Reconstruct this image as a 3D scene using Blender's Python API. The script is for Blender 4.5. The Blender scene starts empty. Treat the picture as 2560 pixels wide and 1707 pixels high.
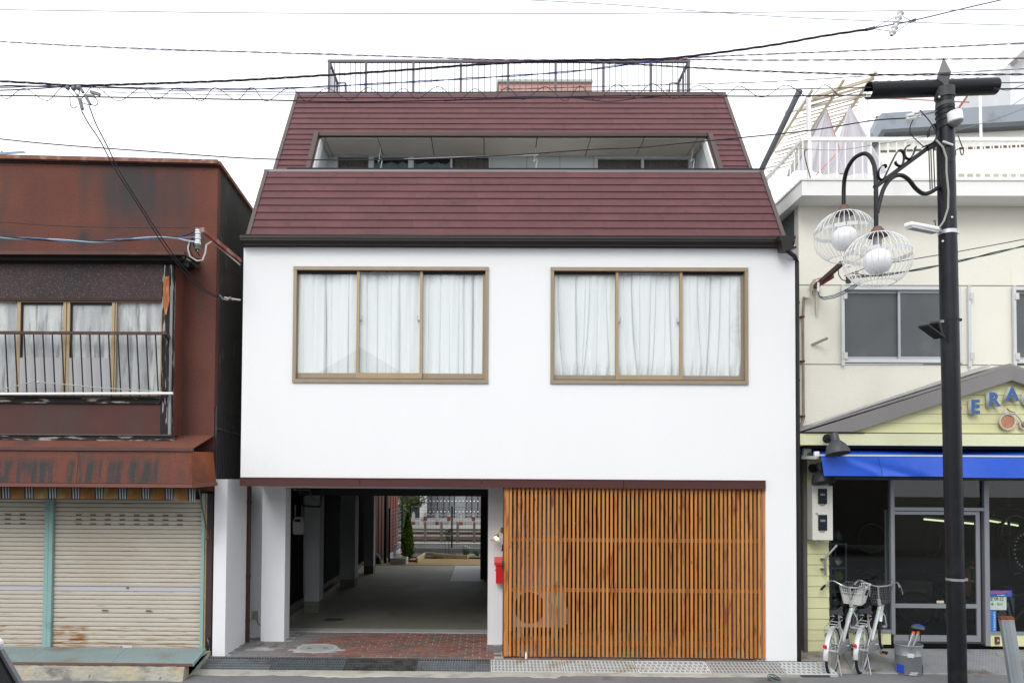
import bpy, bmesh, math, random
from mathutils import Vector, Matrix
R = random.Random(7)
rad = math.radians
scene = bpy.context.scene
COL = scene.collection

# ------------------------------------------------------------------ camera
F_PX, W_PX, H_PX = 1850.0, 2560.0, 1706.67
CAM = Vector((0.0, -10.4, 2.48))
yaw, pitch, roll = rad(0.6), rad(1.5), rad(0.35)
fwd = Vector((-math.sin(yaw) * math.cos(pitch), math.cos(yaw) * math.cos(pitch), math.sin(pitch)))
r0 = fwd.cross(Vector((0, 0, 1))).normalized()
u0 = r0.cross(fwd).normalized()
right = (r0 * math.cos(roll) + u0 * math.sin(roll)).normalized()
up = (u0 * math.cos(roll) - r0 * math.sin(roll)).normalized()
# vanishing point of the depth direction in the photograph
VX, VY = 1215.0, 1200.0
_d = Vector((0, 1, 0))
_px = F_PX * _d.dot(right) / _d.dot(fwd)
_py = F_PX * _d.dot(up) / _d.dot(fwd)
CX, CY = VX - _px, VY + _py        # pixel of the optical axis
cam_data = bpy.data.cameras.new('camera')
cam_data.sensor_width = 36.0
cam_data.sensor_fit = 'HORIZONTAL'
cam_data.lens = F_PX / W_PX * 36.0
cam_data.shift_x = (W_PX / 2 - CX) / W_PX
cam_data.shift_y = (CY - H_PX / 2) / W_PX
cam_data.clip_start = 0.1
cam_data.clip_end = 900
cam = bpy.data.objects.new('camera', cam_data)
COL.objects.link(cam)
m = Matrix((right, up, -fwd)).transposed().to_4x4()
m.translation = CAM
cam.matrix_world = m
scene.camera = cam

# ------------------------------------------------------------------ light
EXPOSURE = 0.02
world = bpy.data.worlds.new('World')
scene.world = world
world.use_nodes = True
wn, wl = world.node_tree.nodes, world.node_tree.links
for n in list(wn): wn.remove(n)
SUN_EL, SUN_AZ = rad(40), rad(-158)      # azimuth measured from +Y towards +X
sky = wn.new('ShaderNodeTexSky'); sky.sky_type = 'NISHITA'; sky.sun_disc = False
sky.sun_elevation = SUN_EL; sky.sun_rotation = SUN_AZ; sky.dust_density = 4.0; sky.air_density = 1.0
hsv = wn.new('ShaderNodeMixRGB'); hsv.inputs['Fac'].default_value = 0.9
hsv.inputs['Color2'].default_value = (16.2, 16.6, 17.2, 1)        # overcast: an even white cloud layer
bg = wn.new('ShaderNodeBackground'); bg.inputs['Strength'].default_value = 0.10
wo = wn.new('ShaderNodeOutputWorld')
wl.new(sky.outputs[0], hsv.inputs['Color1']); wl.new(hsv.outputs[0], bg.inputs[0]); wl.new(bg.outputs[0], wo.inputs[0])
sd = bpy.data.lights.new('sun', 'SUN'); sd.energy = 1.5; sd.angle = rad(28); sd.color = (1, 0.97, 0.93)
sun = bpy.data.objects.new('sun', sd); COL.objects.link(sun)
sdir = Vector((math.sin(SUN_AZ) * math.cos(SUN_EL), math.cos(SUN_AZ) * math.cos(SUN_EL), math.sin(SUN_EL)))
sun.rotation_euler = sdir.to_track_quat('Z', 'Y').to_euler(); sun.location = (0, -8, 30)
vs = scene.view_settings
vs.view_transform = 'Standard'; vs.look = 'None'; vs.exposure = EXPOSURE; vs.gamma = 1; vs.use_curve_mapping = False

# ------------------------------------------------------------------ placing helpers
def at(px, py, Y):
    """the world point on the plane y = Y that the photograph shows at pixel (px, py)"""
    d = fwd * F_PX + right * (px - CX) + up * (CY - py)
    return CAM + d * ((Y - CAM.y) / d.y)
def ax(px, Y, py=1200): return at(px, py, Y).x
def az(py, Y, px=1215): return at(px, py, Y).z
def ag(px, py, z=0.0):
    d = fwd * F_PX + right * (px - CX) + up * (CY - py)
    return CAM + d * ((z - CAM.z) / d.z)
def lerp(a, b, t): return a + (b - a) * t

WO = {}
class MB:
    def __init__(s): s.v = []; s.f = []; s.sm = []; s.mi = []; s.cm = 0
    def face(s, idx, smooth=False): s.f.append(idx); s.sm.append(smooth); s.mi.append(s.cm)
    def poly(s, pts, smooth=False):
        n = len(s.v); s.v += [Vector(p) for p in pts]; s.face(list(range(n, n + len(pts))), smooth); return s
    def box(s, x0, x1, y0, y1, z0, z1):
        x0, x1 = min(x0, x1), max(x0, x1); y0, y1 = min(y0, y1), max(y0, y1); z0, z1 = min(z0, z1), max(z0, z1)
        n = len(s.v)
        s.v += [Vector(p) for p in ((x0,y0,z0),(x1,y0,z0),(x1,y1,z0),(x0,y1,z0),(x0,y0,z1),(x1,y0,z1),(x1,y1,z1),(x0,y1,z1))]
        for q in ((0,3,2,1),(4,5,6,7),(0,1,5,4),(1,2,6,5),(2,3,7,6),(3,0,4,7)): s.face([n + i for i in q])
        return s
    def bar(s, p, q, w, h, upv=(0, 0, 1)):
        """box from p to q; w across, h along upv"""
        p, q = Vector(p), Vector(q); d = (q - p).normalized(); u = Vector(upv)
        a = d.cross(u)
        if a.length < 1e-4: a = d.cross(Vector((0, 1, 0)))
        a.normalize(); u = a.cross(d).normalized()
        n = len(s.v)
        for e in (p, q):
            for sa, su in ((-1,-1),(1,-1),(1,1),(-1,1)): s.v.append(e + a * (sa * w / 2) + u * (su * h / 2))
        for f in ((0,1,2,3),(7,6,5,4),(0,4,5,1),(1,5,6,2),(2,6,7,3),(3,7,4,0)): s.face([n + i for i in f])
        return s
    def prism(s, pts, off):
        """extrude polygon pts by vector off"""
        pts = [Vector(p) for p in pts]; off = Vector(off); n = len(s.v); k = len(pts)
        s.v += pts + [p + off for p in pts]
        s.face(list(range(n, n + k))); s.face([n + k + i for i in reversed(range(k))])
        for i in range(k): j = (i + 1) % k; s.face([n + i, n + j, n + k + j, n + k + i])
        return s
    def tube(s, pts, r, n=6, closed=False, cap=True):
        pts = [Vector(p) for p in pts]; k = len(pts)
        rs = r if isinstance(r, (list, tuple)) else [r] * k
        base = len(s.v); prev = None
        for i, p in enumerate(pts):
            if closed: t = pts[(i + 1) % k] - pts[i - 1]
            else: t = pts[min(i + 1, k - 1)] - pts[max(i - 1, 0)]
            if t.length < 1e-9: t = Vector((0, 0, 1))
            t.normalize()
            if prev is None:
                a = t.cross(Vector((0, 0, 1)))
                if a.length < 1e-3: a = t.cross(Vector((0, 1, 0)))
            else: a = prev - t * prev.dot(t)
            a.normalize(); prev = a; b = t.cross(a)
            for j in range(n):
                an = 2 * math.pi * j / n
                s.v.append(p + (a * math.cos(an) + b * math.sin(an)) * rs[i])
        m_ = k if closed else k - 1
        for i in range(m_):
            for j in range(n):
                j2 = (j + 1) % n; i2 = (i + 1) % k
                s.face([base + i*n + j, base + i*n + j2, base + i2*n + j2, base + i2*n + j], n > 4)
        if cap and not closed:
            s.face([base + j for j in reversed(range(n))]); s.face([base + (k-1)*n + j for j in range(n)])
        return s
    def cyl(s, p, q, r, n=12, r2=None): return s.tube([p, q], [r, r if r2 is None else r2], n)
    def lathe(s, prof, c, axis=(0, 0, 1), n=16, smooth=True):
        c = Vector(c); ax_ = Vector(axis).normalized()
        a = ax_.cross(Vector((0, 1, 0)))
        if a.length < 1e-3: a = ax_.cross(Vector((1, 0, 0)))
        a.normalize(); b = ax_.cross(a); base = len(s.v)
        for r, z in prof:
            for j in range(n):
                an = 2 * math.pi * j / n
                s.v.append(c + ax_ * z + (a * math.cos(an) + b * math.sin(an)) * max(r, 1e-4))
        for i in range(len(prof) - 1):
            for j in range(n):
                j2 = (j + 1) % n
                s.face([base + i*n + j, base + i*n + j2, base + (i+1)*n + j2, base + (i+1)*n + j], smooth)
        return s
    def ball(s, c, rx, ry=None, rz=None, n=12, k=8):
        ry = ry or rx; rz = rz or rx; base = len(s.v); c = Vector(c)
        for i in range(k + 1):
            t = math.pi * i / k
            for j in range(n):
                a = 2 * math.pi * j / n
                s.v.append(c + Vector((rx*math.sin(t)*math.cos(a), ry*math.sin(t)*math.sin(a), rz*math.cos(t))))
        for i in range(k):
            for j in range(n):
                j2 = (j + 1) % n
                s.face([base+i*n+j, base+(i+1)*n+j, base+(i+1)*n+j2, base+i*n+j2], True)
        return s
    def grid(s, nx, ny, fn, smooth=True):
        b = len(s.v)
        for j in range(ny + 1):
            for i in range(nx + 1): s.v.append(Vector(fn(i / nx, j / ny)))
        for j in range(ny):
            for i in range(nx):
                a = b + j*(nx+1) + i
                s.face([a, a+1, a+nx+2, a+nx+1], smooth)
        return s
    def build(s, name, mat, parent=None, label=None, origin=None, fix=True, bevel=0, world=True):
        me = bpy.data.meshes.new(name)
        if origin is None:
            xs = [p.x for p in s.v]; ys = [p.y for p in s.v]; zs = [p.z for p in s.v]
            origin = Vector(((min(xs)+max(xs))/2, (min(ys)+max(ys))/2, min(zs) if parent is None else (min(zs)+max(zs))/2))
        else: origin = Vector(origin)
        me.from_pydata([p - origin for p in s.v], [], s.f)
        me.polygons.foreach_set('use_smooth', s.sm)
        mats = mat if isinstance(mat, (list, tuple)) else [mat]
        for m_ in mats: me.materials.append(m_)
        if len(mats) > 1: me.polygons.foreach_set('material_index', s.mi)
        if fix:
            b = bmesh.new(); b.from_mesh(me)
            bmesh.ops.remove_doubles(b, verts=[v for v in b.verts if not v.link_faces], dist=1e-9)
            bmesh.ops.recalc_face_normals(b, faces=b.faces); b.to_mesh(me); b.free()
        me.update()
        if any(s.sm): me.set_sharp_from_angle(angle=rad(40))
        o = bpy.data.objects.new(name, me); COL.objects.link(o)
        if parent is not None:
            o.parent = parent; o.location = origin - WO[parent]
        else: o.location = origin
        WO[o] = origin
        if label: o['label'] = label
        if bevel:
            mo = o.modifiers.new('bevel', 'BEVEL'); mo.width = bevel; mo.segments = 2; mo.limit_method = 'ANGLE'; mo.angle_limit = rad(50)
        return o

def tag(o, label, cat, group=None):
    o['label'] = label; o['category'] = cat
    if group: o['group'] = group
    return o
def thing(name, loc, label, cat, group=None):
    o = bpy.data.objects.new(name, None); COL.objects.link(o); o.location = Vector(loc); WO[o] = Vector(loc)
    o.empty_display_size = 0.2
    return tag(o, label, cat, group)
def struct(o): o['kind'] = 'structure'; return o
def stuff(o): o['kind'] = 'stuff'; return o
def copy_obj(o, parent=None, wpos=None):
    """a linked-data copy of one mesh object, put at world position wpos under parent"""
    c = o.copy(); COL.objects.link(c)
    if parent is not None: c.parent = parent; c.location = Vector(wpos) - WO[parent]
    else: c.location = Vector(wpos)
    WO[c] = Vector(wpos)
    return c
def copy_tree(o, parent=None):
    c = o.copy(); COL.objects.link(c); WO[c] = WO.get(o, Vector())
    if parent is not None: c.parent = parent
    for ch in list(o.children): copy_tree(ch, c)
    return c

# ------------------------------------------------------------------ materials
def M(name, col, rough=0.7, metal=0.0, var=0.12, scale=3.0, bump=0.0, bscale=60.0, spec=0.3,
      col2=None, mix=None, mscale=2.0, stretch=(1, 1, 1), lo=0.5, hi=0.65, rnd=0.0, coords='world', detail=5, bdist=0.01, emit=0, coat=0):
    m_ = bpy.data.materials.new(name); m_.use_nodes = True
    nt = m_.node_tree; N, L = nt.nodes, nt.links
    bs = N['Principled BSDF']
    bs.inputs['Roughness'].default_value = rough; bs.inputs['Metallic'].default_value = metal
    bs.inputs['Specular IOR Level'].default_value = spec
    if coat: bs.inputs['Coat Weight'].default_value = coat; bs.inputs['Coat Roughness'].default_value = .08
    if coords == 'world':
        g = N.new('ShaderNodeNewGeometry'); vec = g.outputs['Position']
    else:
        g = N.new('ShaderNodeTexCoord'); vec = g.outputs['Object']
    mp = N.new('ShaderNodeMapping'); L.new(vec, mp.inputs[0]); mp.inputs['Scale'].default_value = stretch
    if rnd:
        oi = N.new('ShaderNodeObjectInfo'); ml = N.new('ShaderNodeMath'); ml.operation = 'MULTIPLY'; ml.inputs[1].default_value = 37.0
        L.new(oi.outputs['Random'], ml.inputs[0])
        cx = N.new('ShaderNodeCombineXYZ'); L.new(ml.outputs[0], cx.inputs[0]); L.new(ml.outputs[0], cx.inputs[2])
        L.new(cx.outputs[0], mp.inputs['Location'])
    nz = N.new('ShaderNodeTexNoise'); nz.inputs['Scale'].default_value = scale; nz.inputs['Detail'].default_value = detail
    L.new(mp.outputs[0], nz.inputs['Vector'])
    def mixrgb(f, a, b, t='MIX'):
        x = N.new('ShaderNodeMixRGB'); x.blend_type = t
        for k, val in (('Fac', f), ('Color1', a), ('Color2', b)):
            if hasattr(val, 'links'): L.new(val, x.inputs[k])
            elif k == 'Fac': x.inputs[k].default_value = val
            else: x.inputs[k].default_value = (*val, 1)
        return x.outputs[0]
    d = tuple(c * (1 - var) for c in col); l = tuple(min(1, c * (1 + var)) for c in col)
    out = mixrgb(nz.outputs['Fac'], d, l)
    mixes = mix or ([] if col2 is None else [(col2, mscale, lo, hi, stretch)])
    for mx_ in mixes:
        (c2, sc, lo_, hi_, st) = mx_[:5]
        mp2 = N.new('ShaderNodeMapping'); L.new(vec, mp2.inputs[0]); mp2.inputs['Scale'].default_value = st
        if rnd: L.new(cx.outputs[0], mp2.inputs['Location'])
        n2 = N.new('ShaderNodeTexNoise'); n2.inputs['Scale'].default_value = sc; n2.inputs['Detail'].default_value = 6
        L.new(mp2.outputs[0], n2.inputs['Vector'])
        rp = N.new('ShaderNodeMapRange'); rp.inputs[1].default_value = lo_; rp.inputs[2].default_value = hi_; rp.clamp = True
        L.new(n2.outputs['Fac'], rp.inputs[0])
        fo = rp.outputs[0]
        if len(mx_) > 5:                     # the stain lies in a zone of the surface: (x0, x1, z0, z1, soft)
            zx0, zx1, zz0_, zz1_, so_ = mx_[5]
            sp_ = N.new('ShaderNodeSeparateXYZ'); L.new(vec, sp_.inputs[0])
            for ch, e0, e1 in ((0, zx0, zx0 + so_), (0, zx1, zx1 - so_), (2, zz0_, zz0_ + so_), (2, zz1_, zz1_ - so_)):
                r_ = N.new('ShaderNodeMapRange'); r_.clamp = True; r_.inputs[1].default_value = e0; r_.inputs[2].default_value = e1
                L.new(sp_.outputs[ch], r_.inputs[0]); ml_ = N.new('ShaderNodeMath'); ml_.operation = 'MULTIPLY'
                L.new(fo, ml_.inputs[0]); L.new(r_.outputs[0], ml_.inputs[1]); fo = ml_.outputs[0]
        out = mixrgb(fo, out, c2)
    if rnd:
        hv = N.new('ShaderNodeHueSaturation'); mr = N.new('ShaderNodeMapRange')
        mr.inputs[3].default_value = 1 - rnd; mr.inputs[4].default_value = 1 + rnd
        L.new(oi.outputs['Random'], mr.inputs[0]); L.new(mr.outputs[0], hv.inputs['Value']); L.new(out, hv.inputs['Color'])
        out = hv.outputs[0]
    L.new(out, bs.inputs['Base Color'])
    if bump:
        b1 = N.new('ShaderNodeTexNoise'); b1.inputs['Scale'].default_value = bscale; b1.inputs['Detail'].default_value = 4
        L.new(mp.outputs[0], b1.inputs['Vector'])
        bp = N.new('ShaderNodeBump'); bp.inputs['Strength'].default_value = bump; bp.inputs['Distance'].default_value = bdist
        L.new(b1.outputs['Fac'], bp.inputs['Height']); L.new(bp.outputs[0], bs.inputs['Normal'])
    if emit:
        bs.inputs['Emission Color'].default_value = (*col, 1); bs.inputs['Emission Strength'].default_value = emit
    return m_

def glass_mat(name, tint=(1, 1, 1), ior=1.5, rough=0.0):
    m_ = bpy.data.materials.new(name); m_.use_nodes = True; N, L = m_.node_tree.nodes, m_.node_tree.links
    for n in list(N): N.remove(n)
    tr = N.new('ShaderNodeBsdfTransparent'); tr.inputs[0].default_value = (*tint, 1)
    gl = N.new('ShaderNodeBsdfGlossy'); gl.inputs['Roughness'].default_value = rough
    fr = N.new('ShaderNodeFresnel')
    gb = N.new('ShaderNodeNewGeometry'); mr = N.new('ShaderNodeMapRange')      # same reflectance on both faces of the pane
    mr.inputs[3].default_value = ior; mr.inputs[4].default_value = 1 / ior
    L.new(gb.outputs['Backfacing'], mr.inputs[0]); L.new(mr.outputs[0], fr.inputs[0])
    mx = N.new('ShaderNodeMixShader'); o = N.new('ShaderNodeOutputMaterial')
    L.new(fr.outputs[0], mx.inputs[0]); L.new(tr.outputs[0], mx.inputs[1]); L.new(gl.outputs[0], mx.inputs[2]); L.new(mx.outputs[0], o.inputs[0])
    return m_

white_wall = M('white_render', (.80, .81, .82), .85, var=.02, scale=1.5, bump=.35, bscale=45, spec=.2, bdist=.006,
               col2=(.74, .75, .77), mscale=.9, lo=.62, hi=.95, stretch=(1, 1, .35))
shingle_m = M('burgundy_slate', (.092, .030, .034), .58, var=.16, scale=9, bump=.3, bscale=140, spec=.34, rnd=.035,
              mix=[((.130, .042, .048), 2.2, .5, .85, (1, 1, .3)), ((.060, .020, .024), 5, .6, .8, (1, 1, .5))])
verge_m = M('brown_grey_flashing', (.085, .062, .058), .5, var=.12, scale=5, spec=.4)
dkbrown = M('dark_brown_metal', (.020, .015, .014), .4, var=.2, scale=3, spec=.35)
fascia_m = M('maroon_steel', (.068, .022, .021), .45, var=.12, scale=1.5, spec=.4)
brass = M('bronze_aluminium', (.31, .25, .18), .45, metal=.3, var=.15, scale=7, stretch=(1, 1, .2), col2=(.28, .22, .15), mscale=4, lo=.55, hi=.8)
brass_hi = M('golden_aluminium', (.37, .28, .175), .45, metal=.3, var=.12, scale=6)
black_m = M('black_rubber', (.012, .012, .012), .6, var=.1)
glass_up = glass_mat('window_glass', (.99, 1, 1), 1.5)
glass_dk = glass_mat('shop_glass', (.62, .66, .66), 1.5)
curtain_m = M('white_curtain', (.77, .785, .79), .9, var=.02, scale=3, spec=.1)
wood_s = M('stained_cedar', (.43, .175, .046), .5, var=.25, scale=7, stretch=(7, 7, .6), bump=.15, bscale=60, rnd=.16, spec=.4,
           mix=[((.50, .225, .065), 2.2, .48, .75, (3, 3, .35)), ((.25, .060, .016), 3.2, .56, .68, (7, 7, .9)), ((.11, .018, .008), 5.2, .70, .745, (4.5, 4.5, 2.4))])
wood_r = M('stained_rail', (.38, .16, .05), .55, var=.25, scale=7, stretch=(.6, 7, 7), bump=.1, rnd=.1)
conc_m = M('garage_concrete', (.20, .195, .155), .75, var=.2, scale=1.2, bump=.2, bscale=25, spec=.4,
           mix=[((.30, .30, .26), 1.1, .5, .8, (1, .5, 1)), ((.12, .12, .10), 2.5, .62, .8, (1, 1, 1))])
conc_lt = M('pale_concrete', (.42, .43, .42), .8, var=.15, scale=3, bump=.25, bscale=40)
conc_old = M('old_concrete', (.36, .35, .30), .9, var=.3, scale=5, bump=.8, bscale=18, bdist=.03,
             mix=[((.18, .17, .15), 4, .5, .66, (1, 1, 2)), ((.42, .36, .24), 2.5, .5, .7, (1, 1, 1)), ((.10, .12, .05), 9, .66, .74, (1, 1, 1))])
asphalt = M('asphalt', (.165, .168, .172), .88, var=.3, scale=90, bump=.7, bscale=170, bdist=.006, detail=8,
            mix=[((.20, .20, .20), .8, .45, .75, (1, 1, 1)), ((.36, .36, .35), 120, .68, .74, (1, 1, 1)), ((.11, .11, .112), 1.7, .6, .72, (1, .6, 1))])
mortar = M('mortar', (.47, .45, .43), .9, var=.2, scale=12, bump=.3, col2=(.17, .17, .17), mscale=1.2, lo=.45, hi=.62)
brick_m = bpy.data.materials.new('paving_brick')
def _brick():
    m_ = brick_m; m_.use_nodes = True; N, L = m_.node_tree.nodes, m_.node_tree.links; bs = N['Principled BSDF']
    bs.inputs['Roughness'].default_value = .7
    oi = N.new('ShaderNodeObjectInfo'); cr = N.new('ShaderNodeValToRGB'); cr.color_ramp.interpolation = 'CONSTANT'
    cols = [(.25, .115, .09), (.215, .10, .078), (.27, .13, .10), (.18, .105, .088), (.24, .115, .092), (.15, .125, .115), (.29, .13, .095), (.225, .15, .125)]
    e = cr.color_ramp.elements; e[0].color = (*cols[0], 1); e[0].position = 0; e[1].color = (*cols[1], 1); e[1].position = 1 / 8
    for i in range(2, 8): q = e.new(i / 8); q.color = (*cols[i], 1)
    L.new(oi.outputs['Random'], cr.inputs[0])
    g = N.new('ShaderNodeNewGeometry'); nz = N.new('ShaderNodeTexNoise'); nz.inputs['Scale'].default_value = 14; nz.inputs['Detail'].default_value = 6
    L.new(g.outputs['Position'], nz.inputs['Vector'])
    mx = N.new('ShaderNodeMixRGB'); mx.blend_type = 'MULTIPLY'; mx.inputs[0].default_value = .55
    L.new(cr.outputs[0], mx.inputs[1])
    vr = N.new('ShaderNodeValToRGB'); vr.color_ramp.elements[0].position = .3; vr.color_ramp.elements[0].color = (.4, .4, .4, 1); vr.color_ramp.elements[1].position = .7; vr.color_ramp.elements[1].color = (1.25, 1.25, 1.25, 1)
    L.new(nz.outputs['Fac'], vr.inputs[0]); L.new(vr.outputs[0], mx.inputs[2])
    # grey dirt worn in towards the wall at the left
    n2 = N.new('ShaderNodeTexNoise'); n2.inputs['Scale'].default_value = 1.1; n2.inputs['Detail'].default_value = 5; L.new(g.outputs['Position'], n2.inputs['Vector'])
    sp = N.new('ShaderNodeSeparateXYZ'); L.new(g.outputs['Position'], sp.inputs[0])
    mr = N.new('ShaderNodeMapRange'); mr.inputs[1].default_value = -2.1; mr.inputs[2].default_value = -3.3; mr.inputs[3].default_value = -.12; mr.inputs[4].default_value = .42
    L.new(sp.outputs[0], mr.inputs[0]); ad = N.new('ShaderNodeMath'); L.new(n2.outputs['Fac'], ad.inputs[0]); L.new(mr.outputs[0], ad.inputs[1])
    m3 = N.new('ShaderNodeMapRange'); m3.inputs[1].default_value = .5; m3.inputs[2].default_value = .78; L.new(ad.outputs[0], m3.inputs[0])
    mg = N.new('ShaderNodeMixRGB'); L.new(m3.outputs[0], mg.inputs[0]); L.new(mx.outputs[0], mg.inputs[1]); mg.inputs[2].default_value = (.19, .19, .19, 1)
    L.new(mg.outputs[0], bs.inputs['Base Color'])
    bp = N.new('ShaderNodeBump'); bp.inputs['Strength'].default_value = .3; bp.inputs['Distance'].default_value = .004
    n4 = N.new('ShaderNodeTexNoise'); n4.inputs['Scale'].default_value = 80; L.new(g.outputs['Position'], n4.inputs['Vector'])
    L.new(n4.outputs['Fac'], bp.inputs['Height']); L.new(bp.outputs[0], bs.inputs['Normal'])
_brick()
galv = M('galvanised_steel', (.30, .33, .36), .5, metal=.4, var=.25, scale=10, col2=(.18, .17, .16), mscale=4, lo=.5, hi=.7)
galv_lt = M('cast_grate_concrete', (.44, .45, .44), .75, var=.2, scale=10, bump=.2, col2=(.33, .27, .18), mscale=3, lo=.55, hi=.72)
alu = M('grey_aluminium', (.42, .44, .47), .45, metal=.3, var=.06, scale=3)
alu_w = M('white_aluminium', (.62, .64, .66), .5, var=.06, scale=3)
black_paint = M('black_pole_paint', (.006, .007, .010), .40, var=.2, scale=4, spec=.32, col2=(.016, .017, .021), mscale=6, lo=.5, hi=.8)
white_paint = M('white_enamel', (.80, .82, .82), .4, var=.04)
opal = M('opal_globe', (.86, .86, .88), .25, var=.02, spec=.6)
maroon_cap = M('brown_cap', (.17, .095, .08), .55, var=.15)
cable_bk = M('black_cable', (.022, .018, .028), .5, var=.1)
cable_bl = M('blue_cable', (.10, .20, .38), .4, var=.1)
cable_lb = M('pale_blue_cable', (.42, .55, .62), .4, var=.1)
cable_gn = M('green_cable', (.05, .15, .14), .4, var=.1)
cable_pp = M('purple_cable', (.14, .045, .12), .5, var=.1)
porcelain = M('porcelain', (.75, .77, .76), .2, var=.05, spec=.7)
chrome = M('chrome', (.50, .51, .52), .28, metal=.55, var=.08)
silver = M('silver_paint', (.60, .62, .63), .3, metal=.35, var=.08, coat=.4)
tyre_m = M('tyre_rubber', (.018, .018, .02), .75, var=.2, scale=30)
saddle_m = M('saddle_vinyl', (.035, .04, .045), .5, var=.15)
red_refl = M('red_reflector', (.55, .01, .015), .15, var=.1, spec=.8)
red_box = M('red_letterbox', (.62, .012, .018), .35, var=.06, spec=.5)
# ================================================================== SETTING: ground, road, kerb, paving, garage floor, yard
U = 10.4 / F_PX                      # metres per photograph pixel on the facade plane (Y = 0)
ROADZ = -0.12
mb = MB(); mb.box(-150, 150, -150, 400, -.62, -.55)
struct(mb.build('base_ground', M('soil', (.12, .11, .09), .95), label='bare ground under and beyond the houses'))
mb = MB()
def road_edge(x): return -.60 - .05 * math.sin(x * 1.9) - .03 * math.sin(x * 5.3 + 1)
mb.grid(120, 40, lambda u, v: (lerp(-30, 30, u), lerp(-14.4, -.50, v ** .5), ROADZ + .006 * math.sin(u * 90) * math.sin(v * 14) + (.02 * (v - .9) / .1 if v > .9 else 0) - .0))
mb.grid(60, 8, lambda u, v: (lerp(ax(2046, -.3), 30, u), lerp(-.52, -.12, v), ROADZ + .0 + .004 * v))
struct(mb.build('road', asphalt, label='grey asphalt road with pale grit and patches', fix=False))
# manhole-like repaired strips are only in the asphalt material
# crumbled concrete kerb strip between the gratings and the road
mb = MB(); n = 90; x0, x1 = ax(470, -.6), ax(2010, -.6)
ys = []
for i in range(n + 1):
    x = lerp(x0, x1, i / n); rr = R.uniform(-.02, .02); ys.append((x, -.405, -(.62 if x < 1.0 else (.50 if x < 2.3 else .485)) + rr + .025 * math.sin(x * 4.1)))
b0 = len(mb.v)
for x, ya, yb in ys:
    mb.v += [Vector((x, ya, -.083)), Vector((x, yb, -.092 + R.uniform(-.006, .004))), Vector((x, yb - .02, -.135))]
for i in range(n):
    a = b0 + i * 3
    mb.face([a, a + 1, a + 4, a + 3], True); mb.face([a + 1, a + 2, a + 5, a + 4], True)
kerb_m = M('kerb_concrete', (.40, .39, .34), .9, var=.2, scale=6, bump=.8, bscale=22, bdist=.02,
           mix=[((.27, .26, .24), 3, .5, .62, (1, 1, 1)), ((.47, .45, .38), 2, .5, .7, (1, 2, 1)), ((.06, .05, .045), 8, .72, .75, (1, 1, 1))])
struct(mb.build('kerb', kerb_m, label='crumbling pale concrete kerb strip', fix=False))
# drainage channel below the gratings
mb = MB(); cx0, cx1 = ax(455, -.3), ax(2062, -.3)
mb.box(cx0, cx1, -.42, -.36, -.5, -.088); mb.box(cx0, cx1, -.045, 0.0, -.5, -.004); mb.box(cx0, cx1, -.42, 0, -.53, -.5)
struct(mb.build('drain_channel', M('wet_channel', (.07, .07, .065), .8), label='dark drainage channel under the gratings'))
# ---------------- brick paving in front of the garage
BX0, BX1 = ax(470, .3) , ax(1262, .05)
PY1 = ag(1000, 1581).y
pv = MB(); pv.box(ax(548, .9) - .25, BX1, 0.0, PY1, -.3, -.006); pv.box(BX1, ax(1915, 0), 0.0, .5, -.3, -.006)
paving = struct(pv.build('brick_paving', mortar, label='red brick paving of the forecourt with grey worn corner'))
BL, BW = .207, (PY1 - .015) / 14
proto = None; nb = 0
mx_, my_ = ag(793, 1619.5).x, ag(793, 1619.5).y         # manhole centre
wingx = ax(613, .97)
def add_brick(x, y, l=BL, w=BW):
    global proto, nb
    if proto is None:
        b = MB(); b.box(-BL/2 + .007, BL/2 - .007, -BW/2 + .007, BW/2 - .007, -.02, .0)
        proto = b.build('brick', brick_m, parent=paving, origin=(0, 0, 0), bevel=0); o = proto
        o.location = Vector((x, y, 0)) - WO[paving]; WO[o] = Vector((x, y, 0))
    else: o = copy_obj(proto, paving, (x, y, 0))
    o.location.z += R.uniform(-.0015, .0015); o.rotation_euler = (R.uniform(-.006, .006), R.uniform(-.004, .004), R.uniform(-.01, .01)); nb += 1
    if l != BL: o.scale.x = l / BL
    return o
for r in range(14):
    y = .012 + BW * (r + .5); off = (r % 2) * BL * .5 + .03
    xl = ax(563, 0) + (ax(613, .97) - ax(563, 0)) * min(1, y / .97) + .0
    x = xl - (xl % BL) + off
    while x < BX1 - BL * .3:
        if x - BL/2 > xl - .06 and ((x - mx_) / .34) ** 2 + ((y - my_) / .33) ** 2 > 1.02:
            pil = ax(657, .97) - .02 < x < ax(715, .97) + .02 and y > .95
            rc = x > ax(1221, .8) and y > .78
            if not pil and not rc and not (ax(630, .5) < x < ax(708, .5) and .34 < y < .62): add_brick(x, y)
        x += BL
x = BX1 + BL * .5; L2 = .236
while x < ax(1913, 0):
    add_brick(x, .045, L2, BW); x += L2
print('bricks', nb)
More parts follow.
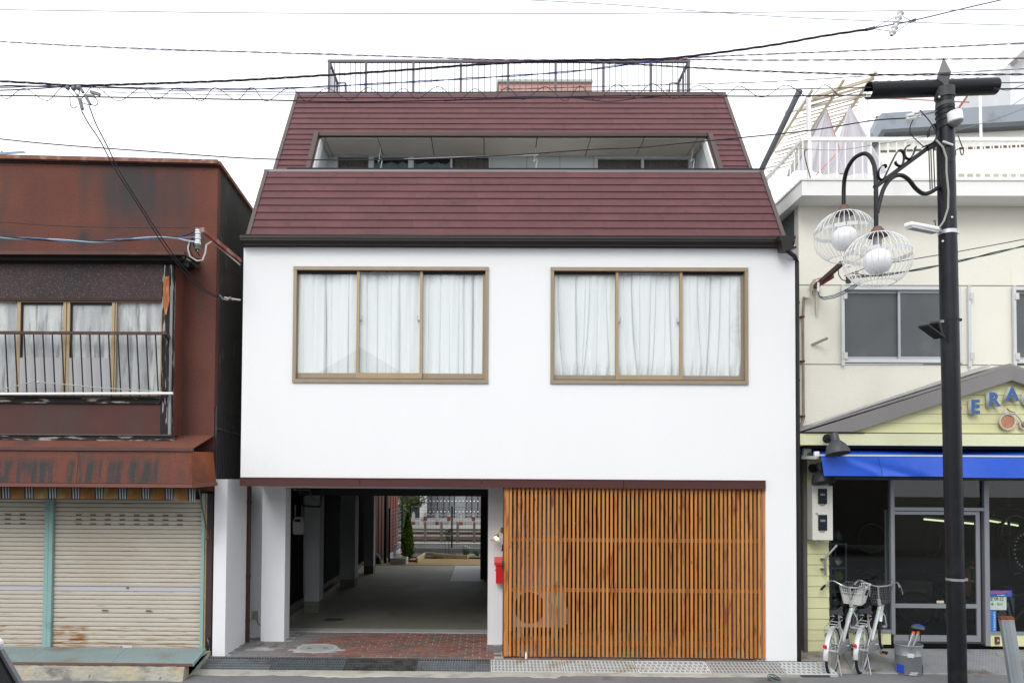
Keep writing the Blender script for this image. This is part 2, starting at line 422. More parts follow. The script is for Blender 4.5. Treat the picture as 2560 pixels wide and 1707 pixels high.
# two small brick-filled hatches and the round manhole
def cover(name, px0, px1, py0, py1, label):
    a = ag(px0, py1); b = ag(px1, py0)
    t = thing(name, ((a.x + b.x) / 2, (a.y + b.y) / 2, 0), label, 'drain cover')
    mb = MB(); w = .012
    mb.box(a.x, b.x, a.y, a.y + w, -.02, .004); mb.box(a.x, b.x, b.y - w, b.y, -.02, .004)
    mb.box(a.x, a.x + w, a.y + w, b.y - w, -.02, .004); mb.box(b.x - w, b.x, a.y + w, b.y - w, -.02, .004)
    mb.build('frame', galv, t)
    mb = MB(); mb.box(a.x + w, b.x - w, a.y + w, b.y - w, -.02, .001); mb.build('lid', M('hatch_infill', (.17, .12, .10), .8, var=.25, scale=20), t)
    return t
cover('drain_hatch', 631, 671, 1603, 1616, 'larger brick-filled hatch beside the white pier at the left of the paving')
cover('drain_hatch', 672, 704, 1607, 1618, 'smaller brick-filled hatch between the larger hatch and the round manhole')
t = cover('floor_grate', 1217, 1250, 1614, 1627, 'small slotted brown floor grate in front of the white column')
for i in range(9):
    a = ag(1220 + i * 3.3, 1626); b = ag(1220 + i * 3.3, 1615)
    MB().bar((a.x, a.y, .004), (a.x, b.y, .004), .01, .006).build('bar', galv, t)
def manhole(px, py, ro, ri, label, mat_r, mat_l):
    c = ag(px, py); t = thing('manhole', (c.x, c.y, 0), label, 'manhole cover')
    k = 40; mb = MB()
    rr = [ro * (1 + .02 * math.sin(i * 1.7) + R.uniform(-.012, .012)) for i in range(k)]
    b0 = len(mb.v)
    for i in range(k):
        a = 2 * math.pi * i / k
        for r_, z in ((rr[i], -.01), (rr[i], .004), (ri + .006, .006), (ri + .006, -.02)): mb.v.append(Vector((c.x + r_ * math.cos(a), c.y + r_ * math.sin(a), z)))
    for i in range(k):
        j = (i + 1) % k
        for q in range(3): mb.face([b0 + i*4 + q, b0 + j*4 + q, b0 + j*4 + q + 1, b0 + i*4 + q + 1])
    mb.build('surround', mat_r, t)
    mb = MB(); mb.lathe([(0, -.02), (ri - .006, -.02), (ri - .006, .003), (ri - .02, .005), (ri * .5, .004), (0, .004)], (c.x, c.y, 0), n=40, smooth=False)
    mb.build('lid', mat_l, t)
    for dx, dy in ((-.5, -.05), (.5, .05)):
        mb = MB(); mb.box(c.x + ri*dx - .035, c.x + ri*dx + .035, c.y + ri*dy - .012, c.y + ri*dy + .012, .002, .0065); mb.build('lift_slot', black_m, t)
    return t
manhole(793, 1619.5, .30, .24, 'round concrete manhole cover in the brick paving in front of the garage', conc_lt, M('manhole_concrete', (.33, .34, .32), .85, var=.15, scale=15, bump=.5, bscale=60))
manhole(835, 1548, .21, .185, 'dark round manhole cover in the garage floor just inside the entrance', conc_m, M('cast_iron', (.10, .11, .10), .6, var=.2, bump=.4))
# ---------------- garage floor
GY1 = ag(1100, 1413).y                       # end of the concrete slab
fl = MB(); fl.box(-3.9, ax(1221, .78), PY1 + .26, GY1, -.3, .0)
struct(fl.build('garage_floor', conc_m, label='worn grey-green concrete garage floor'))
mb = MB(); mb.box(-3.42, ax(1221, .78), PY1, PY1 + .26, -.3, .012)
struct(mb.build('threshold', M('smooth_cement', (.36, .38, .39), .6, var=.1, scale=4, col2=(.26, .26, .25), mscale=3, lo=.5, hi=.8), label='smooth pale cement threshold strip'))
a = ag(1125, 1452); mb = MB(); mb.box(a.x, ax(1221, .78), ag(1130, 1452).y, GY1 + .02, 0, .004)
struct(mb.build('floor_patch', M('smooth_cement_patch', (.33, .345, .34), .6, var=.08, scale=2), label='paler cement patch at the far end of the garage floor'))
# ---------------- sand yard and railway ground behind
mb = MB(); SY1 = 14.2
mb.grid(30, 20, lambda u, v: (lerp(-6, 2.2, u), lerp(GY1, SY1, v), .01 + .012 * math.sin(u * 40 + v * 9) * math.sin(v * 30)))
struct(mb.build('sand_yard', M('ochre_sand', (.34, .235, .105), .95, var=.25, scale=60, bump=.8, bscale=120, col2=(.27, .19, .09), mscale=2, lo=.45, hi=.7), label='ochre sand yard behind the garage', fix=False))
mb = MB(); mb.box(-30, 30, SY1, 40, -.3, -.06)
struct(mb.build('railway_ground', M('ballast', (.21, .16, .125), .95, var=.6, scale=45, bump=1, bscale=60, bdist=.05, col2=(.10, .08, .07), mscale=30, lo=.5, hi=.6), label='brown railway ballast ground'))

# ---------------- drain gratings
def steel_grate(L=1.0, D=.37, nl=6, nc=30, th=.005, dz=.03):
    mb = MB()
    for i in range(nl): y = -D/2 + D * i / (nl - 1); mb.box(-L/2 + .004, L/2 - .004, y - .004, y + .004, -dz, 0)
    for i in range(nc): x = -L/2 + .006 + (L - .012) * i / (nc - 1); mb.box(x - th/2, x + th/2, -D/2, D/2, -dz + .002, -.002)
    return mb
def conc_grate(L=1.0, D=.37, rows=4, nc=20, skew=0.0):
    """a slab with square holes: edge frame, longitudinal ribs and cross ribs"""
    mb = MB(); m_ = .02; rw = (D - 2 * m_) / rows; cw = L / nc
    mb.box(-L/2 + .003, L/2 - .003, -D/2, -D/2 + m_ + .014, -.035, 0); mb.box(-L/2 + .003, L/2 - .003, D/2 - m_, D/2, -.035, 0)
    for i in range(1, rows): y = -D/2 + m_ + rw * i; mb.box(-L/2 + .003, L/2 - .003, y - .010, y + .010, -.035, -.001)
    for i in range(nc + 1):
        x = min(max(-L/2 + cw * i, -L/2 + .012), L/2 - .012)
        for r in range(rows):
            o = skew * cw * (.5 if r % 2 else 0); y = -D/2 + m_ + rw * r
            xa = min(x + o, L/2 - .012); mb.box(xa - .0105, xa + .0105, y, y + rw, -.033, -.002)
    return mb
tilt = math.atan2(.08, .37)
gspec = [(545, 'fine steel grating with square mesh, leftmost, beside the teal step', 's', 0), (695, 'steel grating panel left of the manhole side seam, second from the left end', 's', 1),
         (874, 'steel grating panel clogged with dirt, in front of the middle of the garage', 's', 2), (1050, 'steel grating panel at the right of the garage entrance, fourth from the left', 's', 3),
         (1228, 'pale concrete grating with rust stained rim and a white peg in it', 'c', 0), (1404.5, 'pale concrete grating second under the wooden lattice screen', 'c', 0),
         (1583, 'bright grating with staggered holes in the middle of the wooden screen', 'k', 1), (1761, 'grey grating under the right end of the wooden screen', 'c', 2),
         (1940, 'bright grating with staggered holes at the foot of the white wall beside the downpipe', 'k', 1)]
ends = [None] * len(gspec)
for i, (px, lab, ty, v) in enumerate(gspec):
    xa = ax(px if i else 505, -.03); xb = ax(gspec[i + 1][0], -.03) if i + 1 < len(gspec) else ax(2062, -.03)
    if i == 0: xa = ax(520, -.03)
    L_ = xb - xa - .004; xc = (xa + xb) / 2; c = (xc, -.2225, -.043)
    t = thing('drain_grating', c, lab, 'drain grating', 'drain gratings along the gutter')
    if ty == 's': mb = steel_grate(L_, th=(.004, .006, .005, .005)[v], nc=int(L_ * 29)); mt = [galv, M('dull_galvanised', (.17, .19, .21), .55, metal=.3, var=.25, scale=9), M('dirty_galvanised', (.10, .105, .10), .8, var=.3, scale=5, col2=(.06, .055, .05), mscale=7, lo=.45, hi=.6), galv][v]
    elif ty == 'c': mb = conc_grate(L_, nc=int(L_ * 20.5)); mt = galv_lt if v == 0 else M('grey_cast_grate', (.36, .36, .35), .75, var=.2, scale=10)
    else: mb = conc_grate(L_, nc=int(L_ * 15), skew=1); mt = M('bright_cast_grate', (.52, .53, .53), .6, var=.15, scale=9, col2=(.4, .36, .27), mscale=4, lo=.6, hi=.75)
    o = mb.build('grid', mt, t, origin=(0, 0, 0), fix=False); o.location = (0, 0, .0); o.rotation_euler = (tilt, 0, 0)
a = ag(1315, 1652, -.04)
mb = MB(); pz = az(1628, a.y, 1315); mb.tube([(a.x, a.y, -.08), (a.x, a.y, pz - .04), (a.x, a.y, pz)], [.016, .016, .005], 10)
tag(mb.build('marker_peg', M('ivory_plastic', (.72, .72, .66), .5)), 'short white plastic peg standing in the grating in front of the wooden screen', 'peg')
# rusty wire coil lying on the road
c = ag(1935, 1703, ROADZ); t = thing('wire_coil', c, 'rusty tangled wire coil with teal strands lying on the road edge', 'wire')
for k in range(7):
    a = R.uniform(0, 6.28); tl = R.uniform(-.5, .5); rr = R.uniform(.05, .085)
    pts = [c + Vector((rr * math.cos(s), rr * math.sin(s) * .8, .045 + rr * .5 * math.sin(s + a) * math.cos(tl) )) for s in [a + i * .45 for i in range(17)]]
    MB().tube(pts, .005, 5).build('strand', M('rusty_wire', (.11, .045, .03), .8) if k % 3 else M('teal_wire', (.10, .22, .22), .6), t)
# ================================================================== THE WHITE HOUSE
XL, XR = ax(601, 0), ax(1990, 0)
ZG = az(1199, 0, 1215)       # underside of the first-floor wall (top of fascia)
ZT = az(604, 0)              # top of the wall, under the gutter
house = thing('white_house', (0, 5, 0), 'white rendered house with burgundy slate mansard roof, open garage and wooden lattice screen', 'house')
w1 = [ax(728, 0), ax(1219, 0), az(957, 0, 970), az(667.5, 0, 970)]
w2 = [ax(1374.5, 0), ax(1871, 0), az(960, 0, 1620), az(669.5, 0, 1620)]
XD = ax(1914, 0)             # right end of the lattice opening
mb = MB()
T = .16
# front wall with two window openings, plus the pier at the right
zt, zb = ZT, ZG - .0
w1o = [w1[0] + .02, w1[1] - .02, w1[2] + .02, w1[3] - .02]; w2o = [w2[0] + .02, w2[1] - .02, w2[2] + .02, w2[3] - .02]
mb.prism([(XL, 0, zb), (XR, 0, zb), (XR, 0, w1o[2]), (XL, 0, w1o[2])], (0, T, 0))
mb.prism([(XL, 0, max(w1o[3], w2o[3])), (XR, 0, max(w1o[3], w2o[3])), (XR, 0, zt), (XL, 0, zt)], (0, T, 0))
z2, z3 = w1o[2], max(w1o[3], w2o[3])
mb.box(XL, w1o[0], 0, T, z2, z3); mb.box(w1o[1], w2o[0], 0, T, z2, z3); mb.box(w2o[1], XR, 0, T, z2, z3)
mb.box(w2o[0], w2o[1], 0, T, z2, w2o[2]) if w2o[2] > z2 + 1e-4 else None
if w1o[3] < z3 - 1e-4: mb.box(w1o[0], w1o[1], 0, T, w1o[3], z3)
if w2o[3] < z3 - 1e-4: mb.box(w2o[0], w2o[1], 0, T, w2o[3], z3)
mb.box(XD, XR, 0, .9, -.12, zb)
mb.build('front_wall', white_wall, house, fix=False)
mb = MB(); mb.box(XL, XL + .12, T, 11, ZG, ZT - .02); mb.box(XR - .12, XR, T, 11, ZG, ZT - .02); mb.box(XR - .12, XR, .9, 11, 0, ZG)
mb.build('side_wall', white_wall, house)
mb = MB(); mb.box(XL, XR, 10.85, 11, ZG, 8.2); mb.build('rear_wall', white_wall, house)
# floors / ceilings
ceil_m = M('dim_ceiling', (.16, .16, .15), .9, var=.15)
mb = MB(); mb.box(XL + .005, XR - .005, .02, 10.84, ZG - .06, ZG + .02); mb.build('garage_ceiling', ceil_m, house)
mb = MB(); mb.box(XL + .13, XR - .13, T + .01, 10.84, ZG + .03, ZG + .1); mb.build('upper_floor', conc_m, house)
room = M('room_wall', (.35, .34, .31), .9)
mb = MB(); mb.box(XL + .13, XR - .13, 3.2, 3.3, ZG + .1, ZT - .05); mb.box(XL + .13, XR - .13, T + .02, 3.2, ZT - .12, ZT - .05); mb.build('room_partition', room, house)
# ---------------- maroon fascia over the ground floor, three lengths with joints
fz0, fz1 = az(1218, -.03, 1215), az(1196, -.03, 1215)
fpx = [599, 900, 1204, 1559, 1914.5]
for i in range(4):
    a, b = ax(fpx[i], -.03), ax(fpx[i + 1], -.03)
    mb = MB(); mb.box(a + .003, b - .003, -.035, .05, fz0, fz1); mb.box(a + .003, b - .003, -.042, -.035, fz1 - .012, fz1)
    mb.build('fascia_panel', fascia_m, house)
# ---------------- gutter and eaves
gy0, gy1 = -.17, -.05
gl, gr = ax(590, gy0), ax(1992, gy0)
gz = [az(p, gy0, 1215) for p in (589, 593, 601, 609)]
mb = MB(); mb.prism([(gl, gy0, gz[0]), (gl, gy0, gz[1]), (gl, gy0 + .018, gz[1]), (gl, gy0 + .018, gz[2]), (gl, gy0 + .05, gz[3]), (gl, gy1, gz[3]), (gl, gy1, gz[0] - .0), (gl, gy1 - .01, gz[0]), (gl, gy1 - .01, gz[3] + .01), (gl, gy0 + .055, gz[3] + .01), (gl, gy0 + .03, gz[2]), (gl, gy0 + .025, gz[0])], (gr - gl, 0, 0))
gut = mb.build('gutter', dkbrown, house)
MB().box(gl, gr, gy0 - .006, gy0 - .0005, gz[1] - .012, gz[1] - .006).build('gutter_highlight_strip', M('gutter_highlight', (.12, .11, .105), .3), house)  # paler strip painted as the gleam along the gutter lip
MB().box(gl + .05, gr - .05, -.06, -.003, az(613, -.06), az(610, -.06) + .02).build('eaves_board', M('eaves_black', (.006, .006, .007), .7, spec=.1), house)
MB().box(XL - .005, XR + .005, -.045, -.003, az(617.5, -.045), az(613, -.045)).build('eaves_trim', M('eaves_blue_grey', (.035, .038, .05), .5), house)
# rain head and downpipe at the right corner
hx = ax(1972, -.26); mb = MB(); z0 = az(589, -.26, 1972)
mb.prism([(hx - .11, -.26, z0), (hx + .11, -.26, z0), (hx + .11, -.26, z0 - .045), (hx + .085, -.26, z0 - .06), (hx + .06, -.26, z0 - .19), (hx - .06, -.26, z0 - .19), (hx - .09, -.26, z0 - .06), (hx - .11, -.26, z0 - .045)], (0, .18, 0))
rh = mb.build('rain_head', dkbrown, house, label='square rain head at the right end of the gutter')
P0 = at(1968, 622, -.16); P1 = at(1975, 632, -.14); P2 = at(1986, 640, -.06)
P3 = at(1992, 655, .05)
mb = MB(); mb.tube([P0, P0 - Vector((0, 0, .03)), P1, P2, P3, Vector((P3.x, .05, 4)), Vector((P3.x, .05, -.02))], .031, 10)
mb.build('downpipe', dkbrown, house, label='dark brown downpipe on the right corner')
for z in (5.0, 3.9, 2.9, 1.9, .9): MB().cyl((P3.x, .05, z), (P3.x, .05, z + .03), .037, 10).build('pipe_clip', dkbrown, house)
# ---------------- mansard roof
RXL, RXR = ax(607, -.07), ax(1966, -.07)
lo0 = Vector((0, -.07, az(592, -.07))); lo1 = Vector((0, 10.4 * .072, az(431, 10.4 * .072)))
up0 = Vector((0, 10.4 * .112, az(431, 10.4 * .112))); up1 = Vector((0, 10.4 * .24, az(236, 10.4 * .24)))
roof_base = M('roof_underlay', (.03, .012, .014), .8)
mb = MB()
mb.prism([(RXL, lo0.y, lo0.z), (RXL, lo1.y, lo1.z), (RXL, lo1.y + .12, lo1.z), (RXL, lo1.y + .12, lo0.z - .05), (RXL, lo0.y, lo0.z - .05)], (RXR - RXL, 0, 0))
roof = mb.build('roof', roof_base, house, fix=True)
def shingle_proto(w, h, th):
    b = MB(); b.box(-w/2 + .0008, w/2 - .0008, -h/2, h/2, 0, th); return b
SHW = .91
def slope_frame(p0, p1):
    d = (p1 - p0); L = d.length; d.normalize(); nrm = Vector((0, -d.z, d.y)).normalized()
    return d, L, nrm
_sh = {}
nsh = 0
def put_shingle(w, h, c, d, nrm, th=.010):
    global nsh
    key = (round(w, 2), round(h, 3))
    if key not in _sh:
        b = shingle_proto(w, h, th)
        # let the lower edge wander a little
        o = b.build('roof_slate', shingle_m, roof, origin=(0, 0, 0)); _sh[key] = o
    else: o = _sh[key].copy(); COL.objects.link(o); o.parent = roof
    o.location = Vector(c) - WO[roof]
    xa = Vector((1, 0, 0)); mt = Matrix((xa, d, nrm)).transposed()
    e = mt.to_euler(); lap = math.atan2(th * 1.25, h)
    rot = Matrix.Rotation(-lap + R.uniform(-.006, .006), 3, xa) @ Matrix.Rotation(R.uniform(-.0045, .0045), 3, nrm) @ mt
    o.rotation_euler = rot.to_euler(); WO[o] = Vector(c); nsh += 1
    return o
d, L, nr = slope_frame(lo0, lo1)
rows = 9; pitch_ = (L - .0) / rows
for r in range(rows):
    s0 = r * pitch_; hh = pitch_ * 1.08 if r < rows - 1 else pitch_ * .98
    x = RXL + .06; first = True
    while x < RXR - .07:
        w = SHW * (.5 if first and r % 2 else 1); w = min(w, RXR - .06 - x)
        if w > .08:
            c = lo0 + d * (s0 + hh / 2) + nr * .012; put_shingle(w, hh, (x + w/2, c.y, c.z), d, nr)
        x += w; first = False
# upper slope with the balcony opening
OXL, OXR = -500 * U, 645 * U
dU, LU, nU = slope_frame(up0, up1)
def up_at(t): return up0 + dU * t
so = 0
zo = az(338, 10.4 * .166); t_open = (zo - up0.z) / dU.z
UXL, UXR = RXL, RXR
rowsu_low = 7; rowsu_hi = 8
mb = MB()
q = up_at(t_open); e = up_at(LU)
mb.prism([(UXL, up0.y - .05, up0.z - .05), (UXL, e.y, e.z), (UXL, e.y + .15, e.z), (UXL, up0.y + .15, up0.z - .05)], (OXL - UXL, 0, 0))
mb.prism([(OXR, up0.y - .05, up0.z - .05), (OXR, e.y, e.z), (OXR, e.y + .15, e.z), (OXR, up0.y + .15, up0.z - .05)], (UXR - OXR, 0, 0))
mb.prism([(OXL, q.y, q.z), (OXL, e.y, e.z), (OXL, e.y + .2, e.z), (OXL, q.y + .03, q.z)], (OXR - OXL, 0, 0))
mb.build('upper_roof_deck', roof_base, roof)
ph = t_open / rowsu_low
for r in range(rowsu_low):
    for (a_, b_) in ((UXL + .05, OXL - .04), (OXR + .04, UXR - .05)):
        x = a_; first = True
        while x < b_ - .05:
            w = SHW * (.55 if first and r % 2 else 1); w = min(w, b_ - x)
            c = up_at(r * ph + ph * .54) + nU * .012; put_shingle(w, ph * 1.08, (x + w/2, c.y, c.z), dU, nU); x += w; first = False
ph2 = (LU - t_open) / rowsu_hi
for r in range(rowsu_hi):
    x = UXL + .05; first = True
    while x < UXR - .06:
        w = SHW * (.5 if first and r % 2 else 1); w = min(w, UXR - .05 - x)
        c = up_at(t_open + r * ph2 + ph2 * .54) + nU * .012; put_shingle(w, ph2 * (1.08 if r < rowsu_hi - 1 else .98), (x + w/2, c.y, c.z), dU, nU); x += w; first = False
print('shingles', nsh)
# verge boards
for X_, s in ((RXL, 1), (RXR, -1)):
    mb = MB(); mb.bar((X_ + s * .03, lo0.y, lo0.z) , (X_ + s * .03, lo1.y, lo1.z), .055, .07, nr); mb.build('verge_board', verge_m, house)
    mb = MB(); mb.bar((X_ + s * .03, up0.y, up0.z), (X_ + s * .03, up1.y, up1.z), .055, .07, nU); mb.build('verge_board', verge_m, house)
    mb = MB(); xs_ = X_ + (.0 if s < 0 else .0)
    mb.prism([(X_, lo1.y + .12, lo0.z), (X_, lo1.y + .12, lo1.z), (X_, up0.y + .1, lo1.z), (X_, up1.y + .1, up1.z - .02), (X_, 10.9, up1.z - .02), (X_, 10.9, lo0.z)], (s * .08, 0, 0)); mb.build('gable_wall', white_wall, house)
# parapet cap of the lower slope
mb = MB(); mb.box(RXL - .01, RXR + .01, lo1.y - .02, lo1.y + .14, lo1.z + .0, lo1.z + .035)
mb.prism([(RXL, lo1.y - .02, lo1.z), (RXL, lo1.y - .06, lo1.z - .075), (RXL, lo1.y - .05, lo1.z - .08), (RXL, lo1.y - .0, lo1.z)], (RXR - RXL, 0, 0))
mb.build('parapet_flashing', M('grey_flashing', (.20, .185, .19), .35, metal=.2, var=.2, scale=2, stretch=(.5, 1, 1)), house)
MB().box(OXL - .25, RXR + .02, lo1.y - .025, lo1.y + .05, lo1.z + .037, lo1.z + .058).build('parapet_edge', black_m, house)
mb = MB(); mb.box(RXL, RXR, up1.y - .03, up1.y + .25, up1.z, up1.z + .03); mb.prism([(RXL, up1.y - .03, up1.z), (RXL, up1.y - .055, up1.z - .055), (RXL, up1.y - .04, up1.z - .06), (RXL, up1.y - .01, up1.z)], (RXR - RXL, 0, 0)); mb.build('ridge_flashing', verge_m, house)
# flat roof deck
MB().box(RXL + .08, RXR - .08, up1.y + .2, 10.84, up1.z - .22, up1.z - .14).build('flat_roof', conc_m, house)
# ---------------- balcony recess
BYW = 10.4 * .236
bz1 = q.z - .02; bz0 = lo0.z + .1
opw = M('balcony_board', (.075, .05, .046), .5, var=.15)
MB().box(RXL + .12, RXR - .12, lo1.y + .13, BYW + .1, bz0 - .1, bz0).build('balcony_floor', conc_lt, house)
for X_, s in ((OXL, -1), (OXR, 1)):
    MB().bar((X_ + s * .035, up0.y - .02, up0.z), (X_ + s * .035, q.y - .01, q.z + .03), .075, .09, nU).build('opening_board', opw, house)
    a = up_at(0); mb = MB()
    mb.prism([(X_ - s * .0, a.y + .05, a.z), (X_, q.y + .05, q.z), (X_, q.y + .22, q.z), (X_, a.y + .22, a.z)], (-s * .03, 0, 0)); mb.build('cheek_trim', M('cheek_white', (.80, .82, .82), .6), house)
    mb = MB(); mb.prism([(X_, a.y + .2, bz0), (X_, a.y + .2, a.z), (X_, q.y + .2, q.z), (X_, BYW, q.z), (X_, BYW, bz0)], (s * .08, 0, 0)); mb.build('cheek_wall', M('cheek_grey', (.52, .57, .58), .7), house)
MB().bar((OXL - .04, q.y - .015, q.z + .01), (OXR + .04, q.y - .015, q.z + .01), .05, .055).build('opening_head', opw, house)
sof = M('soffit_board', (.66, .59, .52), .8, var=.08, scale=2)
seams = [811, 944, 1078, 1210, 1343, 1477, 1611, 1745]
sx = [OXL] + [ax(p, q.y, 340) for p in seams] + [OXR]
for a_, b_ in zip(sx[:-1], sx[1:]):
    if b_ - a_ > .05: MB().box(a_ + .007, b_ - .007, q.y + .03, BYW, q.z - .035, q.z - .015).build('soffit_panel', sof, house)
MB().box(OXL, OXR, q.y + .03, BYW, q.z - .013, q.z).build('soffit_backing', black_m, house)
bw = M('balcony_wall_panel', (.60, .66, .67), .7, var=.04)
Yb = BYW
def bx(px): return ax(px, Yb, 400)
def bz(py): return az(py, Yb, 1215)
bs_ = [bx(p) for p in (1230, 1317, 1400, 1485)]
for a_, b_ in zip(bs_[:-1], bs_[1:]): MB().box(a_ + .004, b_ - .004, Yb, Yb + .05, bz0, q.z - .036).build('wall_panel', bw, house)
MB().box(OXL + .001, bx(836), Yb, Yb + .05, bz0, q.z - .036).build('wall_panel', bw, house)
MB().box(bx(1729), OXR - .001, Yb, Yb + .05, bz0, q.z - .036).build('wall_panel', bw, house)
dk = M('dark_room', (.02, .02, .022), .9)
def bwindow(pxs, panes, headpy, mats):
    """pxs: outer left/right; panes: list of (left, right, material)"""
    mb = MB(); z1 = q.z - .037; zh = bz(headpy); edges = [pxs[0]] + [e_ for p in panes for e_ in p[:2]] + [pxs[1]]
    mb.box(bx(pxs[0]), bx(pxs[1]), Yb - .03, Yb + .04, zh, z1)
    for i in range(0, len(edges), 2):
        mb.box(bx(edges[i]), bx(edges[i + 1]) , Yb - .03, Yb + .04, bz0, zh) if edges[i + 1] - edges[i] > .5 else None
    fr = mb.build('balcony_window', alu_w, house)
    for a_, b_, m_ in panes:
        MB().box(bx(a_) - .002, bx(b_) + .002, Yb + .0, Yb + .006, bz0, zh + .003).build('pane', glass_up, fr)
        MB().grid(16, 1, lambda u, v: (lerp(bx(a_), bx(b_), u), Yb + .07 + .012 * math.sin(u * 30), lerp(bz0, zh + .02 - (m_ is bluec) * (.06 + .05 * abs(math.sin(u * 9 + a_))), v))).build('inner_blind', m_, fr)
    return fr
bluec = M('blue_curtain', (.16, .25, .30), .9, var=.2, scale=8)
greyc = M('net_blind', (.13, .13, .12), .9, var=.15, scale=4, stretch=(4, 1, .3))
bwindow((836, 1230), [(845, 922, greyc), (935, 1021, bluec), (1034, 1126, bluec), (1131, 1222, greyc)], 394, None)
bwindow((1485, 1729), [(1494, 1603, greyc), (1609, 1721, greyc)], 398, None)
MB().box(OXL + .1, OXR - .1, Yb + .14, Yb + .2, bz0, q.z).build('inner_wall', dk, house)
# ---------------- small roof-top hut behind the railing
YH = 10.4 * .62
mb = MB(); mb.box(ax(1247, YH, 215), ax(1478, YH, 215), YH, YH + 1.5, up1.z - .2, az(208, YH)); mb.build('rooftop_hut', M('pink_tile_wall', (.50, .29, .26), .8, var=.15, scale=3), house)
MB().box(ax(1243, YH - .05, 215), ax(1482, YH - .05, 215), YH - .06, YH + 1.55, az(208, YH) + .002, az(202, YH)).build('hut_roof_cap', M('hut_cap', (.42, .44, .42), .7), house)
# ---------------- roof railing
RY = 10.4 * .30; rt = az(154, RY, 1270); rb = up1.z - .14
rail = thing('roof_railing', (ax(1270, RY), RY, up1.z), 'grey steel railing round the flat roof of the white house', 'railing')
steel_g = M('rail_grey', (.13, .12, .135), .5, var=.2)
rpx = [823, 915, 1033.5, 1152, 1270.5, 1389, 1508.5, 1627, 1721.5]
Xr = [ax(p, RY, 190) for p in rpx]; RY2 = RY + .75
MB().bar((Xr[0] - .03, RY, rt), (Xr[-1] + .03, RY, rt), .05, .045).build('top_rail', steel_g, rail)
MB().bar((Xr[0], RY, rb + .12), (Xr[-1], RY, rb + .12), .03, .03).build('bottom_rail', steel_g, rail)
for X_ in Xr: MB().box(X_ - .022, X_ + .022, RY - .022, RY + .022, rb, rt - .02).build('post', steel_g, rail)
thin_m = M('thin_bar', (.13, .13, .14), .5)
for a_, b_ in zip(Xr[:-1], Xr[1:]):
    k = 7 if b_ - a_ < .75 else 8
    for i in range(1, k): X_ = lerp(a_, b_, i / k); MB().cyl((X_, RY, rb + .12), (X_, RY, rt - .02), .0075, 5).build('baluster', thin_m, rail)
for X_, s in ((Xr[0], 1), (Xr[-1], -1)):
    MB().bar((X_, RY + .02, rt), (X_, RY2, rt), .04, .04).build('side_rail', steel_g, rail)
    MB().box(X_ - .02, X_ + .02, RY2 - .02, RY2 + .02, rb, rt).build('post', steel_g, rail)
    for i in range(1, 7): y = lerp(RY, RY2, i / 7); MB().cyl((X_, y, rb + .1), (X_, y, rt), .008, 5).build('baluster', steel_g, rail)
    MB().tube([(X_, RY2, rt), (X_ + s * .16, RY2, rt), (X_ + s * .20, RY2, rt - .5), (X_ + s * .22, RY2, rb)], .018, 6).build('ladder_handle', steel_g, rail)

# ---------------- big upstairs windows
def big_window(w, pxs, zlab, lab):
    """w = outer frame; pxs = [glass L0, stile, glass, stile, R]"""
    x0, x1, z0, z1 = w; f = .047
    mb = MB()
    mb.box(x0, x1, -.028, .10, z1 - .05, z1); mb.box(x0, x1, -.028, .10, z0, z0 + .05)
    mb.box(x0 + .001, x0 + f, -.024, .10, z0 + .0505, z1 - .0505); mb.box(x1 - f, x1 - .001, -.024, .10, z0 + .0505, z1 - .0505)
    fr = mb.build('window_frame', brass, house, label=lab)
    MB().box(x0 + f + .001, x1 - f - .001, .0, .10, z0 + .0505, z0 + .066).build('sill_track', M('track_dark', (.10, .085, .07), .5), fr)
    gz0, gz1 = az(934, .05, 1215) + zlab, az(684.5, .05, 1215) + zlab
    MB().box(x0 + f + .001, x1 - f - .001, .03, .10, z1 - .085, z1 - .0505).build('head_track', black_m, fr)
    e = [ax(p, .05, 800) for p in pxs]
    # side sashes (rear track) and centre sash (front track)
    for k, (a_, b_, y) in enumerate(((e[0], e[1], .045), (e[4], e[5], .045), (e[2], e[3], .014))):
        sw = .038; mb = MB(); c = k == 2; m_ = brass_hi if c else brass
        top = z1 - .052; bot = z0 + (.062 if c else .068)
        mb.box(a_ - sw, a_, y, y + .028, bot, top); mb.box(b_, b_ + sw, y, y + .028, bot, top)
        mb.box(a_, b_, y + .002, y + .026, bot, gz0 - (.0 if c else .0)); mb.box(a_, b_, y + .002, y + .026, gz1 + (.035 if c else 0), top)
        mb.build('sash', m_, fr)
        MB().box(a_ - .003, b_ + .003, y + .011, y + .016, gz0 - .004, gz1 + (.04 if c else .004)).build('pane', glass_up, fr)
    for X_, s in ((e[2], 1), (e[3], -1)):
        zl = az(803, .03, 1215) + zlab; mb = MB()
        mb.box(X_ + s * .004, X_ + s * .03, .043, .055, zl - .01, zl + .02); mb.bar((X_ + s * .032, .05, zl), (X_ + s * .032, .05, zl + .085), .007, .007, (0, 1, 0)); mb.build('crescent_latch', M('latch_grey', (.22, .23, .24), .4, metal=.5), fr)
    return fr
big_window(w1, (745, 892.5, 899, 1050, 1057, 1206.5), 0, 'left upstairs window with three bronze sashes')
big_window(w2, (1386, 1538, 1545, 1698, 1705, 1853), -.014, 'right upstairs window with three bronze sashes')
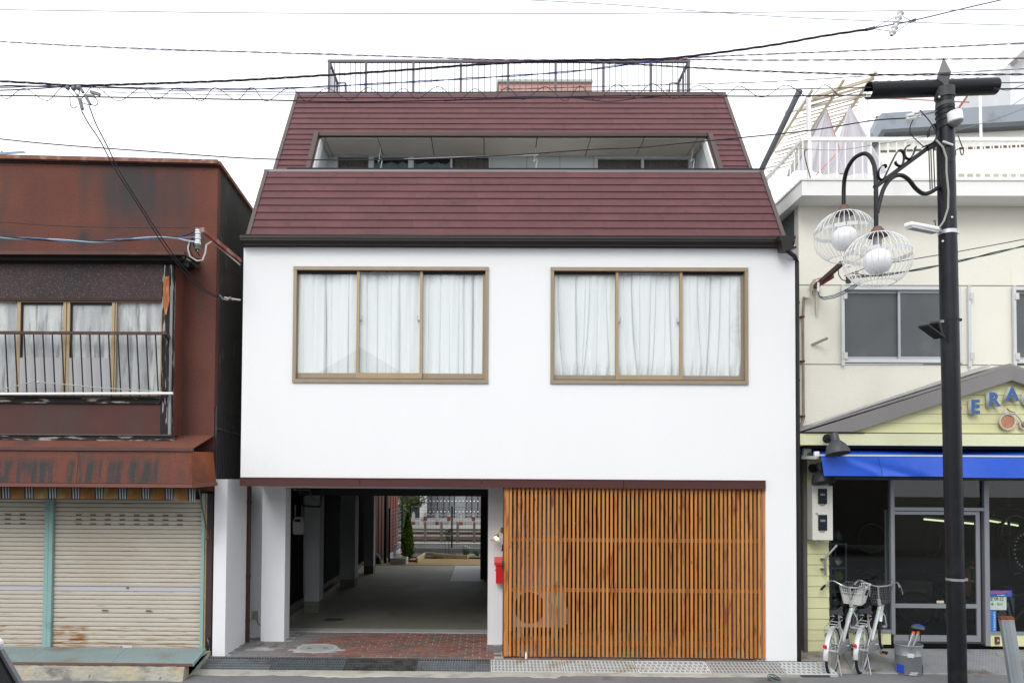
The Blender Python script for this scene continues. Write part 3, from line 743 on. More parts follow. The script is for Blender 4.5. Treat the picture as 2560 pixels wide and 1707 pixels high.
def curtain(px0, px1, lab, seed, kind=0):
    r = random.Random(seed); a_, b_ = ax(px0, .12, 800), ax(px1, .12, 800); zt_, zb_ = az(674, .12), az(946, .12)
    nf = 7 if kind == 0 else 8
    ph_ = [(i + r.uniform(-.38, .38)) / nf for i in range(1, nf)]; dr = [r.uniform(-.012, .02) + (0 if kind == 0 else .06 * math.sin(i)) for i in range(1, nf)]; dp = [r.choice((.25, .5, .8, 1.3)) * r.uniform(.8, 1.2) for _ in ph_]
    def fn(u, v):
        y = .086; v_ = 1 - v     # v_ 0 at top
        for p, d_, w_ in zip(ph_, dr, dp):
            c = p + d_ * v_ * (1 if kind == 0 else v_ * 1.6); s = .008 + .040 * v_
            q_ = u - c; y += w_ * .060 * min(1, .45 + v_ * 1.3) * (math.exp(-q_ / (s * 1.3)) if q_ > 0 else math.exp(q_ / .010))
        y += .014 * math.sin(u * 9 + seed * 2 + v_ * 1.5) + .010 * math.sin(u * 21 + seed) * v_ + .004 * math.sin(u * 47 + v_ * 3)
        if kind:
            k = max(0, v_ - .86) / .14; y += k * (.035 + .03 * math.sin(u * 38 + seed) + .012 * math.sin(u * 80))
        return (lerp(a_, b_, u), y, lerp(zb_, zt_, v))
    mb = MB(); mb.grid(150, 26, fn)
    return tag(mb.build('curtain', curtain_m, fix=False), lab, 'curtain', 'white curtains behind the upstairs windows')
for i, (a_, b_) in enumerate(((741, 894), (897, 1052), (1055, 1209))):
    curtain(a_, b_, ('straight pleated white curtain in the left pane of the left upstairs window', 'white curtain with drooping top corners in the middle pane of the left upstairs window', 'pleated white curtain in the right pane of the left upstairs window')[i], 11 + i)
for i, (a_, b_) in enumerate(((1382, 1540), (1543, 1700), (1703, 1857))):
    curtain(a_, b_, ('sagging white curtain bunched at the bottom left of the right upstairs window', 'white curtain crumpled at its foot in the middle pane of the right upstairs window', 'loosely hanging white curtain in the right pane of the right upstairs window')[i], 31 + i, 1)

# ---------------- ground floor: pier, recess, pilaster, columns
cols_m = M('white_column_paint', (.76, .77, .79), .85, var=.03, scale=3, bump=.25, bscale=50, bdist=.005)
Z0 = -.02
wx0, wx1 = ax(531, 0, 1600), ax(562.5, 0, 1600)
wing = MB(); wing.box(wx0, wx1, 0, .97, Z0, az(1197, 0, 540)); wing.build('site_pier', cols_m, house, label='free-standing white wing wall at the left corner')
YB = ag(640, 1592).y
MB().box(ax(605, YB), ax(660, YB), YB, YB + .12, Z0, ZG - .01).build('recess_wall', cols_m, house)
MB().box(ax(657, .97), ax(715, .97), .97, 1.27, Z0, ZG - .06).build('pilaster', cols_m, house, label='square white pilaster at the left of the garage entrance')
MB().box(ax(655, .99), ax(716, .99), .985, 1.3, ZG - .16, ZG - .061).build('pilaster_head', M('head_grey', (.45, .46, .46), .8), house)
CY_ = ag(1240, 1609).y
rc0, rc1 = ax(1221, CY_), ax(1258, CY_)
MB().box(rc0, rc1 + .0, CY_, CY_ + .18, Z0, ZG - .03).build('right_column', cols_m, house, label='white column between the garage and the wooden screen')
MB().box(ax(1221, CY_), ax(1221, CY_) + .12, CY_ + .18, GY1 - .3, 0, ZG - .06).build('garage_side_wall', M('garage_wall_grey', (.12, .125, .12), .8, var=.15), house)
MB().box(-3.42, rc0 + .1, CY_ + .03, CY_ + .20, az(1222, CY_), ZG - .055).build('entrance_lintel', cols_m, house)
# downpipe in the recess
dx = ax(623.5, .9); mb = MB(); mb.cyl((dx, .9, ZG - .02), (dx, .9, 0), .036, 12); mb.build('recess_downpipe', M('maroon_pipe', (.055, .022, .02), .4, var=.2), house, label='maroon downpipe in the left recess')
for z in (2.1, .98, .30): MB().cyl((dx, .9, z), (dx, .9, z + .05), .042, 12).build('pipe_joint', M('maroon_joint', (.05, .02, .018), .4), house)
# interior pillars on the left of the garage
pm = M('pillar_grey', (.34, .37, .38), .8, var=.12, scale=2, bump=.2); pl = M('plinth_grey', (.16, .16, .14), .9, var=.2)
for (a_, b_, y_, p0_, back) in ((763.6, 801, 1530, 1502, .35), (852, 889, 1467, 1447, .45), (911.5, 935.5, 1433, 1414, .3)):
    g = ag((a_ + b_) / 2, y_); Yp = g.y; zp = az(p0_, Yp, a_)
    MB().box(ax(a_, Yp), ax(b_, Yp), Yp, Yp + back, zp, ZG - .07).build('garage_pillar', pm, house)
    MB().box(ax(a_, Yp) + .002, ax(b_, Yp) - .002, Yp + .003, Yp + back - .003, 0, zp).build('pillar_plinth', pl, house)
# ceiling beams across the garage
for y in (3.4, 6.7): MB().box(-3.5, ax(1221, CY_), y, y + .3, 2.18, ZG - .07).build('ceiling_beam', M('beam_dark', (.05, .055, .055), .8), house)
# charcoal steel frame of the rear opening
YF = 10.4 * .80; fm = M('charcoal_frame', (.028, .034, .034), .5, var=.1)
mb = MB(); zt_ = az(1233, YF, 1080)
mb.box(ax(938, YF), ax(1202, YF), YF, YF + .2, zt_, ZG - .06); mb.box(ax(1202, YF), ax(1224, YF), YF, YF + .2, 0, ZG - .06)
mb.build('rear_opening_frame', fm, house)
# corrugated dark neighbour boards along the garage left side
bm_ = M('dark_brown_boards', (.014, .011, .010), .95, spec=.05, var=.35, scale=2, stretch=(1, 6, .3))
fb = thing('boundary_fence', (-3.7, 5, 0), 'dark brown upright board fence along the left side of the garage', 'fence')
y = .98; k = 0
while y < 13.0:
    MB().box(-3.74 - (.012 if k % 2 else 0), -3.70, y, y + .118, 0, ZG - .06).build('board', bm_, fb); y += .12; k += 1
# low concrete footing between pillars
mb = MB(); mb.box(-3.69, -3.52, 1.3, 10.5, 0, .09); struct(mb.build('footing', M('footing_concrete', (.12, .11, .09), .95, bump=.5, bscale=20), label='low rough footing along the fence'))
# gas meter with pipes
gy = 3.0; gm = thing('gas_meter', at(745, 1320, gy), 'grey gas meter hanging on pipes beside the first garage pillar', 'gas meter')
mmat = M('meter_grey', (.36, .37, .35), .5, var=.06)
p = at(745, 1318, gy); z1_, z0_ = az(1292, gy, 745), az(1336, gy, 745); xa, xb = ax(731.5, gy, 1300), ax(759.5, gy, 1300)
mb = MB(); mb.prism([(xa + .02, gy, z0_), (xb - .02, gy, z0_), (xb, gy, z0_ + .04), (xb, gy, z1_ - .10), (xb - .03, gy, z1_), (xa + .03, gy, z1_), (xa, gy, z1_ - .10), (xa, gy, z0_ + .04)], (0, .14, 0)); mb.build('case', mmat, gm, bevel=.01)
MB().box(xa + .04, xb - .06, gy - .012, gy - .001, z1_ - .085, z1_ - .035).build('dial_window', black_m, gm)
MB().box(xa + .01, xb - .01, gy - .02, gy - .001, z0_ + .02, z1_ - .12).build('front_plate', mmat, gm, bevel=.008)
pipe_m = M('pipe_grey', (.20, .22, .24), .5)
for px_ in (738, 755): MB().tube([at(px_, 1290, gy + .07), at(px_, 1265, gy + .07), at(px_, 1262, gy + .12)], .014, 8).build('riser', pipe_m, gm)
MB().tube([at(755, 1264, gy + .07), at(800, 1266, gy + .07), at(803, 1240, gy + .07), at(806, 1215, gy + .07)], .022, 8).build('feed_pipe', M('pipe_dark', (.05, .055, .06), .5), gm)
MB().tube([at(733, 1224, gy), at(775, 1224, gy), at(777, 1240, gy), at(790, 1252, gy)], .014, 8).build('conduit', pipe_m, gm)
MB().cyl(at(761, 1240, gy + .2), at(761, 1487, gy + .2), .02, 8).build('down_conduit', pipe_m, gm)
# socket with cable beside the pilaster
s = at(643, 1535, YB - .01); t = thing('outdoor_socket', (s.x, YB, s.z), 'small beige outdoor socket with a dangling black lead on the recess wall', 'socket')
MB().box(ax(638, YB), ax(649.5, YB), YB - .05, YB, az(1544, YB, 640), az(1526, YB, 640)).build('cover', M('socket_beige', (.33, .30, .25), .5), t, bevel=.006)
MB().tube([at(642, 1543, YB - .03), at(643, 1552, YB - .04), at(648, 1561, YB - .04), at(657, 1562, YB - .03)], .006, 6).build('lead', black_m, t)

# ---------------- behind the lattice
YP = 1.9
gp = M('grey_panel', (.55, .52, .52), .8, var=.06)
MB().box(rc1 + .002, ax(1403, YP), YP, YP + .06, 0, ZG - .065).build('recess_panel', gp, house, label='plain grey panel behind the outdoor unit')
MB().box(ax(1837, YP), XD + .0, YP, YP + .06, 0, ZG - .065).build('recess_panel', gp, house)
MB().box(XD - .04, XD - .002, .06, YP, 0, ZG - .065).build('recess_side', gp, house)
MB().box(rc1 + .125, XD - .045, YP - .03, YP + .08, az(1235, YP), ZG - .066).build('recess_header', M('header_maroon', (.075, .035, .032), .5), house)
MB().box(rc0 + .2, XD, .5, YP + 2.8, -.3, -.004).build('recess_floor', conc_m, house)
mb = MB(); mb.box(ax(1403, YP), ax(1837, YP), YP + 2.6, YP + 2.7, 0, ZG - .065); mb.box(ax(1403, YP) - .05, ax(1403, YP), YP + .06, YP + 2.6, 0, ZG - .065); mb.box(ax(1837, YP), ax(1837, YP) + .05, YP + .06, YP + 2.6, 0, ZG - .065)
mb.build('inner_room_wall', M('inner_room', (.035, .018, .016), .8), house)
glass_in = glass_mat('recess_glass', (.5, .5, .5), 1.3)
xg = [ax(p, YP) for p in (1405, 1511, 1620, 1728, 1836)]
for a_, b_ in zip(xg[:-1], xg[1:]):
    mb = MB(); mb.box(a_, a_ + .05, YP, YP + .05, .06, az(1236, YP)); mb.box(b_ - .05, b_, YP, YP + .05, .06, az(1236, YP)); mb.box(a_ + .05, b_ - .05, YP, YP + .05, .06, .13)
    f_ = mb.build('glass_door', M('dark_door_frame', (.03, .016, .014), .4), house)
    MB().box(a_ + .048, b_ - .048, YP + .02, YP + .026, .13, az(1236, YP)).build('pane', glass_in, f_)
# outdoor unit
uy = 1.35; g = lambda px, py: at(px, py, uy)
ac = thing('outdoor_unit', g(1355, 1567), 'pale grey air conditioner outdoor unit behind the left end of the wooden screen', 'air conditioner')
acm = M('unit_ivory', (.50, .50, .47), .5, var=.05)
xa, xb, za, zb_ = ax(1283, uy), ax(1412, uy), az(1567, uy), az(1466, uy)
MB().box(xa, xb, uy, uy + .30, za, zb_).build('casing', acm, ac, bevel=.015)
MB().box(xb, xb + .07, uy + .05, uy + .25, za + .05, za + .30).build('valve_cover', acm, ac, bevel=.01)
fc = Vector((ax(1325, uy), uy, az(1517, uy)))
mb = MB(); mb.lathe([(0, .0), (.235, .0), (.245, .006), (.235, .012)], fc + Vector((0, -.002, 0)), axis=(0, -1, 0), n=32); mb.build('fan_opening', M('fan_dark', (.03, .03, .03), .6), ac)
for i in range(10): MB().tube([fc + Vector((r_ * math.cos(a), -.02, r_ * math.sin(a))) for r_ in [.024 * (i + 1)] for a in [j * math.pi / 12 for j in range(24)]], .0016, 4, closed=True).build('guard_ring', M('guard_grey', (.2, .2, .19), .5) if i == 0 else bpy.data.materials['guard_grey'], ac)
for px_ in (1300, 1390): MB().box(ax(px_, uy) - .04, ax(px_, uy) + .04, uy + .02, uy + .28, 0, za).build('foot', M('foot_plastic', (.30, .30, .28), .6), ac)
# pendant bulbs inside
for (px_, py_), lb in (((1425, 1300), 'upper left glowing bulb pair'), ((1437, 1312), 'lower right glowing bulb pair')):
    yl = 3.4; c = at(px_, py_, yl); t = thing('pendant_lamp', c, lb + ' hanging in the dark room behind the wooden screen', 'pendant lamp')
    MB().ball(c, .022, .022, .034, 8, 6).build('bulb', M('bulb_glow', (1, .86, .62), .4, emit=18), t)
    MB().lathe([(.02, .03), (.045, -.01), (.05, -.05)], c, n=12).build('glass_shade', M('amber_shade', (.5, .3, .08), .3), t)
    MB().cyl(c + Vector((0, 0, .03)), (c.x, c.y, ZG - .07), .003, 4).build('flex', black_m, t)
# plant behind the right end of the screen
c = at(1852, 1583, 1.5); pt = thing('potted_plant', (c.x, 1.5, 0), 'small twiggy potted plant behind the right end of the wooden screen', 'plant')
MB().lathe([(.06, 0), (.08, .02), (.10, .18), (.09, .18), (.085, .16), (0, .16)], (c.x, 1.5, 0), n=14).build('pot', M('terracotta', (.16, .08, .05), .8), pt)
mb = MB(); lf = MB()
for i in range(16):
    a = R.uniform(0, 6.28); h = R.uniform(.35, .75); e_ = Vector((c.x + .13 * math.cos(a), 1.5 + .13 * math.sin(a), h)); mb.tube([(c.x, 1.5, .15), (c.x + .04 * math.cos(a), 1.5 + .04 * math.sin(a), h * .6), e_], [.006, .004, .002], 4)
    for j in range(5): p_ = Vector((c.x, 1.5, .15)).lerp(e_, R.uniform(.5, 1)) ; lf.poly([p_, p_ + Vector((R.uniform(-.04, .04), R.uniform(-.03, .03), R.uniform(0, .05))), p_ + Vector((R.uniform(-.04, .04), R.uniform(-.03, .03), R.uniform(-.02, .03)))])
mb.build('stem', M('twig_brown', (.10, .05, .03), .8), pt); lf.build('foliage', M('plant_red_green', (.10, .06, .03), .7), pt, fix=False)

# ---------------- wooden lattice screen
YL = .03
lat = thing('lattice_screen', (ax(1586, YL), YL, 0), 'orange stained cedar lattice screen of tall upright slats', 'screen')
x0, x1 = ax(1260, YL, 1400), ax(1913, YL, 1400)
zb_l, zt_l = .022, ZG - .075
MB().box(x0, x0 + .063, YL, YL + .10, zb_l, zt_l).build('end_post', wood_s, lat)
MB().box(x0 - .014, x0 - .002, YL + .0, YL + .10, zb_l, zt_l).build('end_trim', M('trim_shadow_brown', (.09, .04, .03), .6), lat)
xs0, xs1 = ax(1276.2, YL, 1400), ax(1909.5, YL, 1400)
NS = 61; sp = (xs1 - xs0) / (NS - 1); pr = None
for i in range(NS):
    X_ = xs0 + sp * i
    if pr is None: pr = MB().box(X_ - .0165, X_ + .0165, YL, YL + .032, zb_l, zt_l).build('slat', wood_s, lat, bevel=.0015); o = pr
    else: o = copy_obj(pr, lat, (X_, WO[pr].y, WO[pr].z))
    o.location.x += R.uniform(-.0012, .0012); o.location.y += R.uniform(-.0015, .0015); o.rotation_euler = (R.uniform(-.001, .001), R.uniform(-.0006, .0006), R.uniform(-.03, .03))
    if i: o.location.z += R.uniform(-.003, .003)
for pa, pb in ((1343.5, 1353), (1469, 1478.5)):
    MB().box(x0 + .064, x1, YL + .037, YL + .065, az(pb, YL, 1270), az(pa, YL, 1270)).build('rail', wood_r, lat)
MB().box(x0 + .064, x1, YL + .037, YL + .065, az(1228, YL, 1270), zt_l).build('rail', wood_r, lat)
MB().box(x0 + .064, x1, YL + .10, YL + .14, az(1611, YL + .1, 1270), az(1599, YL + .1, 1270)).build('foot_rail', wood_r, lat)
for k in (0, 1, 20, 38, 58): X_ = xs0 + sp * (k + .5); MB().box(X_ - .04, X_ + .04, YL + .09, YL + .15, .0, az(1611, YL + .1, 1270) - .001).build('foot_block', wood_s, lat)
# ---------------- wall lamp, door bell bracket, letter box on the column
YW = CY_
shade_glass = bpy.data.materials.new('lamp_glass'); shade_glass.use_nodes = True
_N, _L = shade_glass.node_tree.nodes, shade_glass.node_tree.links; _a = _N.new('ShaderNodeBsdfTransparent'); _b = _N.new('ShaderNodeBsdfTranslucent'); _b.inputs[0].default_value = (.9, .86, .8, 1)
_c = _N.new('ShaderNodeMixShader'); _c.inputs[0].default_value = .4; _L.new(_a.outputs[0], _c.inputs[1]); _L.new(_b.outputs[0], _c.inputs[2]); _L.new(_c.outputs[0], _N['Material Output'].inputs[0])
t = thing('wall_lamp', (rc1, YW, az(1330, YW, 1255)), 'brass wall lamp with flared clear glass shade, lit, on the white column', 'wall lamp')
br = M('polished_brass', (.55, .33, .10), .3, metal=.9)
ly = YW - .16
MB().lathe([(.045, 0), (.045, .012), (.02, .03)], at(1257, 1325, YW), axis=(0, -1, 0), n=16).build('wall_plate', br, t)
MB().tube([at(1256, 1325, YW - .02), at(1254, 1327, ly + .04), at(1250, 1328, ly), at(1246, 1331, ly), at(1245, 1336, ly)], .006, 8).build('arm', br, t)
sc = at(1244, 1336, ly)
axd = Vector((-.35, -.1, -1)).normalized()
MB().lathe([(.012, -.01), (.024, .0), (.028, .02), (.024, .035)], sc, axis=axd, n=16).build('holder', br, t)
MB().lathe([(.022, .02), (.035, .04), (.06, .08), (.085, .115), (.083, .115), (.058, .08), (.033, .04), (.020, .02)], sc, axis=axd, n=20).build('shade', shade_glass, t)
MB().ball(sc + axd * .055, .022, .022, .026, 10, 8).build('bulb', M('bulb_warm', (1, .80, .55), .4, emit=9), t)
t = thing('iron_hook', at(1256, 1368, YW), 'small black wrought iron hook under the brass lamp', 'hook')
MB().tube([at(1257, 1361, YW - .02), at(1255, 1366, YW - .04), at(1257, 1370, YW - .03), at(1253, 1376, YW - .05)], .006, 6).build('hook_arm', black_m, t)
MB().box(ax(1256, YW), ax(1259, YW), YW - .02, YW - .001, az(1376, YW, 1255), az(1360, YW, 1255)).build('back_plate', black_m, t)
ly0 = YW - .16; t = thing('letter_box', at(1250, 1457, YW), 'red metal letter box with sloping lid on the white column', 'letter box')
X0, X1 = ax(1240, ly0, 1400), ax(1262, ly0, 1400); zA, zB, zC = az(1457.5, ly0, 1250), az(1410, ly0, 1250), az(1394.5, ly0, 1250)
MB().box(X0, X1, ly0, YW - .002, zA, zB).build('body', red_box, t, bevel=.004)
mb = MB(); xl = ax(1236, ly0 - .01, 1400); mb.prism([(xl, ly0 - .025, zB - .01), (xl, ly0 - .02, zB + .03), (xl, ly0 + .01, zC), (xl, YW - .001, zC + .005), (xl, YW - .001, zB - .01)], (X1 - xl + .005, 0, 0)); mb.build('lid', red_box, t)
MB().cyl((X0 - .012, ly0 + .04, az(1425, ly0)), (X0, ly0 + .04, az(1425, ly0)), .01, 8).build('lock', black_m, t)
dbx = ax(1255, ly0 - .05, 1400)
t = thing('intercom', at(1258, 1420, YW - .2), 'narrow dark grey intercom panel beside the red letter box', 'intercom')
MB().box(ax(1254.5, -.0, 1400), ax(1259.3, 0, 1400), -.03, .03, az(1421, 0, 1255), az(1401, 0, 1255)).build('case', M('intercom_grey', (.05, .055, .065), .4), t)
MB().box(ax(1255.2, -.0, 1400), ax(1258.6, 0, 1400), -.034, -.0305, az(1419, 0, 1255), az(1409, 0, 1255)).build('speaker_grille', black_m, t)
# laundry pole and hooks in the balcony
py_ = q.y + .35
t = thing('laundry_pole', at(1300, 388, py_), 'thin white laundry pole under the balcony ceiling', 'pole')
MB().cyl(at(1010, 398.5, py_), at(1345, 387, py_), .014, 8).build('rod', white_paint, t)
for px_, l_ in ((952, 'white ceiling hook with hanger at the left of the balcony'), (1340, 'twisted white ceiling hook in the middle of the balcony'), (1733, 'white ceiling hook with hanger at the right of the balcony')):
    t = thing('ceiling_hook', at(px_, 365, py_), l_, 'hook', 'hooks under the balcony ceiling'); yy = py_
    MB().tube([(ax(px_, yy, 365), yy, q.z - .036), at(px_ - 2, 380, yy), at(px_ - 4, 398, yy), at(px_ - 7, 404, yy)], .006, 6).build('rod', white_paint, t)
    MB().tube([at(px_ - 6, 404, yy), at(px_ + 1, 397, yy), at(px_ + 3, 403, yy), at(px_ - 2, 428, yy)], .007, 6).build('hanger', white_paint, t)
# ================================================================== YARD AND RAILWAY BEHIND THE GARAGE
# pixel helper for the garden crop: (gx, gy) in the photograph
def leaves(mb, c, rx, ry, rz, n, size, r, shape=None):
    for _ in range(n):
        u = r.uniform(-1, 1); a = r.uniform(0, 6.283); q = r.uniform(.35, 1) ** .5
        s_ = math.sqrt(max(0, 1 - u * u)); k = shape(u) if shape else s_
        p = Vector((c[0] + rx * k * math.cos(a) * q, c[1] + ry * k * math.sin(a) * q, c[2] + rz * u))
        d1 = Vector((r.uniform(-1, 1), r.uniform(-1, 1), r.uniform(-.3, 1))).normalized() * size * r.uniform(.6, 1.3)
        d2 = Vector((r.uniform(-1, 1), r.uniform(-1, 1), r.uniform(-1, 1))).normalized() * size * .5
        mb.poly([p, p + d1 * .5 + d2, p + d1, p + d1 * .5 - d2])
YWL = 10.4 * 1.38
t = thing('low_wall', (ax(1100, YWL), YWL, 0), 'low smooth grey concrete kerb wall at the back of the sand yard', 'wall')
MB().box(ax(1015, YWL), ax(1215, YWL), YWL, YWL + .15, 0, az(1370, YWL)).build('wall_block', M('block_grey', (.26, .28, .30), .8, var=.08), t)
fcm = M('fence_black', (.015, .017, .017), .5)
t = thing('mesh_fence', (ax(1100, YWL), YWL + .07, 0), 'black wire mesh fence on the low grey wall behind the yard', 'fence')
zt_, zb_ = az(1267, YWL + .08), az(1369, YWL + .08)
for px_ in (1026, 1130.5, 1213): MB().box(ax(px_, YWL) - .025, ax(px_, YWL) + .025, YWL + .06, YWL + .10, zb_, zt_ + .02).build('post', fcm, t)
mb = MB(); x0_, x1_ = ax(1026, YWL), ax(1215, YWL)
k = 26
for i in range(k + 1): X_ = lerp(x0_, x1_, i / k); mb.cyl((X_, YWL + .08, zb_), (X_, YWL + .08, zt_), .0022, 4)
for i in range(13): z = lerp(zb_, zt_, i / 12); mb.cyl((x0_, YWL + .085, z), (x1_, YWL + .085, z), .0022, 4)
stuff(mb.build('wire_mesh', fcm, t, fix=False))
MB().cyl((x0_, YWL + .085, zt_), (x1_, YWL + .085, zt_), .01, 6).build('top_wire', M('top_wire_grey', (.3, .3, .3), .5), t)
# side mesh fence, receding on the left of the yard
t = thing('side_mesh_fence', (ax(975, 13), 13, 0), 'thin wire mesh fence between two dark posts left of the conifer', 'fence')
xa = at(974, 1300, 12.0); xb = at(1005, 1300, 14.4)
za_ = az(1270, 12.0)
for p_ in (xa, xb): MB().box(p_.x - .03, p_.x + .03, p_.y - .03, p_.y + .03, 0, 1.62).build('post', fcm, t)
mb = MB()
for i in range(14): z = lerp(.1, 1.55, i / 13); mb.cyl((xa.x, xa.y, z), (xb.x, xb.y, z), .004, 4)
for i in range(14): p_ = xa.lerp(xb, i / 13); mb.cyl((p_.x, p_.y, .1), (p_.x, p_.y, 1.55), .003, 4)
stuff(mb.build('wire_mesh', M('wire_grey', (.25, .27, .28), .5), t, fix=False))
# red corrugated shed and brown boards on the left side of the yard
t = thing('red_shed', (ax(960, 15), 15, 0), 'rusty red corrugated shed wall at the left edge of the yard', 'shed')
rm = M('rusty_red_sheet', (.23, .045, .022), .7, var=.25, scale=2, stretch=(1, 1, .3), col2=(.10, .04, .035), mscale=2, lo=.45, hi=.7)
xs_ = ax(943, 11.2)
sy = [11.3, 11.9, 12.5, 13.1, 13.7, 14.4]
xw = at(994, 1250, 14.5).x
for i in range(16):
    a_ = i / 16; b_ = (i + 1) / 16; pa = Vector((lerp(ax(940, 11.2), xw, a_), lerp(11.2, 14.8, a_), 0)); pb = Vector((lerp(ax(940, 11.2), xw, b_), lerp(11.2, 14.8, b_), 0))
    n_ = Vector(((-(pb - pa).y), (pb - pa).x, 0)).normalized() * (.02 if i % 2 else .0)
    MB().prism([pa + n_, pb + n_, pb + n_ + Vector((0, 0, 3.2)), pa + n_ + Vector((0, 0, 3.2))], (-.03, .0, 0)).build('sheet', rm if i > 8 else M('brown_red_sheet', (.11, .045, .032), .8, var=.3, scale=3, stretch=(1, 1, .3)), t)
MB().box(ax(965, 11.6) - .04, ax(965, 11.6) + .04, 11.55, 11.63, 0, 3).build('corner_post', black_m, t)
# conifer
yc = 12.4; base = ag(1019, 1393); base.y = yc
b0 = Vector((ax(1019, yc, 1390), yc, 0)); top = az(1286, yc)
t = thing('conifer', b0, 'narrow bright green columnar conifer in the yard', 'tree')
MB().cyl(b0, b0 + Vector((0, 0, .5)), .025, 8, .02).build('trunk', M('bark', (.06, .04, .03), .9), t)
r = random.Random(3); mb = MB(); hh = top
def spire(u):
    v = (u + 1) / 2
    return (min(1, v / .12) ** .5) * (1 - max(0, (v - .42)) / .60) ** .85
leaves(mb, (b0.x, b0.y, hh / 2 + .04), .185, .18, hh / 2, 5200, .05, r, spire)
cn = M('conifer_green', (.17, .30, .025), .8, var=.5, scale=12, col2=(.06, .12, .015), mscale=9, lo=.42, hi=.62)
mb.build('crown', cn, t, fix=False)
# concrete tap post, basin, half-round ridge tile
yb_ = 11.55
t = thing('garden_tap', (ax(984, yb_, 1400), yb_, 0), 'pale concrete standpipe with a brass tap behind the white basin', 'tap')
cw = M('basin_white', (.58, .61, .66), .6, var=.05)
MB().box(ax(980.5, yb_, 1380), ax(986.5, yb_, 1380), yb_ + .3, yb_ + .38, 0, az(1362, yb_ + .3)).build('post', cw, t, bevel=.005)
MB().tube([at(987, 1366, yb_ + .33), at(991, 1366, yb_ + .3), at(994, 1368, yb_ + .25), at(996, 1373, yb_ + .22)], .014, 8).build('spout', M('tap_metal', (.4, .38, .35), .3, metal=.8), t)
MB().cyl(at(990, 1362, yb_ + .3), at(990, 1366, yb_ + .3), .02, 8).build('handle', M('tap_handle', (.3, .3, .3), .3, metal=.8), t)
t = thing('wash_basin', (ax(996, yb_, 1405), yb_, 0), 'low white rectangular water basin on the sand', 'basin')
xa, xb = ax(974, yb_ - .2, 1405), ax(1017, yb_ - .2, 1405); zz = az(1396, yb_ - .2); w_ = .035
def rrect(x0, x1, y0, y1, r_, z, k=4):
    out = []
    for cx_, cy_, a0 in ((x1 - r_, y1 - r_, 0), (x0 + r_, y1 - r_, 90), (x0 + r_, y0 + r_, 180), (x1 - r_, y0 + r_, 270)):
        for i in range(k + 1): a = rad(a0 + 90 * i / k); out.append(Vector((cx_ + r_ * math.cos(a), cy_ + r_ * math.sin(a), z)))
    return out
mb = MB(); loops = [rrect(xa, xb, yb_ - .2, yb_ + .25, .07, 0), rrect(xa, xb, yb_ - .2, yb_ + .25, .07, zz), rrect(xa + w_, xb - w_, yb_ - .2 + w_, yb_ + .25 - w_, .05, zz), rrect(xa + w_, xb - w_, yb_ - .2 + w_, yb_ + .25 - w_, .05, zz * .35)]
n0 = 0; k = len(loops[0])
for lp in loops: mb.v += lp
for i in range(3):
    for j in range(k): mb.face([i*k + j, i*k + (j+1) % k, (i+1)*k + (j+1) % k, (i+1)*k + j], True)
mb.face([3*k + j for j in range(k)]); mb.build('bowl', cw, t)
t = thing('roof_tile', at(990, 1380, 12.1), 'long half-round white concrete gutter piece leaning behind the basin', 'gutter piece')
pa, pb = at(976, 1386, 12.0), at(1005, 1374, 13.0); mb = MB()
dv = (pb - pa); nn = 10; b_ = len(mb.v)
for e_ in (pa, pb):
    for j in range(nn + 1): a = math.pi * j / nn; mb.v.append(e_ + Vector((.0, .09 * math.cos(a), .14 * math.sin(a) - .08)))
    for j in range(nn + 1): a = math.pi * (1 - j / nn); mb.v.append(e_ + Vector((.0, .06 * math.cos(a), .11 * math.sin(a) - .08)))
k = 2 * (nn + 1)
for j in range(k): mb.face([b_ + j, b_ + (j+1) % k, b_ + k + (j+1) % k, b_ + k + j])
mb.face([b_ + j for j in range(k)]); mb.build('shell', cw, t)
# timber edging of the flower bed
em = M('bamboo_edging', (.50, .42, .27), .8, var=.2, scale=20)
t = thing('bed_edging', at(1130, 1392, 13.0), 'pale timber edging curving round the flower bed', 'edging')
pts = [(1042, 1404, .16), (1064, 1390, .17), (1088, 1391.5, .15), (1113, 1393, .14), (1140, 1394, .13), (1166, 1394, .12), (1184, 1391, .12), (1194, 1386, .12)]
gp_ = [ag(p[0], p[1] + 3) for p in pts]
for i in range(len(pts) - 1):
    a_, b_ = gp_[i], gp_[i + 1]; h_ = pts[i][2]
    MB().bar((a_.x, a_.y, h_ / 2), (b_.x - .01, b_.y, h_ / 2), .05, h_).build('timber', em, t)
g = ag(1028, 1404); t = thing('brick_edge', (g.x, g.y, 0), 'dark red bricks laid beside the basin', 'bricks')
for px_ in (1022, 1036): g = ag(px_, 1405); MB().box(g.x - .09, g.x + .09, g.y, g.y + .1, 0, .07).build('brick', M('dark_red_brick', (.12, .045, .035), .85), t)
mb = MB(); a_, b_ = ag(1026, 1396), ag(1200, 1392)
mb.grid(24, 6, lambda u, v: (lerp(a_.x, ax(1212, 14), u), lerp(13.0, YWL - .01, v), .05 + .04 * math.sin(u * 31) * math.sin(v * 7)))
o = mb.build('flower_bed', M('bed_gravel', (.13, .11, .10), .95, var=.7, scale=40, bump=1, bscale=50), fix=False); struct(o)
r = random.Random(9)
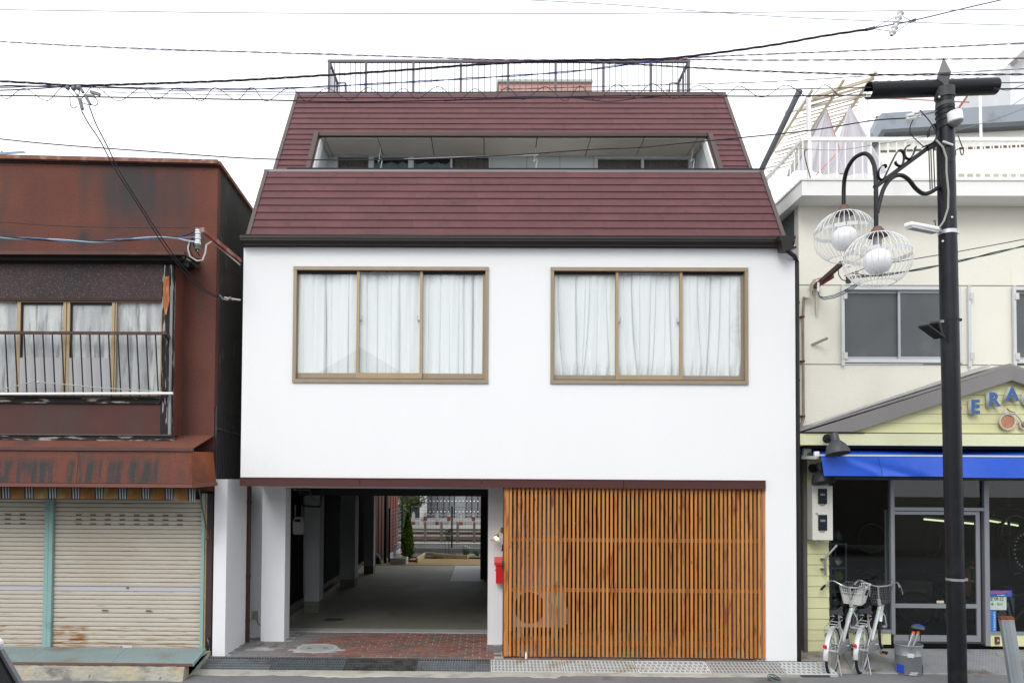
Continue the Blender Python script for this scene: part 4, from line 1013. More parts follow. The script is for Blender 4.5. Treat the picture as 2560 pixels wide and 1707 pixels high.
for (px_, py_, hpx, lab, colr, fl_) in ((1165, 1388, 28, 'clump of grassy leaves with small white flowers in the bed', (.06, .16, .07), 1), (1190, 1387, 18, 'smaller clump of green blades at the right end of the bed', (.05, .14, .05), 0), (1133, 1389, 8, 'tiny bright green seedling in the bed', (.20, .34, .04), 0)):
    yq = 13.4; p_ = at(px_, py_, yq); t = thing('flowering_plant', (p_.x, yq, .03), lab, 'plant'); mb = MB(); hz = hpx * U * 2.3
    for i in range(26):
        a = r.uniform(0, 6.28); l = hz * r.uniform(.5, 1); q0 = Vector((p_.x + r.uniform(-.08, .08), yq, .04)); q1 = q0 + Vector((math.cos(a) * l * .35, math.sin(a) * l * .2, l)); s_ = Vector((.008, 0, 0))
        mid = q0.lerp(q1, .5) + Vector((0, 0, .05)); mb.poly([q0 - s_, q0 + s_, mid + s_, mid - s_]); mb.poly([mid - s_, mid + s_, q1])
    mb.build('foliage', M('blade_green', colr, .7), t, fix=False)
    if fl_:
        for dx, dz in ((-2, -18), (3, -16), (9, -14)): MB().ball(at(px_ + dx, py_ + dz - 6, yq), .028, .02, .022, 6, 4).build('flower', white_paint, t)
p_ = at(1122, 1389, 13.5); t = thing('young_rose', (p_.x, 13.5, .03), 'thin young shrub with a leafy head in front of the mesh fence', 'shrub')
mb = MB(); mb.tube([p_, at(1122, 1360, 13.5), at(1123, 1325, 13.5)], .01, 5); mb.tube([at(1115, 1389, 13.5), at(1112, 1350, 13.5)], .006, 5); mb.build('stem', M('stem_brown', (.06, .04, .03), .9), t)
mb = MB(); c_ = at(1121, 1336, 13.5); leaves(mb, c_, .14, .12, .17, 150, .05, r); c_ = at(1117, 1318, 13.5); leaves(mb, c_, .12, .1, .22, 30, .04, r); mb.build('crown', M('rose_green', (.05, .10, .03), .7), t, fix=False)
# dark blue object behind the last pillar: a folded bicycle trailer / mower
t = thing('push_mower', at(942, 1400, 11.3), 'dark folded garden cart leaning behind the last garage pillar', 'cart')
pm_ = [at(936, 1381, 11.3), at(945, 1387, 11.3), at(951.5, 1397, 11.3), at(951, 1414, 11.3)]
MB().tube(pm_, .03, 8).build('handle', M('cart_grey', (.25, .28, .33), .5), t)
MB().prism([at(936, 1384, 11.35), at(948, 1396, 11.35), at(949, 1417, 11.35), at(938, 1418, 11.35)], (0, .2, 0)).build('body', M('cart_navy', (.02, .022, .03), .6), t)
# railway: concrete post fence, rails, platform edge, far fence, buildings
YF1 = 16.8
pmz = M('railway_concrete', (.18, .165, .15), .9, var=.3, scale=8)
t = thing('railway_post_fence', (ax(1100, YF1), YF1, 0), 'old concrete post and rail railway fence behind the yard', 'fence')
for px_ in (940, 981, 1022, 1062.7, 1103.5, 1144, 1185.5, 1227):
    X_ = ax(px_, YF1, 1330); zt_ = az(1302.5, YF1); w_ = .045
    MB().prism([(X_ - w_, YF1, -.1), (X_ + w_, YF1, -.1), (X_ + w_, YF1, zt_ - .06), (X_, YF1, zt_), (X_ - w_, YF1, zt_ - .06)], (0, .1, 0)).build('post', pmz, t)
for pa, pb in ((1321, 1326.5), (1341, 1349)): MB().box(ax(920, YF1), ax(1240, YF1), YF1 + .02, YF1 + .06, az(pb, YF1), az(pa, YF1)).build('rail', pmz, t)
MB().box(ax(920, 15.6), ax(1240, 15.6), 15.6, 15.85, -.1, az(1358, 15.6)).build('base_kerb', conc_lt, t)
rl = M('rusty_rail', (.05, .035, .03), .6)
for i, py_ in enumerate((1350, 1333)):
    g = ag(1100, py_, -.02); t = thing('train_rail', (0, g.y, -.06), ('nearer', 'farther')[i] + ' dark railway rail across the ballast', 'rail', 'railway rails')
    MB().box(-25, 25, g.y - .035, g.y + .035, .02, .06).build('rail_head', rl, t); MB().box(-25, 25, g.y - .06, g.y + .06, -.07, -.05).build('rail_foot', rl, t); MB().box(-25, 25, g.y - .01, g.y + .01, -.05, .02).build('rail_web', rl, t)
wp = M('platform_concrete', (.24, .24, .23), .85, var=.2, scale=4)
Yp1 = ag(1100, 1326).y; struct(MB().box(-25, 25, Yp1, Yp1 + 4.2, -.3, .05).build('platform_slab', wp, label='pale concrete strip beyond the rails'))
Yp2 = ag(1100, 1308).y; struct(MB().box(-30, 30, Yp2 + .2, Yp2 + 8, -.3, .12).build('far_pavement', wp, label='pale pavement strip beyond the post row'))
YF2 = ag(1100, 1314).y
t = thing('rope_post_row', (ax(1150, YF2), YF2, 0), 'row of white concrete posts with red bands and a slack rope', 'fence')
wpm = M('post_white', (.28, .28, .27), .8, var=.15); rdm = M('post_red', (.13, .03, .025), .8)
pxs = (972, 1003, 1033.4, 1063, 1092.5, 1122, 1152.5, 1183.5, 1214)
for i, px_ in enumerate(pxs):
    X_ = ax(px_, YF2, 1290); zt_ = az(1279 + (2 if i % 2 else 0), YF2); w_ = .085
    po = MB().prism([(X_ - w_, YF2, -.1), (X_ + w_, YF2, -.1), (X_ + w_, YF2, zt_ - .15), (X_, YF2, zt_), (X_ - w_, YF2, zt_ - .15)], (0, .12, 0)).build('post', wpm, t)
    zr = az(1296 if i % 2 else 1309, YF2); MB().box(X_ - w_ - .004, X_ + w_ + .004, YF2 - .006, YF2 + .12, zr - .13, zr + .1).build('band', rdm, po)
    if i and i > 3:
        a_ = Vector((ax(pxs[i-1], YF2, 1290), YF2 - .02, az(1282, YF2))); b_ = Vector((X_, YF2 - .02, az(1282, YF2)))
        MB().tube([a_.lerp(b_, q / 8) - Vector((0, 0, .12 * math.sin(math.pi * q / 8))) for q in range(9)], .018, 5).build('rope', wpm, t)
MB().box(ax(960, YF2), ax(1240, YF2), YF2 + .04, YF2 + .08, az(1298, YF2), az(1295.5, YF2)).build('rail', wpm, t)
# grey clad building beyond
YG = 36.0; cl = M('cladding_grey', (.135, .14, .15), .7, var=.08, scale=.5, stretch=(4, 1, .3)); cl2 = M('cladding_light', (.21, .225, .24), .7, var=.06)
t = thing('clad_building', (ax(1150, YG), YG, 0), 'grey metal clad building beyond the railway with two rows of pale dots', 'building')
pxs2 = [1063, 1078, 1094, 1110, 1123.5, 1137, 1165.5, 1180, 1195, 1210, 1225]
for a_, b_ in zip(pxs2[:-1], pxs2[1:]): MB().box(ax(a_, YG) + .03, ax(b_, YG) - .03, YG, YG + .1, -.2, 9).build('wall_panel', cl2 if a_ == 1137 else cl, t)
MB().box(ax(1063, YG), ax(1225, YG), YG + .11, YG + 5, -.2, 9).build('wall_core', M('clad_core', (.07, .07, .075), .8), t)
mb = MB()
for py_ in (1252, 1278):
    for k in range(17): p_ = at(1066 + k * 9.2, py_, YG - .02); mb.box(p_.x - .035, p_.x + .035, YG - .05, YG - .004, p_.z - .035, p_.z + .035)
stuff(mb.build('vent_dots', white_paint, t))
t = thing('white_post', (ax(1059, 30), 30, 0), 'tall thin white pipe post beyond the railway', 'post'); MB().cyl((ax(1059, 30), 30, -.2), (ax(1059, 30), 30, 5), .2, 10).build('pipe', M('post_cream', (.45, .46, .46), .6), t)
t = thing('dark_shed', (ax(1040, 34), 34, 0), 'dark open shed beyond the railway between the tree and the grey building', 'shed')
MB().box(ax(1000, 34), ax(1057, 34), 34, 38, -.2, 8).build('wall', M('shed_dark', (.022, .022, .026), .9), t)
t = thing('broadleaf_tree', (ax(1018, 27), 27, 0), 'leafy green tree at the back left beyond the railway', 'tree')
MB().tube([(ax(1010, 27), 27, -.1), (ax(1011, 27), 27.1, 1.5), (ax(1015, 27), 27, 3)], [.16, .13, .08], 8).build('trunk', M('bark_grey', (.09, .07, .06), .9), t)
mb = MB(); r = random.Random(5)
for (px_, py_, s_) in ((1008, 1240, .9), (1028, 1236, .8), (1042, 1250, .45), (1003, 1262, .7), (1000, 1285, .55), (1018, 1216, 1.1), (1041, 1261, .3), (996, 1305, .4)):
    c_ = at(px_, py_, 27); leaves(mb, c_, s_, s_ * .8, s_ * .75, int(420 * s_), .13, r)
mb.build('crown', M('broadleaf_green', (.055, .085, .03), .7, var=.5, scale=2, col2=(.12, .17, .06), mscale=1.5, lo=.5, hi=.7), t, fix=False)
# ================================================================== THE RED-BROWN SHOP HOUSE ON THE LEFT
ocm = dict(col2=(.055, .05, .045))
def red_m(name, base=(.125, .046, .035), dirt=.5, hi=.72, zone=None, **k):
    return M(name, base, .8, var=.22, scale=2.2, bump=.6, bscale=38, bdist=.012, spec=.3,
             mix=[((.165, .055, .030), 1.1, .45, .8, (1, 1, .6)), ((.075, .045, .04), 2.6, .5, .75, (1.3, 1, .3))] + [((.042, .042, .043), sc_, lo_, hi_, st_, z_) for (sc_, lo_, hi_, st_, z_) in (zone or [])] + [((.07, .036, .03), 38, .55, .75, (1, 1, 1)), ((.28, .27, .25), 26, .76, .82, (1, 1, 1))], **k)
_z0, _z1 = az(620, 0, 250), az(405, 0, 250)
redw = red_m('red_brown_wall', base=(.118, .043, .033), zone=[(2.3, .28, .52, (1.6, 1, .16), (ax(195, 0), ax(470, 0), _z0 + .2, _z1 + .3, .5)), (1.5, .25, .8, (1, 1, .5), (ax(240, 0), ax(460, 0), _z0, _z1, .6)), (3, .5, .7, (1, 1, .2), (-20, 0, _z0 - .1, _z0 + .35, .2))])
_s0, _s1 = az(1212, -.8, 250), az(1140, -.8, 250)
reds = red_m('red_skirt_metal', (.145, .05, .036), zone=[(5, .40, .52, (2.2, 1, .22), (ax(-80, -.8), ax(150, -.8), _s0 - .05, _s1, .10)), (5, .42, .56, (2.2, 1, .22), (ax(160, -.8), ax(410, -.8), _s0 - .05, _s1, .10))])
redp = M('dull_red_panel', (.060, .036, .036), .8, var=.2, scale=3, mix=[((.035, .03, .032), 2, .45, .7, (1, 1, 1)), ((.13, .135, .15), 55, .56, .72, (1, 1, 1))], bump=.3, bscale=60)
redq = M('lower_red_panel', (.088, .038, .034), .8, var=.2, scale=3, mix=[((.07, .045, .042), 1.8, .5, .7, (1, 1, .4)), ((.30, .29, .28), 24, .76, .82, (1, 1, 1))], bump=.2)
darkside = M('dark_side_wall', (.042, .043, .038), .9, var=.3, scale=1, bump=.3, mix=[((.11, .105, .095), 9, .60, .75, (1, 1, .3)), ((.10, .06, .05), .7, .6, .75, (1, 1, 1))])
wth = M('weathered_black_wood', (.022, .02, .02), .9, var=.3, scale=8, bump=.5, bscale=30, mix=[((.30, .29, .27), 9, .54, .62, (.45, 1, 3.5)), ((.16, .10, .07), 9, .62, .7, (.6, 1, 3))])
wthv = M('weathered_black_post', (.022, .02, .022), .9, var=.3, scale=8, bump=.5, bscale=30, mix=[((.34, .34, .33), 9.0, .55, .62, (3.5, 4, .4))])
lh = thing('brown_shop_house', (-6.5, 3, 0), 'old red-brown shop house with rusty shutters and timber bay', 'house')
XC = ax(539, 0, 800)                # right front corner of the upper storey
LX = -13.0
topR = az(413, 0, 539); topL = topR + (XC - LX) * .022
zb_u = 2.3
mb = MB(); mb.prism([(LX, 0, zb_u), (XC, 0, zb_u), (XC, 0, topR), (LX, 0, topL)], (0, .12, 0)); mb.build('front_wall', redw, lh)
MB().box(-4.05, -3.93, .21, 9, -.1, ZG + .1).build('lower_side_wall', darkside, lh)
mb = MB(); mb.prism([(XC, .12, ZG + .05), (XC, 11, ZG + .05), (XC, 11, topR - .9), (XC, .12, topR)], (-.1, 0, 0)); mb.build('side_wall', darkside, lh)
mb = MB(); mb.prism([(XC + .001, .02, 2.41), (XC + .001, 8, 2.41), (XC + .001, 8, ZG + .8), (XC + .001, .02, ZG + .95)], (.012, 0, 0))
mb.build('corrugated_backing', M('dark_corrugated', (.04, .04, .042), .6), lh)
for i in range(26):
    y = .02 + i * .10; MB().box(XC + .012, XC + .03, y, y + .05, az(1197, 0, 540) + .02, ZG + 1.02 - .03 * i).build('corrugation', M('dark_corrugated', (.04, .04, .042), .6) if i == 0 else bpy.data.materials['dark_corrugated.001'], lh)
MB().bar((XC + .02, .02, az(1070, 0, 537)), (XC + .02, 2.6, az(1070, 0, 537) - .08), .035, .02).build('corrugated_flashing', verge_m, lh)
mb = MB(); mb.bar((LX, -.03, topL + .02), (XC + .02, -.03, topR + .02), .10, .055, (0, 0, 1)); mb.bar((XC + .0, -.03, topR + .02), (XC + .0, 11, topR - .88), .09, .05); mb.build('parapet_cap', M('rusty_cap', (.20, .085, .06), .7, var=.3, scale=6, col2=(.33, .22, .17), mscale=9, lo=.55, hi=.7), lh)
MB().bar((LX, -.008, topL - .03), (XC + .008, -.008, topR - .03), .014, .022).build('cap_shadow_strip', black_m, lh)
MB().prism([(LX, .121, topL - .25), (XC - .101, .121, topR - .25), (XC - .101, 11, topR - 1.2), (LX, 11, topL - 1.2)], (0, 0, -.08)).build('roof_deck', M('grey_roof_deck', (.16, .16, .16), .9), lh)
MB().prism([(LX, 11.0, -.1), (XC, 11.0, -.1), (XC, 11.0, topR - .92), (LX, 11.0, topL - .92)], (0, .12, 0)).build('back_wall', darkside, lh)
# ---- bay
BYF = -.35; bxr = ax(432, BYF, 800)
def lx(px, Y=BYF, py=850): return ax(px, Y, py)
def lz(py, Y=BYF, px=250): return az(py, Y, px)
bay = [lz(745), lz(657)]
zs = dict(head=lz(750), ht=lz(657), sill=lz(992), sillb=lz(1008), pan=lz(1086), beam=lz(1089), beamb=lz(1105))
MB().box(LX, lx(404), BYF, BYF + .05, zs['head'] + .02, zs['ht']).build('bay_header', redp, lh)
MB().box(LX, lx(404), BYF - .02, BYF + .03, zs['head'] - .015, zs['head'] + .02).build('bay_lintel', M('lintel_dark', (.05, .028, .025), .8), lh)
MB().box(LX, lx(404), BYF + .002, BYF + .05, zs['pan'], zs['sillb'] - .001).build('bay_lower_panel', redq, lh)
MB().box(LX, lx(405.5), BYF - .03, BYF + .05, zs['sillb'], zs['sill']).build('bay_sill', wth, lh)
MB().box(lx(405), lx(432), BYF - .012, BYF + .06, zs['pan'], lz(662)).build('bay_corner_post', wthv, lh)
MB().box(lx(425.5), lx(431.5), BYF - .022, BYF - .0125, zs['pan'] + .01, lz(715)).build('post_batten', M('grey_batten', (.24, .24, .25), .85, var=.3, scale=12, stretch=(3, 1, .3)), lh)
MB().prism([(lx(409), BYF - .03, lz(695)), (lx(422), BYF - .03, lz(690)), (lx(424), BYF - .03, lz(752)), (lx(417), BYF - .03, lz(788)), (lx(413), BYF - .03, lz(786)), (lx(408), BYF - .03, lz(748))], (0, .016, 0)).build('bare_wood_patch', M('raw_orange_wood', (.33, .12, .04), .8, var=.5, scale=9, stretch=(5, 1, .6), col2=(.55, .45, .36), mscale=8, lo=.55, hi=.65), lh)
MB().prism([(bxr, BYF + .05, zs['pan']), (bxr, 0, zs['pan']), (bxr, 0, lz(650)), (bxr, BYF + .05, lz(650))], (-.04, 0, 0)).build('bay_side', M('orange_red_side', (.13, .04, .026), .8, var=.3, scale=3), lh)
mb = MB(); mb.box(LX, lx(440), BYF - .05, BYF + .06, zs['beamb'], zs['beam']); mb.build('bay_foot_beam', wth, lh)
MB().box(LX, lx(436), BYF - .07, BYF + .07, zs['beam'] + .001, zs['beam'] + .02).build('bay_foot_trim', verge_m, lh)
# bay roof
EY = -.54; mb = MB(); ez0, ez1 = az(636, EY, 250), az(628, EY, 250)
mb.prism([(LX, EY, ez0), (ax(451, EY), EY, ez0), (ax(491, 0), 0, ez0 + .05), (LX, 0, ez0 + .05)], (0, 0, ez1 - ez0)); mb.build('bay_roof', M('bay_roof_metal', (.11, .055, .045), .7, var=.3, scale=4, col2=(.32, .11, .05), mscale=2, lo=.6, hi=.7), lh)
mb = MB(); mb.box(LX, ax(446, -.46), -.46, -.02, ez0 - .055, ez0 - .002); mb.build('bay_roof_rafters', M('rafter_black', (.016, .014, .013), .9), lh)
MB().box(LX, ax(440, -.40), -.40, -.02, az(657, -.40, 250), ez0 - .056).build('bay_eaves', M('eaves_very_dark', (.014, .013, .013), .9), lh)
MB().box(ax(455, -.35), ax(463, -.35), -.42, -.36, az(664, -.4, 250), az(640, -.4, 250)).build('eaves_bracket', wthv, lh)
MB().bar((ax(448, -.50), -.50, ez0 - .03), (ax(490, -.03), -.03, ez0 - .02), .03, .035).build('verge_batten', wth, lh)
# bay windows
frost = M('frosted_glass', (.46, .48, .50), .25, var=.45, scale=2.2, stretch=(2.6, 1, .55), bump=.9, bscale=85, bdist=.02, spec=.6, detail=8, mix=[((.66, .70, .68), 1.7, .45, .6, (4.5, 1, .6)), ((.30, .31, .33), 2.1, .56, .66, (6, 1, .7))])
frostp = M('frosted_plastic', (.42, .42, .43), .5, var=.1, scale=2)
YFW = BYF + .03
edges = [(-60, 40), (48, 155), (172, 277), (288, 400)]
wz0, wz1 = lz(980), lz(755)
bwd = lh
mb = MB(); mb.box(LX, lx(404), YFW - .02, YFW + .05, wz1, zs['head'] - .016); mb.box(LX, lx(404), YFW - .02, YFW + .05, zs['sill'] + .001, wz0); fr = mb.build('bay_window', brass_hi, lh)
for (a_, b_) in ((40, 48), (155, 162.5), (164.5, 172), (277, 284), (286, 289), (400.5, 404.5)):
    MB().box(lx(a_), lx(b_), YFW - .015, YFW + .04, wz0, wz1).build('stile', brass_hi, fr)
MB().box(lx(284.2), lx(285.9), YFW - .005, YFW + .04, wz0, wz1).build('stile_gap', black_m, fr)
for i, (a_, b_) in enumerate(edges):
    inn = i in (1, 2)
    o = MB().box(lx(a_) , lx(b_), YFW + .02, YFW + .026, wz0, wz1 - (.02 if inn else 0)).build('pane', frost, fr)
    if inn:
        MB().box(lx(a_), lx(a_) + .02, YFW + .005, YFW + .019, wz0, wz1 - .02).build('inner_frame', black_m, fr)
        MB().box(lx(a_) + .0, lx(b_), YFW + .0, YFW + .019, wz1 - .03, wz1).build('inner_head', black_m, fr)
        mb = MB(); mb.grid(14, 8, lambda u, v: (lerp(lx(a_ - 2), lx(b_ - 1 + 2 * v), u), YFW - .01 - .03 * math.sin(u * 3.1) * v, lerp(wz0, lz(894), v))); mb.build('plastic_cover', frostp, fr, fix=False)
# railing with bars
RYB = BYF - .14
rl_ = thing('bay_railing', (ax(200, RYB), RYB, lz(990)), 'rusty brown iron railing across the bay window of the brown house', 'railing')
rim = M('rail_brown', (.075, .042, .036), .6, var=.3, scale=8, col2=(.17, .13, .12), mscale=5, lo=.6, hi=.75)
zt_, zb_ = az(829, RYB, 250), az(836, RYB, 250)
MB().box(LX + 1.5, ax(411, RYB), RYB - .02, RYB + .02, zb_, zt_).build('top_rail', rim, rl_)
barm = M('bar_dark', (.028, .02, .02), .6, var=.2)
for i in range(-6, 18):
    px_ = 13.4 + i * 23.45
    a_ = at(px_, 836, RYB); b_ = at(px_ + 7.5, 990, BYF - .06)
    MB().cyl(a_, b_, .0095, 6).build('bar', barm, rl_)
MB().box(LX + 1.5, ax(408, BYF - .06), BYF - .075, BYF - .045, az(993.5, BYF - .06, 250), az(989, BYF - .06, 250)).build('bottom_rail', barm, rl_)
MB().bar(at(411, 833, RYB), at(424, 845, BYF), .04, .05).build('end_bracket', rim, rl_)
t = thing('laundry_rod', at(200, 985, BYF - .12), 'white laundry rod lying along the foot of the bay railing', 'pole')
MB().cyl(at(-60, 984.5, BYF - .11), at(432, 983, BYF - .11), .018, 8).build('rod', white_paint, t)
t = thing('folded_drying_rack', at(110, 955, BYF - .07), 'thin folded grey-green drying rack resting behind the bay railing', 'rack')
MB().tube([at(-10, 977, BYF - .09), at(86, 953, BYF - .09)], .007, 6).build('arm', M('rack_green', (.34, .38, .36), .5), t)
MB().tube([at(100, 955, BYF - .09), at(250, 969, BYF - .09), at(405, 979, BYF - .09)], .008, 6).build('arm', M('rack_green', (.34, .38, .36), .5), t)
MB().ball(at(95, 955, BYF - .09), .02).build('hinge', M('rack_white', (.5, .52, .52), .5), t)
# ---- skirt canopy over the shutters
SKY = -.80
def skz(py, Y=SKY, px=250): return az(py, Y, px)
def skx(px, Y=SKY, py=1160): return ax(px, Y, py)
mb = MB(); zl = skz(1121); xr_ = skx(481)
mb.prism([(LX, SKY, zl), (xr_, SKY, zl), (ax(534, -.01), -.01, az(1089, -.01, 530)), (LX, -.01, az(1089, -.01, 530))], (0, 0, .012)); mb.build('canopy_top', reds, lh)
MB().box(LX, xr_ + .005, SKY - .012, SKY + .03, skz(1126), skz(1118)).build('canopy_lip', M('lip_red', (.10, .05, .045), .7, var=.3, scale=4), lh)
for a_, b_ in ((LX, skx(195.5)), (skx(196.5), skx(478))):
    x2 = skx(484.5) if b_ > skx(300) else b_
    mb = MB(); mb.prism([(a_, SKY + .01, skz(1127)), (b_, SKY + .01, skz(1127)), (x2, SKY - .04, skz(1207)), (a_, SKY - .04, skz(1207))], (0, .03, 0)); mb.build('skirt_panel', reds, lh)
mb = MB(); p1, p2, p3, p4 = (skx(478), SKY + .01, skz(1127)), (ax(532, -.1), -.1, skz(1127) + .02), (ax(541, -.2), -.2, az(1205, -.2, 250)), (skx(484.5), SKY - .04, skz(1207))
mb.prism([p1, p2, p3, p4], (-.03, .0, 0)); mb.build('skirt_return', M('orange_rust_return', (.24, .065, .025), .75, var=.25, scale=3, col2=(.09, .045, .035), mscale=2.5, lo=.5, hi=.75), lh)
mb = MB(); mb.box(LX, skx(486), SKY - .05, SKY - .01, skz(1217, SKY, 250), skz(1208, SKY, 250)); mb.build('skirt_trim', M('trim_faded_red', (.17, .07, .055), .7, var=.2, scale=5), lh)
mb = MB(); mb.bar((skx(486), SKY - .03, skz(1212.5)), (ax(541, -.25), -.25, az(1207, -.25, 250)), .035, .05); mb.build('skirt_trim_end', M('trim_faded_red2', (.19, .08, .06), .7, var=.2), lh)
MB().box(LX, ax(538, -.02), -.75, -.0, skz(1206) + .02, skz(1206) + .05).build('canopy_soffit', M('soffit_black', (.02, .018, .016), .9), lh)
# ---- striped awning valance under the skirt
t = thing('striped_valance', (ax(240, -.55), -.55, skz(1235)), 'faded orange awning valance with blue and white stripes under the brown canopy', 'awning')
AY = -.62
av_o = M('awning_orange', (.20, .085, .02), .8, var=.35, scale=5, stretch=(2, 1, 1), col2=(.24, .19, .08), mscale=3, lo=.45, hi=.7); av_b = M('awning_navy', (.02, .028, .05), .8); av_w = M('awning_white', (.34, .36, .36), .8)  # the orange is darkened to carry the shade under the canopy
def vz(px, top): base = 1221 if top else (1246.5 if px < 380 else 1246.5 + (px - 380) * .045); return base
segs = []; px_ = -60
import itertools
while px_ < 490:
    k = round((px_ + 0) / 58.2)
    c0 = 14.5 + 58.2 * math.floor((px_ + 44) / 58.2)
    px_ += 58.2
for i in range(-2, 9):
    c = 14.5 + 58.4 * i; w_ = 12; segs += [(c - w_ + k * 3.45, c - w_ + k * 3.45 + 3.45, 'b' if k % 2 == 0 else 'w') for k in range(7)]
    segs.append((c - w_ + 24.15, c + 58.4 - w_, 'o'))
segs[-1] = (segs[-1][0], 489, 'o')
for kind_, mt_ in (('o', av_o), ('b', av_b), ('w', av_w)):
    for (a_, b_, k) in segs:
        if k != kind_ or a_ > 489: continue
        b_ = min(b_, 489); nsub = 6 if k == 'o' else 1; mb = MB()
        mb.grid(nsub, 3, lambda u, v: (ax(lerp(a_, b_, u), AY), AY + .02 * math.sin(lerp(a_, b_, u) * .11) * (1 - v), az(lerp(vz(lerp(a_, b_, u), 0), 1219, v), AY, 250)))
        mb.build('awning_strip' if k == 'o' else ('navy_stripe' if k == 'b' else 'white_stripe'), mt_, t, fix=False)
MB().cyl((ax(-60, AY), AY, az(1247.5, AY, 250)), (ax(430, AY), AY, az(1247.5, AY, 250)), .008, 6).build('hem_rod', M('hem_dark', (.06, .05, .04), .7), t)
MB().tube([at(497, 1220, -.5), at(506, 1270, -.35), at(520, 1340, -.1)], .011, 6).build('awning_arm', M('rusty_arm', (.13, .08, .055), .8), t)
MB().ball(at(520, 1346, -.1), .028).build('arm_pivot', M('rusty_arm2', (.08, .05, .04), .8), t)
# ---- shutters
SY = .05
shm = M('shutter_beige', (.50, .46, .39), .62, var=.10, scale=2, stretch=(1, 1, 2), spec=.3,
        mix=[((.34, .22, .12), 5.2, .63, .72, (.55, 1, 9)), ((.47, .42, .34), 1.0, .5, .75, (1, 1, 1))])
shr = M('shutter_rusty', (.50, .46, .39), .65, var=.10, scale=2, mix=[((.28, .12, .04), 6, .42, .60, (.8, 1, 5), (ax(112, .05), ax(235, .05), -1, az(1545, .05, 200), .12)), ((.34, .17, .07), 7, .55, .66, (.5, 1, 8)), ((.47, .42, .34), 1.0, .5, .75, (1, 1, 1))])
ztop, zbot = az(1245, SY, 250), az(1620, SY, 250)
ztop2 = ztop
NSL = 34
def shutter(pxa, pxb, lab, slots):
    xa, xb = ax(pxa, SY, 1430), ax(pxb, SY, 1430)
    t = thing('roller_shutter', ((xa + xb) / 2, SY, zbot), lab, 'shutter', 'roller shutters of the brown shop house')
    MB().box(xa, xb, SY + .035, SY + .045, zbot, ztop).build('backing', black_m, t)
    h = (ztop - zbot) / NSL; pr = {}
    for i in range(NSL):
        z = zbot + h * i; mid = i == 13
        key = 'm' if mid else ('r' if i < 5 else 'n')
        if key not in pr:
            mb = MB(); k = 5; pro = [(0, .014), (.08, .002), (.2, -.001), (.5, -.003), (.84, -.001), (.92, .004), (.95, .016)]
            if mid: pro = [(0, .006), (.03, -.006), (.92, -.006), (.95, .006)]
            for j in range(len(pro) - 1):
                (f0, d0), (f1, d1) = pro[j], pro[j + 1]
                mb.poly([(xa, SY + d0, z + h * f0), (xb, SY + d0, z + h * f0), (xb, SY + d1, z + h * f1), (xa, SY + d1, z + h * f1)], False)
                mb.poly([(xa, SY + d0 + .008, z + h * f0), (xb, SY + d0 + .008, z + h * f0), (xb, SY + d1 + .008, z + h * f1), (xa, SY + d1 + .008, z + h * f1)], False)
            o = mb.build('shutter_slat', {'m': M('mid_rail_lilac', (.46, .46, .49), .5, var=.06), 'r': shr, 'n': shm}[key], t, fix=False, label='flat lilac grey middle rail' if mid else None)
            pr[key] = (o, z)
        else:
            o0, z0_ = pr[key]; o = copy_obj(o0, t, WO[o0] + Vector((0, 0, z - z0_)))
        o.location.y += R.uniform(-.0008, .0008)
    for r_ in range(3):
        z = zbot + h * (NSL - 3 - 2 + .45 - r_ ) ; z = az(1286.5 + r_ * 11.4, SY, 250)
        for px_ in slots:
            mb = MB(); X_ = ax(px_, SY, 1290); w_ = .045
            mb.prism([(X_ - w_, SY - .007, z + .012), (X_ + w_, SY - .007, z + .012), (X_ + w_ * .75, SY - .007, z - .012), (X_ - w_ * .75, SY - .007, z - .012)], (0, .006, 0)); mb.build('vent_slot', vent_m, t)
            MB().box(X_ - w_ * .98, X_ + w_ * .98, SY - .012, SY - .0075, z + .010, z + .015).build('vent_lip', shm, t)
    return t, h
vent_m = M('vent_dark', (.13, .11, .085), .7)
tA, h_ = shutter(-75, 114, 'left beige roller shutter partly cut off by the picture edge', (20 , 57))
tB, h_ = shutter(135, 503, 'wide beige roller shutter with rust streaks beside the white pier', (197, 233, 270, 306, 342, 378, 414, 450))
zz = az(1467.5, SY, 320)
MB().cyl((ax(320, SY, 1468), SY - .008, zz), (ax(320, SY, 1468), SY - .02, zz), .018, 12).build('lock', M('lock_grey', (.2, .2, .19), .4, metal=.5), tB)
for px_ in (263.5, 372.5):
    X_ = ax(px_, SY, 1525); z = az(1525.5, SY, 320)
    MB().box(X_ - .047, X_ + .047, SY - .012, SY - .0055, z - .018, z + .018).build('handle_plate', M('handle_plate_beige', (.34, .31, .25), .5), tB, bevel=.004); MB().box(X_ - .035, X_ + .035, SY - .0145, SY - .0125, z - .004, z + .008).build('finger_slot', black_m, tB)
t = None
MB().box(ax(302, SY, 1615), ax(331, SY, 1615), SY - .0095, SY - .0065, az(1618, SY, 320), az(1612.5, SY, 320)).build('sticker', M('sticker_white', (.62, .62, .66), .5), tB)
MB().box(ax(302, SY, 1615), ax(307, SY, 1615), SY - .0108, SY - .0098, az(1617, SY, 320), az(1613.5, SY, 320)).build('sticker_mark', M('sticker_blue', (.15, .18, .45), .5), tB)
mint = M('mint_paint', (.24, .39, .37), .6, var=.12, scale=5, bump=.1, col2=(.16, .22, .19), mscale=3, lo=.58, hi=.75)
for a_, b_ in ((114, 124), (124.5, 134.5)):
    MB().box(ax(a_, SY, 1430), ax(b_, SY, 1430), SY - .05, SY + .02, zbot - .0, ztop + .05).build('mint_post', mint, lh)
MB().box(ax(123, SY, 1430), ax(126, SY, 1430), SY - .03, SY + .02, zbot, ztop + .05).build('mint_groove', M('mint_dark', (.08, .19, .175), .6), lh)
MB().box(ax(504, SY, 1430), ax(512, SY, 1430), SY - .04, SY + .02, zbot, ztop + .08).build('mint_post', mint, lh)
